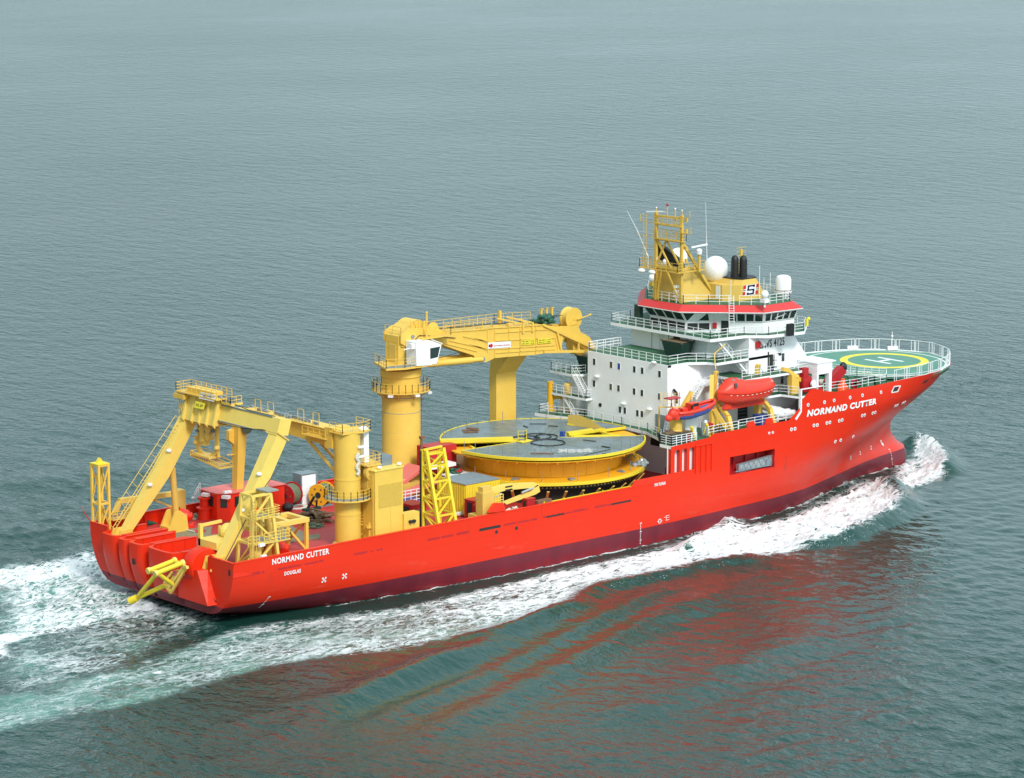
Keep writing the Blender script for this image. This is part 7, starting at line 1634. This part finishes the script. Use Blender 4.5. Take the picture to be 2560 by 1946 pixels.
# fittings in the side passage
mb = MB(); mb.cbox((65.0, -11.0, 5.8), .5, .4, 1.6); mb.box(66.0, 66.5, -12.0, -11.7, 7.5, 8.5); single('passage_valve', mb, m_redd, 'red valve box by the opening at the aft end of the side passage', 'valve box', (65.2, -11.2, 5.8))
mb = MB(); 
for x in (66.2, 67.4): mb.lathe((x, -12.6, 5.8), [(.3, 0), (.3, .5), (.5, .6), (.2, 2.4), (.35, 2.6), (.35, 3.0)], 10)
single('passage_vents', mb, m_wrail, 'pair of white vents behind the slots of the side passage', 'vents', (66.8, -12.6, 5.8))

# inboard pipe run and clutter on main deck
random.seed(91)
for i, (xa, xb, y, lb_) in enumerate(((24.5, 42, -12.7, 'long rusty pipe bundle along the inside of the starboard rail'), (26, 40, 12.6, 'long rusty pipe bundle along the inside of the port rail'))):
    mb = MB()
    for k in range(4): mb.tube((xa+random.random(), y+k*.16, 6.0+.1*(k % 2)), (xb-random.random(), y+k*.16, 6.0+.1*(k % 2)), .1, 8)
    single('pipe_bundle', mb, m_rusty, lb_, 'pipes', (xa, y, 5.8))

random.seed(101)
# small gear scattered over the working deck, each a thing of its own
q = U('G7', 1560, 890, 'Z', 5.9); mb = MB(); mb.cbox((q.x, q.y, 5.8), 3.2, 1.6, .35, .3); single('grey_hatch', mb, m_gry, 'flat grey green hatch on the red deck between the yellow container and the starboard rail', 'hatch', (q.x, q.y, 5.8))
q = U('G7', 1580, 960, 'Z', 6.0); mb = MB(); mb.tube((q.x-2.6, q.y+.3, 6.1), (q.x+2.4, q.y-.3, 6.1), .28, 12); single('pale_pipe', mb, m_rope, 'thick pale pipe lying on deck behind the starboard rail near the red locker', 'pipe', (q.x, q.y, 5.8))
q = U('G7', 890, 1050, 'Z', 6.4); mb = MB(); mb.tube((q.x, q.y, 5.8), (q.x, q.y, 7.4), .8, 18); single('green_drum', mb, m_drum, 'grey green drum standing between the yellow casing and the lemon lattice tower', 'drum', (q.x, q.y, 5.8))
q = U('G6', 600, 930, 'Z', 7.0); mb = MB(); mb.cbox((q.x, q.y, 5.8), 2.0, 2.0, 1.7, .2); mb.ladder((q.x-1.3, q.y-.6, 5.8), (q.x-.7, q.y-.4, 8.2), .5, .35); single('ladder_box', mb, m_gry, 'grey box with a leaning ladder seen right of the aft crane pedestal', 'box', (q.x, q.y, 5.8))
for k in range(4):
    a = U('G6', 600+k*14, 1430+k*22, 'Z', 5.86); b = U('G6', 690+k*4, 1360+k*30, 'Z', 5.86); mb = MB(); mb.path([a, a.lerp(b, .4)+Vector((.2, -.2, 0)), b], .05, 5)
    single('deck_cable', mb, m_blk, 'thin black cable lying on the red deck between the crane pedestal and the yellow casing', 'cable', a, 'black cables beside the aft crane pedestal')

# ================================================================== sea
def wpx(pts): return np.array([tuple(U('P', x, y, 'Z', 0))[:2] for x, y in pts])
def axis_(lo, hi, step, far, g=1.06):
    a = list(np.arange(lo, hi+step*.5, step)); s = step; x = a[-1]
    while x < far: s *= g; x += s; a.append(x)
    s = step; x = a[0]; L = []
    while x > -far: s *= g; x -= s; L.append(x)
    return np.array(L[::-1]+a)
gx = axis_(-110, 150, .55, 9000, 1.05); gy = axis_(-120, 40, .55, 9000, 1.05)
XX, YY = np.meshgrid(gx, gy, indexing='ij'); PX = XX.ravel(); PY = YY.ravel()
near = (PX > -170) & (PX < 200) & (PY > -200) & (PY < 110)
nx_, ny_ = PX[near], PY[near]
def segd(poly, closed=True):
    P0 = poly; P1 = np.roll(poly, -1, 0) if closed else None
    if not closed: P0, P1 = poly[:-1], poly[1:]
    best = np.full(nx_.shape, 1e9); bt = np.zeros(nx_.shape); L = 0; 
    tot = np.sum(np.hypot(*(P1-P0).T))
    for a, b in zip(P0, P1):
        d = b-a; l2 = d@d+1e-9; t = np.clip(((nx_-a[0])*d[0]+(ny_-a[1])*d[1])/l2, 0, 1)
        dd = np.hypot(nx_-a[0]-t*d[0], ny_-a[1]-t*d[1]); m = dd < best; best = np.where(m, dd, best); bt = np.where(m, (L+t*math.sqrt(l2))/tot, bt); L += math.sqrt(l2)
    return best, bt
def inside(poly):
    c = np.zeros(nx_.shape, bool); n = len(poly)
    for i in range(n):
        x0, y0 = poly[i]; x1, y1 = poly[(i+1) % n]
        if y0 == y1: continue
        c ^= ((y0 > ny_) != (y1 > ny_)) & (nx_ < (x1-x0)*(ny_-y0)/(y1-y0)+x0)
    return c
def region(pts, soft_out=1.5, soft_in=2.5):
    p = wpx(pts); d, _ = segd(p); s = np.where(inside(p), d, -d)
    return np.clip((s+soft_out)/(soft_in+soft_out), 0, 1)
def sm01(x): x = np.clip(x, 0, 1); return x*x*(3-2*x)
side_out = [(2268, 1262), (2240, 1295), (2180, 1328), (2100, 1358), (2000, 1378), (1900, 1392), (1800, 1413), (1654, 1442), (1500, 1473), (1423, 1527), (1346, 1554), (1230, 1585), (1000, 1630), (837, 1648), (679, 1675), (543, 1716), (430, 1748), (317, 1775), (113, 1816), (-60, 1855)]
side_in = [(-60, 1740), (200, 1690), (400, 1630), (566, 1568), (679, 1550), (850, 1530), (1000, 1512), (1192, 1470), (1385, 1415), (1577, 1380), (1654, 1358), (1720, 1335), (1812, 1298), (1833, 1309), (1930, 1296), (2009, 1262), (2114, 1204), (2180, 1190), (2225, 1215)]
bowp = [(2245, 1150), (2268, 1112), (2262, 1104), (2300, 1100), (2345, 1125), (2376, 1165), (2360, 1190), (2310, 1215), (2262, 1240), (2215, 1205)]
F1 = region(side_out+side_in, .6, 2.2); F2 = region(bowp, .5, 1.8)
px0, px1 = U('P', 500, 1700, 'Z', 0), U('P', 1500, 1430, 'Z', 0)
xf = np.interp(nx_, [-40, 5, 40, 62, 84, 118], [.28, .40, .53, .80, .90, .92])
dO, _ = segd(wpx(side_out[:15]), False)
foam = F1*xf*(1-.0*dO)
foam = np.maximum(foam, F1*np.clip(1.05-dO/5.0, 0, 1)*np.interp(nx_, [30, 62, 100], [.1, .92, 1.12]))
dB, _ = segd(wpx([(2300, 1101), (2345, 1126), (2375, 1166), (2355, 1192), (2310, 1214)]), False)
foam = np.maximum(foam, F2*(.66+.5*np.clip(1-dB/4.5, 0, 1)))
dk, _ = segd(wpx([(2250, 1150), (2272, 1125), (2276, 1112)]), False); foam *= 1-.75*np.clip(1-dk/2.8, 0, 1)
# stern wake
def b1(pts): return [(x*.4525, 1300+y*.4525) for x, y in pts]
wk = region(b1([(560, 110), (400, 170), (200, 225), (-120, 250), (-120, 800), (100, 770), (230, 745), (160, 700), (320, 650), (620, 610), (900, 570), (1120, 520), (850, 300)]), 2, 5)
foam = np.maximum(foam, wk*.50)
hot = region(b1([(1000, 500), (830, 430), (700, 460), (450, 550), (200, 610), (-120, 640), (-120, 770), (100, 765), (60, 700), (250, 640), (500, 590), (760, 520)]), 1, 3); foam = np.maximum(foam, hot*1.1)
hot2 = region(b1([(560, 140), (380, 190), (150, 240), (-120, 270), (-120, 380), (150, 370), (420, 330), (620, 300)]), 1.5, 4); foam = np.maximum(foam, hot2*.85)
mid = region([(-60, 1560), (150, 1530), (350, 1480), (480, 1500), (620, 1540), (520, 1600), (300, 1690), (-60, 1790)], 3, 5); foam = np.maximum(foam, mid*.36)
dh, _ = segd(wpx([(250, 1455), (-60, 1500)]), False)
# line of foam along the shell
ys = np.array([hb(x, .1) if 0 < x < 123 else 99 for x in nx_[::1]]) if False else None
tabx = np.linspace(0, 123, 247); taby = np.array([hb(x, .1) for x in tabx]); yh = np.interp(nx_, tabx, taby)
dhull = np.where((nx_ > 0) & (nx_ < 122.8), np.abs(ny_)-yh, 9)
foam = np.maximum(foam, np.clip(.62-np.abs(dhull-.15)/.7, 0, .6)*np.where(nx_ > 14, 1, .3))
foam *= np.where((dhull > .7) & (dhull < 3.5) & (nx_ < 112), .55, 1)
aer = np.clip(np.maximum(np.maximum(wk*.8, mid*.5), F1*np.interp(nx_, [-60, 10, 60, 110], [.75, .7, .55, .3])), 0, 1)
calm = np.exp(-np.maximum(0, -ny_-45)/60.)*np.where((ny_ < 0), 1, 0)*sm01((nx_+25)/30)*sm01((142-nx_)/22)
# heights
hz = np.zeros(nx_.shape)
def ridge(pts, H, w, ends=.12):
    d, t = segd(wpx(pts), False); return H*np.exp(-(d/w)**2)*sm01(t/ends)*sm01((1-t)/ends)
hz += ridge([(2255, 1125), (2300, 1108), (2340, 1130), (2368, 1165), (2352, 1190)], 1.5, 1.6)
hz += ridge([(2190, 1195), (2235, 1225), (2258, 1262), (2215, 1302), (2120, 1345), (1960, 1375)], 1.4, 1.7)
hz += ridge([(1790, 1330), (1818, 1300), (1826, 1304), (1810, 1330), (1700, 1390)], 1.3, 1.4)
hz += ridge([(1960, 1385), (1800, 1408), (1654, 1437), (1500, 1470), (1423, 1522), (1300, 1570), (1100, 1615)], .65, 1.9)
K = [([(1900, 1440), (1750, 1500), (1600, 1560), (1450, 1640), (1300, 1720), (1150, 1800), (1000, 1890)], .5, 2.6), ([(1560, 1480), (1430, 1545), (1290, 1610), (1100, 1660), (900, 1740), (700, 1830), (500, 1910)], .42, 2.4),
     ([(1200, 1610), (1000, 1680), (800, 1750), (620, 1800), (450, 1850)], .3, 2.0), ([(2100, 1560), (1900, 1640), (1700, 1730), (1500, 1830)], .45, 3.4), ([(1800, 1440), (1600, 1500), (1400, 1600), (1200, 1690), (1000, 1770), (850, 1850)], .45, 1.8), ([(1450, 1500), (1300, 1575), (1150, 1640), (950, 1720), (760, 1790)], .4, 1.5), ([(700, 1130), (300, 1180), (0, 1210), (-80, 1240)], .4, 5.0), ([(200, 1330), (-80, 1330)], .4, 3.0)]
for p, H, w in K:
    hz += ridge(p, H, w, .2)
    p2 = [(x+14, y+42) for x, y in p]; hz -= ridge(p2, H*.35, w*1.1, .2)
rng = np.random.RandomState(3)
wv = np.zeros(nx_.shape)
for k in range(46):
    lam = rng.uniform(1.4, 3.6) if k < 30 else rng.uniform(4, 11); th = YAW+rng.normal(0, .75); A = .0075*lam*(1 if lam < 4 else .35)
    kk = 2*math.pi/lam; wv += A*np.sin(kk*(nx_*math.cos(th)+ny_*math.sin(th))+rng.uniform(0, 6.28))
patch = np.array([.6+.4*math.sin(x*.031+1.3*math.sin(y*.04)) for x, y in zip(nx_[::1], ny_[::1])])
fade = np.clip((np.minimum.reduce([nx_+170, 200-nx_, ny_+200, 110-ny_]))/30, 0, 1)
hz += wv*patch*fade*.85*(1-.5*calm)
tur = np.zeros(nx_.shape)
for k in range(24):
    lam = rng.uniform(1.2, 3.2); th = rng.uniform(0, 6.28); kk = 2*math.pi/lam; tur += np.sin(kk*(nx_*math.cos(th)+ny_*math.sin(th))+rng.uniform(0, 6.28))/4
hz += tur*np.clip(foam, 0, 1)*(.12+.22*np.clip((nx_-60)/30, 0, 1)+.22*wk)
# keep the water out of the hull form but never below it
hz = np.where(dhull < .3, np.clip(hz, -.25, .5), hz)
Z = np.zeros(PX.shape); Z[near] = hz
FO = np.zeros(PX.shape, np.float32); FO[near] = foam; AE = np.zeros(PX.shape, np.float32); AE[near] = aer
CA = np.zeros(PX.shape, np.float32); CA[near] = calm
nxg, nyg = len(gx), len(gy)
me = bpy.data.meshes.new('water'); nv = nxg*nyg
co = np.stack([PX, PY, Z], 1).astype(np.float32)
I = np.arange(nv).reshape(nxg, nyg); q = np.stack([I[:-1, :-1], I[1:, :-1], I[1:, 1:], I[:-1, 1:]], -1).reshape(-1, 4)
me.vertices.add(nv); me.vertices.foreach_set('co', co.ravel())
me.loops.add(q.size); me.loops.foreach_set('vertex_index', q.ravel().astype(np.int32))
me.polygons.add(len(q)); me.polygons.foreach_set('loop_start', (np.arange(len(q))*4).astype(np.int32)); 
me.update(calc_edges=True); me.validate()
me.polygons.foreach_set('use_smooth', [True]*len(me.polygons))
for nm, arr in (('foam', FO), ('aer', AE), ('calm', CA)):
    at = me.attributes.new(nm, 'FLOAT', 'POINT'); at.data.foreach_set('value', arr)
print('WATER verts', nv)
def watermat():
    m = bpy.data.materials.new('sea_water'); m.use_nodes = True; t = m.node_tree; b = t.nodes['Principled BSDF']; out = t.nodes['Material Output']
    g = nd(t, 'ShaderNodeNewGeometry')
    def L(a, c): t.links.new(a, c)
    def mth(op, a, bb=None, c=None, clamp=False):
        n = nd(t, 'ShaderNodeMath', operation=op); n.use_clamp = clamp
        for i, v in enumerate((a, bb, c)):
            if v is None: continue
            if isinstance(v, (int, float)): n.inputs[i].default_value = v
            else: L(v, n.inputs[i])
        return n.outputs[0]
    def nz(sc, det, mp=(1, 1, 1), rot=0, dist=0, rough=.55):
        p = nd(t, 'ShaderNodeMapping'); p.inputs['Scale'].default_value = mp; p.inputs['Rotation'].default_value = (0, 0, rot); L(g.outputs['Position'], p.inputs['Vector'])
        n = nd(t, 'ShaderNodeTexNoise'); n.inputs['Scale'].default_value = sc; n.inputs['Detail'].default_value = det; n.inputs['Roughness'].default_value = rough; n.inputs['Distortion'].default_value = dist
        L(p.outputs[0], n.inputs['Vector']); return n.outputs['Fac']
    def mr(v, a, bb, c=0., d=1., smooth=False):
        n = nd(t, 'ShaderNodeMapRange'); n.interpolation_type = 'SMOOTHSTEP' if smooth else 'LINEAR'
        for k, x in (('From Min', a), ('From Max', bb), ('To Min', c), ('To Max', d)): n.inputs[k].default_value = x
        L(v, n.inputs['Value']); return n.outputs['Result']
    def mix(f, a, c):
        n = nd(t, 'ShaderNodeMix', data_type='RGBA'); L(f, n.inputs['Factor']) if not isinstance(f, float) else None
        for k, v in (('A', a), ('B', c)):
            if isinstance(v, tuple): n.inputs[k].default_value = (*v, 1)
            else: L(v, n.inputs[k])
        return n.outputs['Result']
    fa = nd(t, 'ShaderNodeAttribute', attribute_name='foam').outputs['Fac']; ae = nd(t, 'ShaderNodeAttribute', attribute_name='aer').outputs['Fac']
    # water body
    body = mix(mr(nz(.012, 4), .35, .65), (.0062, .041, .033), (.0082, .049, .039))
    at = mr(mth('ADD', mth('MULTIPLY', ae, 1.1), mth('MULTIPLY', mth('SUBTRACT', nz(.22, 6, (.55, 1, 1), .1, .6), .5), 1.6)), .35, 1.15, smooth=True)
    body = mix(mth('MULTIPLY', at, mr(ae, 0, .25)), body, (.10, .27, .22))
    # lace: ridged noises drawn out along the flow
    r1 = mth('ABSOLUTE', mth('SUBTRACT', nz(.42, 7, (.42, 1, 1), .06, 1.2, .62), .5))
    r2 = mth('ABSOLUTE', mth('SUBTRACT', nz(1.15, 6, (.5, 1, 1), -.05, .9, .6), .5))
    lace = mth('MINIMUM', mth('MULTIPLY', r1, 5.5), mth('MULTIPLY', r2, 6.5))
    clump = nz(.85, 8, (.34, 1, 1), .05, .5, .7)
    big = nz(.16, 4, (.45, 1, 1), .1, .4)
    rag = nz(1.3, 5, (.6, 1, 1), .1, .3, .65)
    fe = mth('ADD', fa, mth('ADD', mth('MULTIPLY', mth('SUBTRACT', big, .5), .5), mth('MULTIPLY', mth('SUBTRACT', rag, .5), .55)))
    f1 = mr(mth('SUBTRACT', mth('MULTIPLY', fe, .62), lace), -.05, .16, smooth=True)
    f2 = mr(mth('SUBTRACT', mth('MULTIPLY', fe, 1.12), mr(clump, .32, .64)), .0, .36, smooth=True)
    streak = nz(1.0, 6, (.16, 1, 1), .07, .5, .7)
    f2 = mth('MULTIPLY', f2, mr(streak, .50, .66, 1, .25))
    fm = mth('MAXIMUM', mth('MULTIPLY', f1, mr(fe, .15, .5, 0, .9)), f2)
    fm = mth('MULTIPLY', fm, mr(fa, .03, .22), clamp=True)
    # scattered flecks outside the wake
    L(body, b.inputs['Base Color']); b.inputs['IOR'].default_value = 1.333; b.inputs['Roughness'].default_value = .07
    b.inputs['Specular IOR Level'].default_value = .5
    # ripples: three sizes, weaker in slicks
    # crests square to the line of sight: long across, short along
    rA = nz(.85, 2, (1, .7, 1), -YAW, .4, .5); rB = nz(2.6, 3, (1, .8, 1), -YAW, .3); rC = nz(.22, 3, (1, .6, 1), -YAW); rF = nz(.36, 2, (1, .4, 1), -YAW); slick = mr(nz(.006, 6, (.9, 1.1, 1), .4), .36, .62, .6, 1.15)
    cal = nd(t, 'ShaderNodeAttribute', attribute_name='calm').outputs['Fac']; slick = mth('MULTIPLY', slick, mr(cal, 0, 1, 1, .62))
    inv = mr(cal, 0, 1, 1, .22)
    h = mth('ADD', mth('MULTIPLY', rA, mr(cal, 0, 1, .66, .36)), mth('ADD', mth('MULTIPLY', rB, mth('MULTIPLY', inv, .28)), mth('ADD', mth('MULTIPLY', rC, .7), mth('MULTIPLY', rF, mr(cal, 0, 1, 1.0, .3)))))
    h = mth('MULTIPLY', h, slick)
    h = mth('ADD', h, mth('MULTIPLY', mth('MULTIPLY', ae, nz(1.2, 5, (.6, 1, 1))), .35))
    bp = nd(t, 'ShaderNodeBump'); bp.inputs['Strength'].default_value = 1.0; bp.inputs['Distance'].default_value = .62; L(h, bp.inputs['Height']); L(bp.outputs['Normal'], b.inputs['Normal'])
    fb = nd(t, 'ShaderNodeBsdfPrincipled'); L(mix(fm, (.50, .60, .60), (.86, .88, .89)), fb.inputs['Base Color']); fb.inputs['Roughness'].default_value = .85
    b2 = nd(t, 'ShaderNodeBump'); b2.inputs['Strength'].default_value = .7; b2.inputs['Distance'].default_value = .5; L(mth('ADD', fm, mth('MULTIPLY', nz(1.6, 6, (.6, 1, 1)), .8)), b2.inputs['Height']); L(b2.outputs['Normal'], fb.inputs['Normal'])
    ms_ = nd(t, 'ShaderNodeMixShader'); L(fm, ms_.inputs[0]); L(b.outputs[0], ms_.inputs[1]); L(fb.outputs[0], ms_.inputs[2]); L(ms_.outputs[0], out.inputs['Surface'])
    return m
me.materials.append(watermat())
wo = bpy.data.objects.new('water', me); COL.objects.link(wo); wo['kind'] = 'structure'

# droplets thrown off the bow wave
rs = np.random.RandomState(12); SV = []; SF = []
for line, n_, up in (([(2300, 1101), (2345, 1126), (2375, 1166), (2355, 1192), (2310, 1214)], 1400, 1.1), ([(2225, 1215), (2262, 1264), (2235, 1297), (2180, 1330), (2100, 1360)], 1400, .9), ([(2100, 1360), (1900, 1394), (1654, 1444), (1500, 1476)], 900, .45), ([(1800, 1318), (1820, 1298), (1832, 1306)], 160, .9), ([(360, 1500), (300, 1490), (250, 1520), (120, 1570)], 260, .6)):
    L_ = wpx(line); seg = np.hypot(*(L_[1:]-L_[:-1]).T); cum = np.r_[0, np.cumsum(seg)]
    for k in range(n_):
        sdd = rs.uniform(0, cum[-1]); i = min(len(seg)-1, int(np.searchsorted(cum, sdd))-1 if sdd > 0 else 0); f = (sdd-cum[i])/seg[i]; p = L_[i]+(L_[i+1]-L_[i])*f+rs.normal(0, .45, 2); z = abs(rs.normal(0, .35))*up+.15; r = rs.uniform(.018, .05)
        b0 = len(SV); SV += [(p[0]-r, p[1], z), (p[0]+r*1.4, p[1], z), (p[0], p[1]-r, z), (p[0], p[1]+r, z), (p[0], p[1], z-r), (p[0], p[1], z+r)]
        SF += [(b0+a_, b0+b_, b0+c_) for a_, b_, c_ in ((0, 2, 5), (2, 1, 5), (1, 3, 5), (3, 0, 5), (2, 0, 4), (1, 2, 4), (3, 1, 4), (0, 3, 4))]
me2 = bpy.data.meshes.new('bow_spray'); me2.from_pydata(SV, [], SF); me2.materials.append(paint('spray_white', (.86, .88, .89), .9, .02, bump=0)); sp_o = bpy.data.objects.new('bow_spray', me2); COL.objects.link(sp_o); sp_o['kind'] = 'stuff'; sp_o['label'] = 'white spray droplets thrown off the foaming bow wave'

# ================================================================== light
SAZ, SEL = R(-108), R(42)      # sun a little abaft the starboard beam
sv = Vector((math.cos(SEL)*math.cos(SAZ), math.cos(SEL)*math.sin(SAZ), math.sin(SEL)))
sund = bpy.data.lights.new('sun', 'SUN'); sund.energy = 2.2; sund.angle = R(12); sund.color = (1, .96, .90)
so = bpy.data.objects.new('sun', sund); COL.objects.link(so); so.rotation_euler = sv.to_track_quat('Z', 'Y').to_euler()
w = bpy.data.worlds.new('World'); scene.world = w; w.use_nodes = True; t = w.node_tree; bg = t.nodes['Background']
sky = t.nodes.new('ShaderNodeTexSky'); sky.sky_type = 'NISHITA'; sky.sun_disc = False; sky.sun_elevation = SEL; sky.sun_rotation = math.pi/2-SAZ; sky.dust_density = 3.5; sky.air_density = 1.2
# overcast veil: the clear sky is mostly replaced by an even cloud layer of the same brightness
tc = t.nodes.new('ShaderNodeTexCoord'); cn = t.nodes.new('ShaderNodeTexNoise'); cn.inputs['Scale'].default_value = 2.2; cn.inputs['Detail'].default_value = 5
mp = t.nodes.new('ShaderNodeMapping'); mp.inputs['Scale'].default_value = (1, 1, 3); t.links.new(tc.outputs['Generated'], mp.inputs['Vector']); t.links.new(mp.outputs[0], cn.inputs['Vector'])
cr_ = t.nodes.new('ShaderNodeMapRange'); cr_.inputs['From Min'].default_value = .3; cr_.inputs['From Max'].default_value = .7; cr_.inputs['To Min'].default_value = 6.3; cr_.inputs['To Max'].default_value = 8.3
t.links.new(cn.outputs['Fac'], cr_.inputs['Value'])
vm = t.nodes.new('ShaderNodeVectorMath'); vm.operation = 'SCALE'; vm.inputs[0].default_value = (.77, .99, 1.075); t.links.new(cr_.outputs['Result'], vm.inputs['Scale'])
mx = t.nodes.new('ShaderNodeMix'); mx.data_type = 'RGBA'; mx.inputs['Factor'].default_value = .85; t.links.new(sky.outputs[0], mx.inputs['A']); t.links.new(vm.outputs[0], mx.inputs['B'])
# a cloud layer is darker towards the horizon than overhead
sx = t.nodes.new('ShaderNodeSeparateXYZ'); t.links.new(tc.outputs['Generated'], sx.inputs[0]); hr = t.nodes.new('ShaderNodeMapRange'); hr.inputs['From Min'].default_value = 0; hr.inputs['From Max'].default_value = .8; hr.inputs['To Min'].default_value = .84; hr.inputs['To Max'].default_value = 1.12
t.links.new(sx.outputs['Z'], hr.inputs['Value']); dt = t.nodes.new('ShaderNodeVectorMath'); dt.operation = 'DOT_PRODUCT'; t.links.new(tc.outputs['Generated'], dt.inputs[0]); dt.inputs[1].default_value = (.75, -.66, 0)
az = t.nodes.new('ShaderNodeMath'); az.operation = 'MULTIPLY_ADD'; t.links.new(dt.outputs['Value'], az.inputs[0]); az.inputs[1].default_value = .45; az.inputs[2].default_value = 1.0
azm = t.nodes.new('ShaderNodeMath'); azm.operation = 'MULTIPLY'; t.links.new(hr.outputs['Result'], azm.inputs[0]); t.links.new(az.outputs[0], azm.inputs[1])
vs_ = t.nodes.new('ShaderNodeVectorMath'); vs_.operation = 'SCALE'; t.links.new(mx.outputs['Result'], vs_.inputs[0]); t.links.new(azm.outputs[0], vs_.inputs['Scale'])
t.links.new(vs_.outputs[0], bg.inputs['Color']); bg.inputs['Strength'].default_value = .12
scene.view_settings.view_transform = 'Standard'; scene.view_settings.look = 'None'; scene.view_settings.exposure = 0.30; scene.view_settings.gamma = 1
scene.render.engine = 'CYCLES'; scene.cycles.max_bounces = 6
scene.render.resolution_x = 1024; scene.render.resolution_y = 778
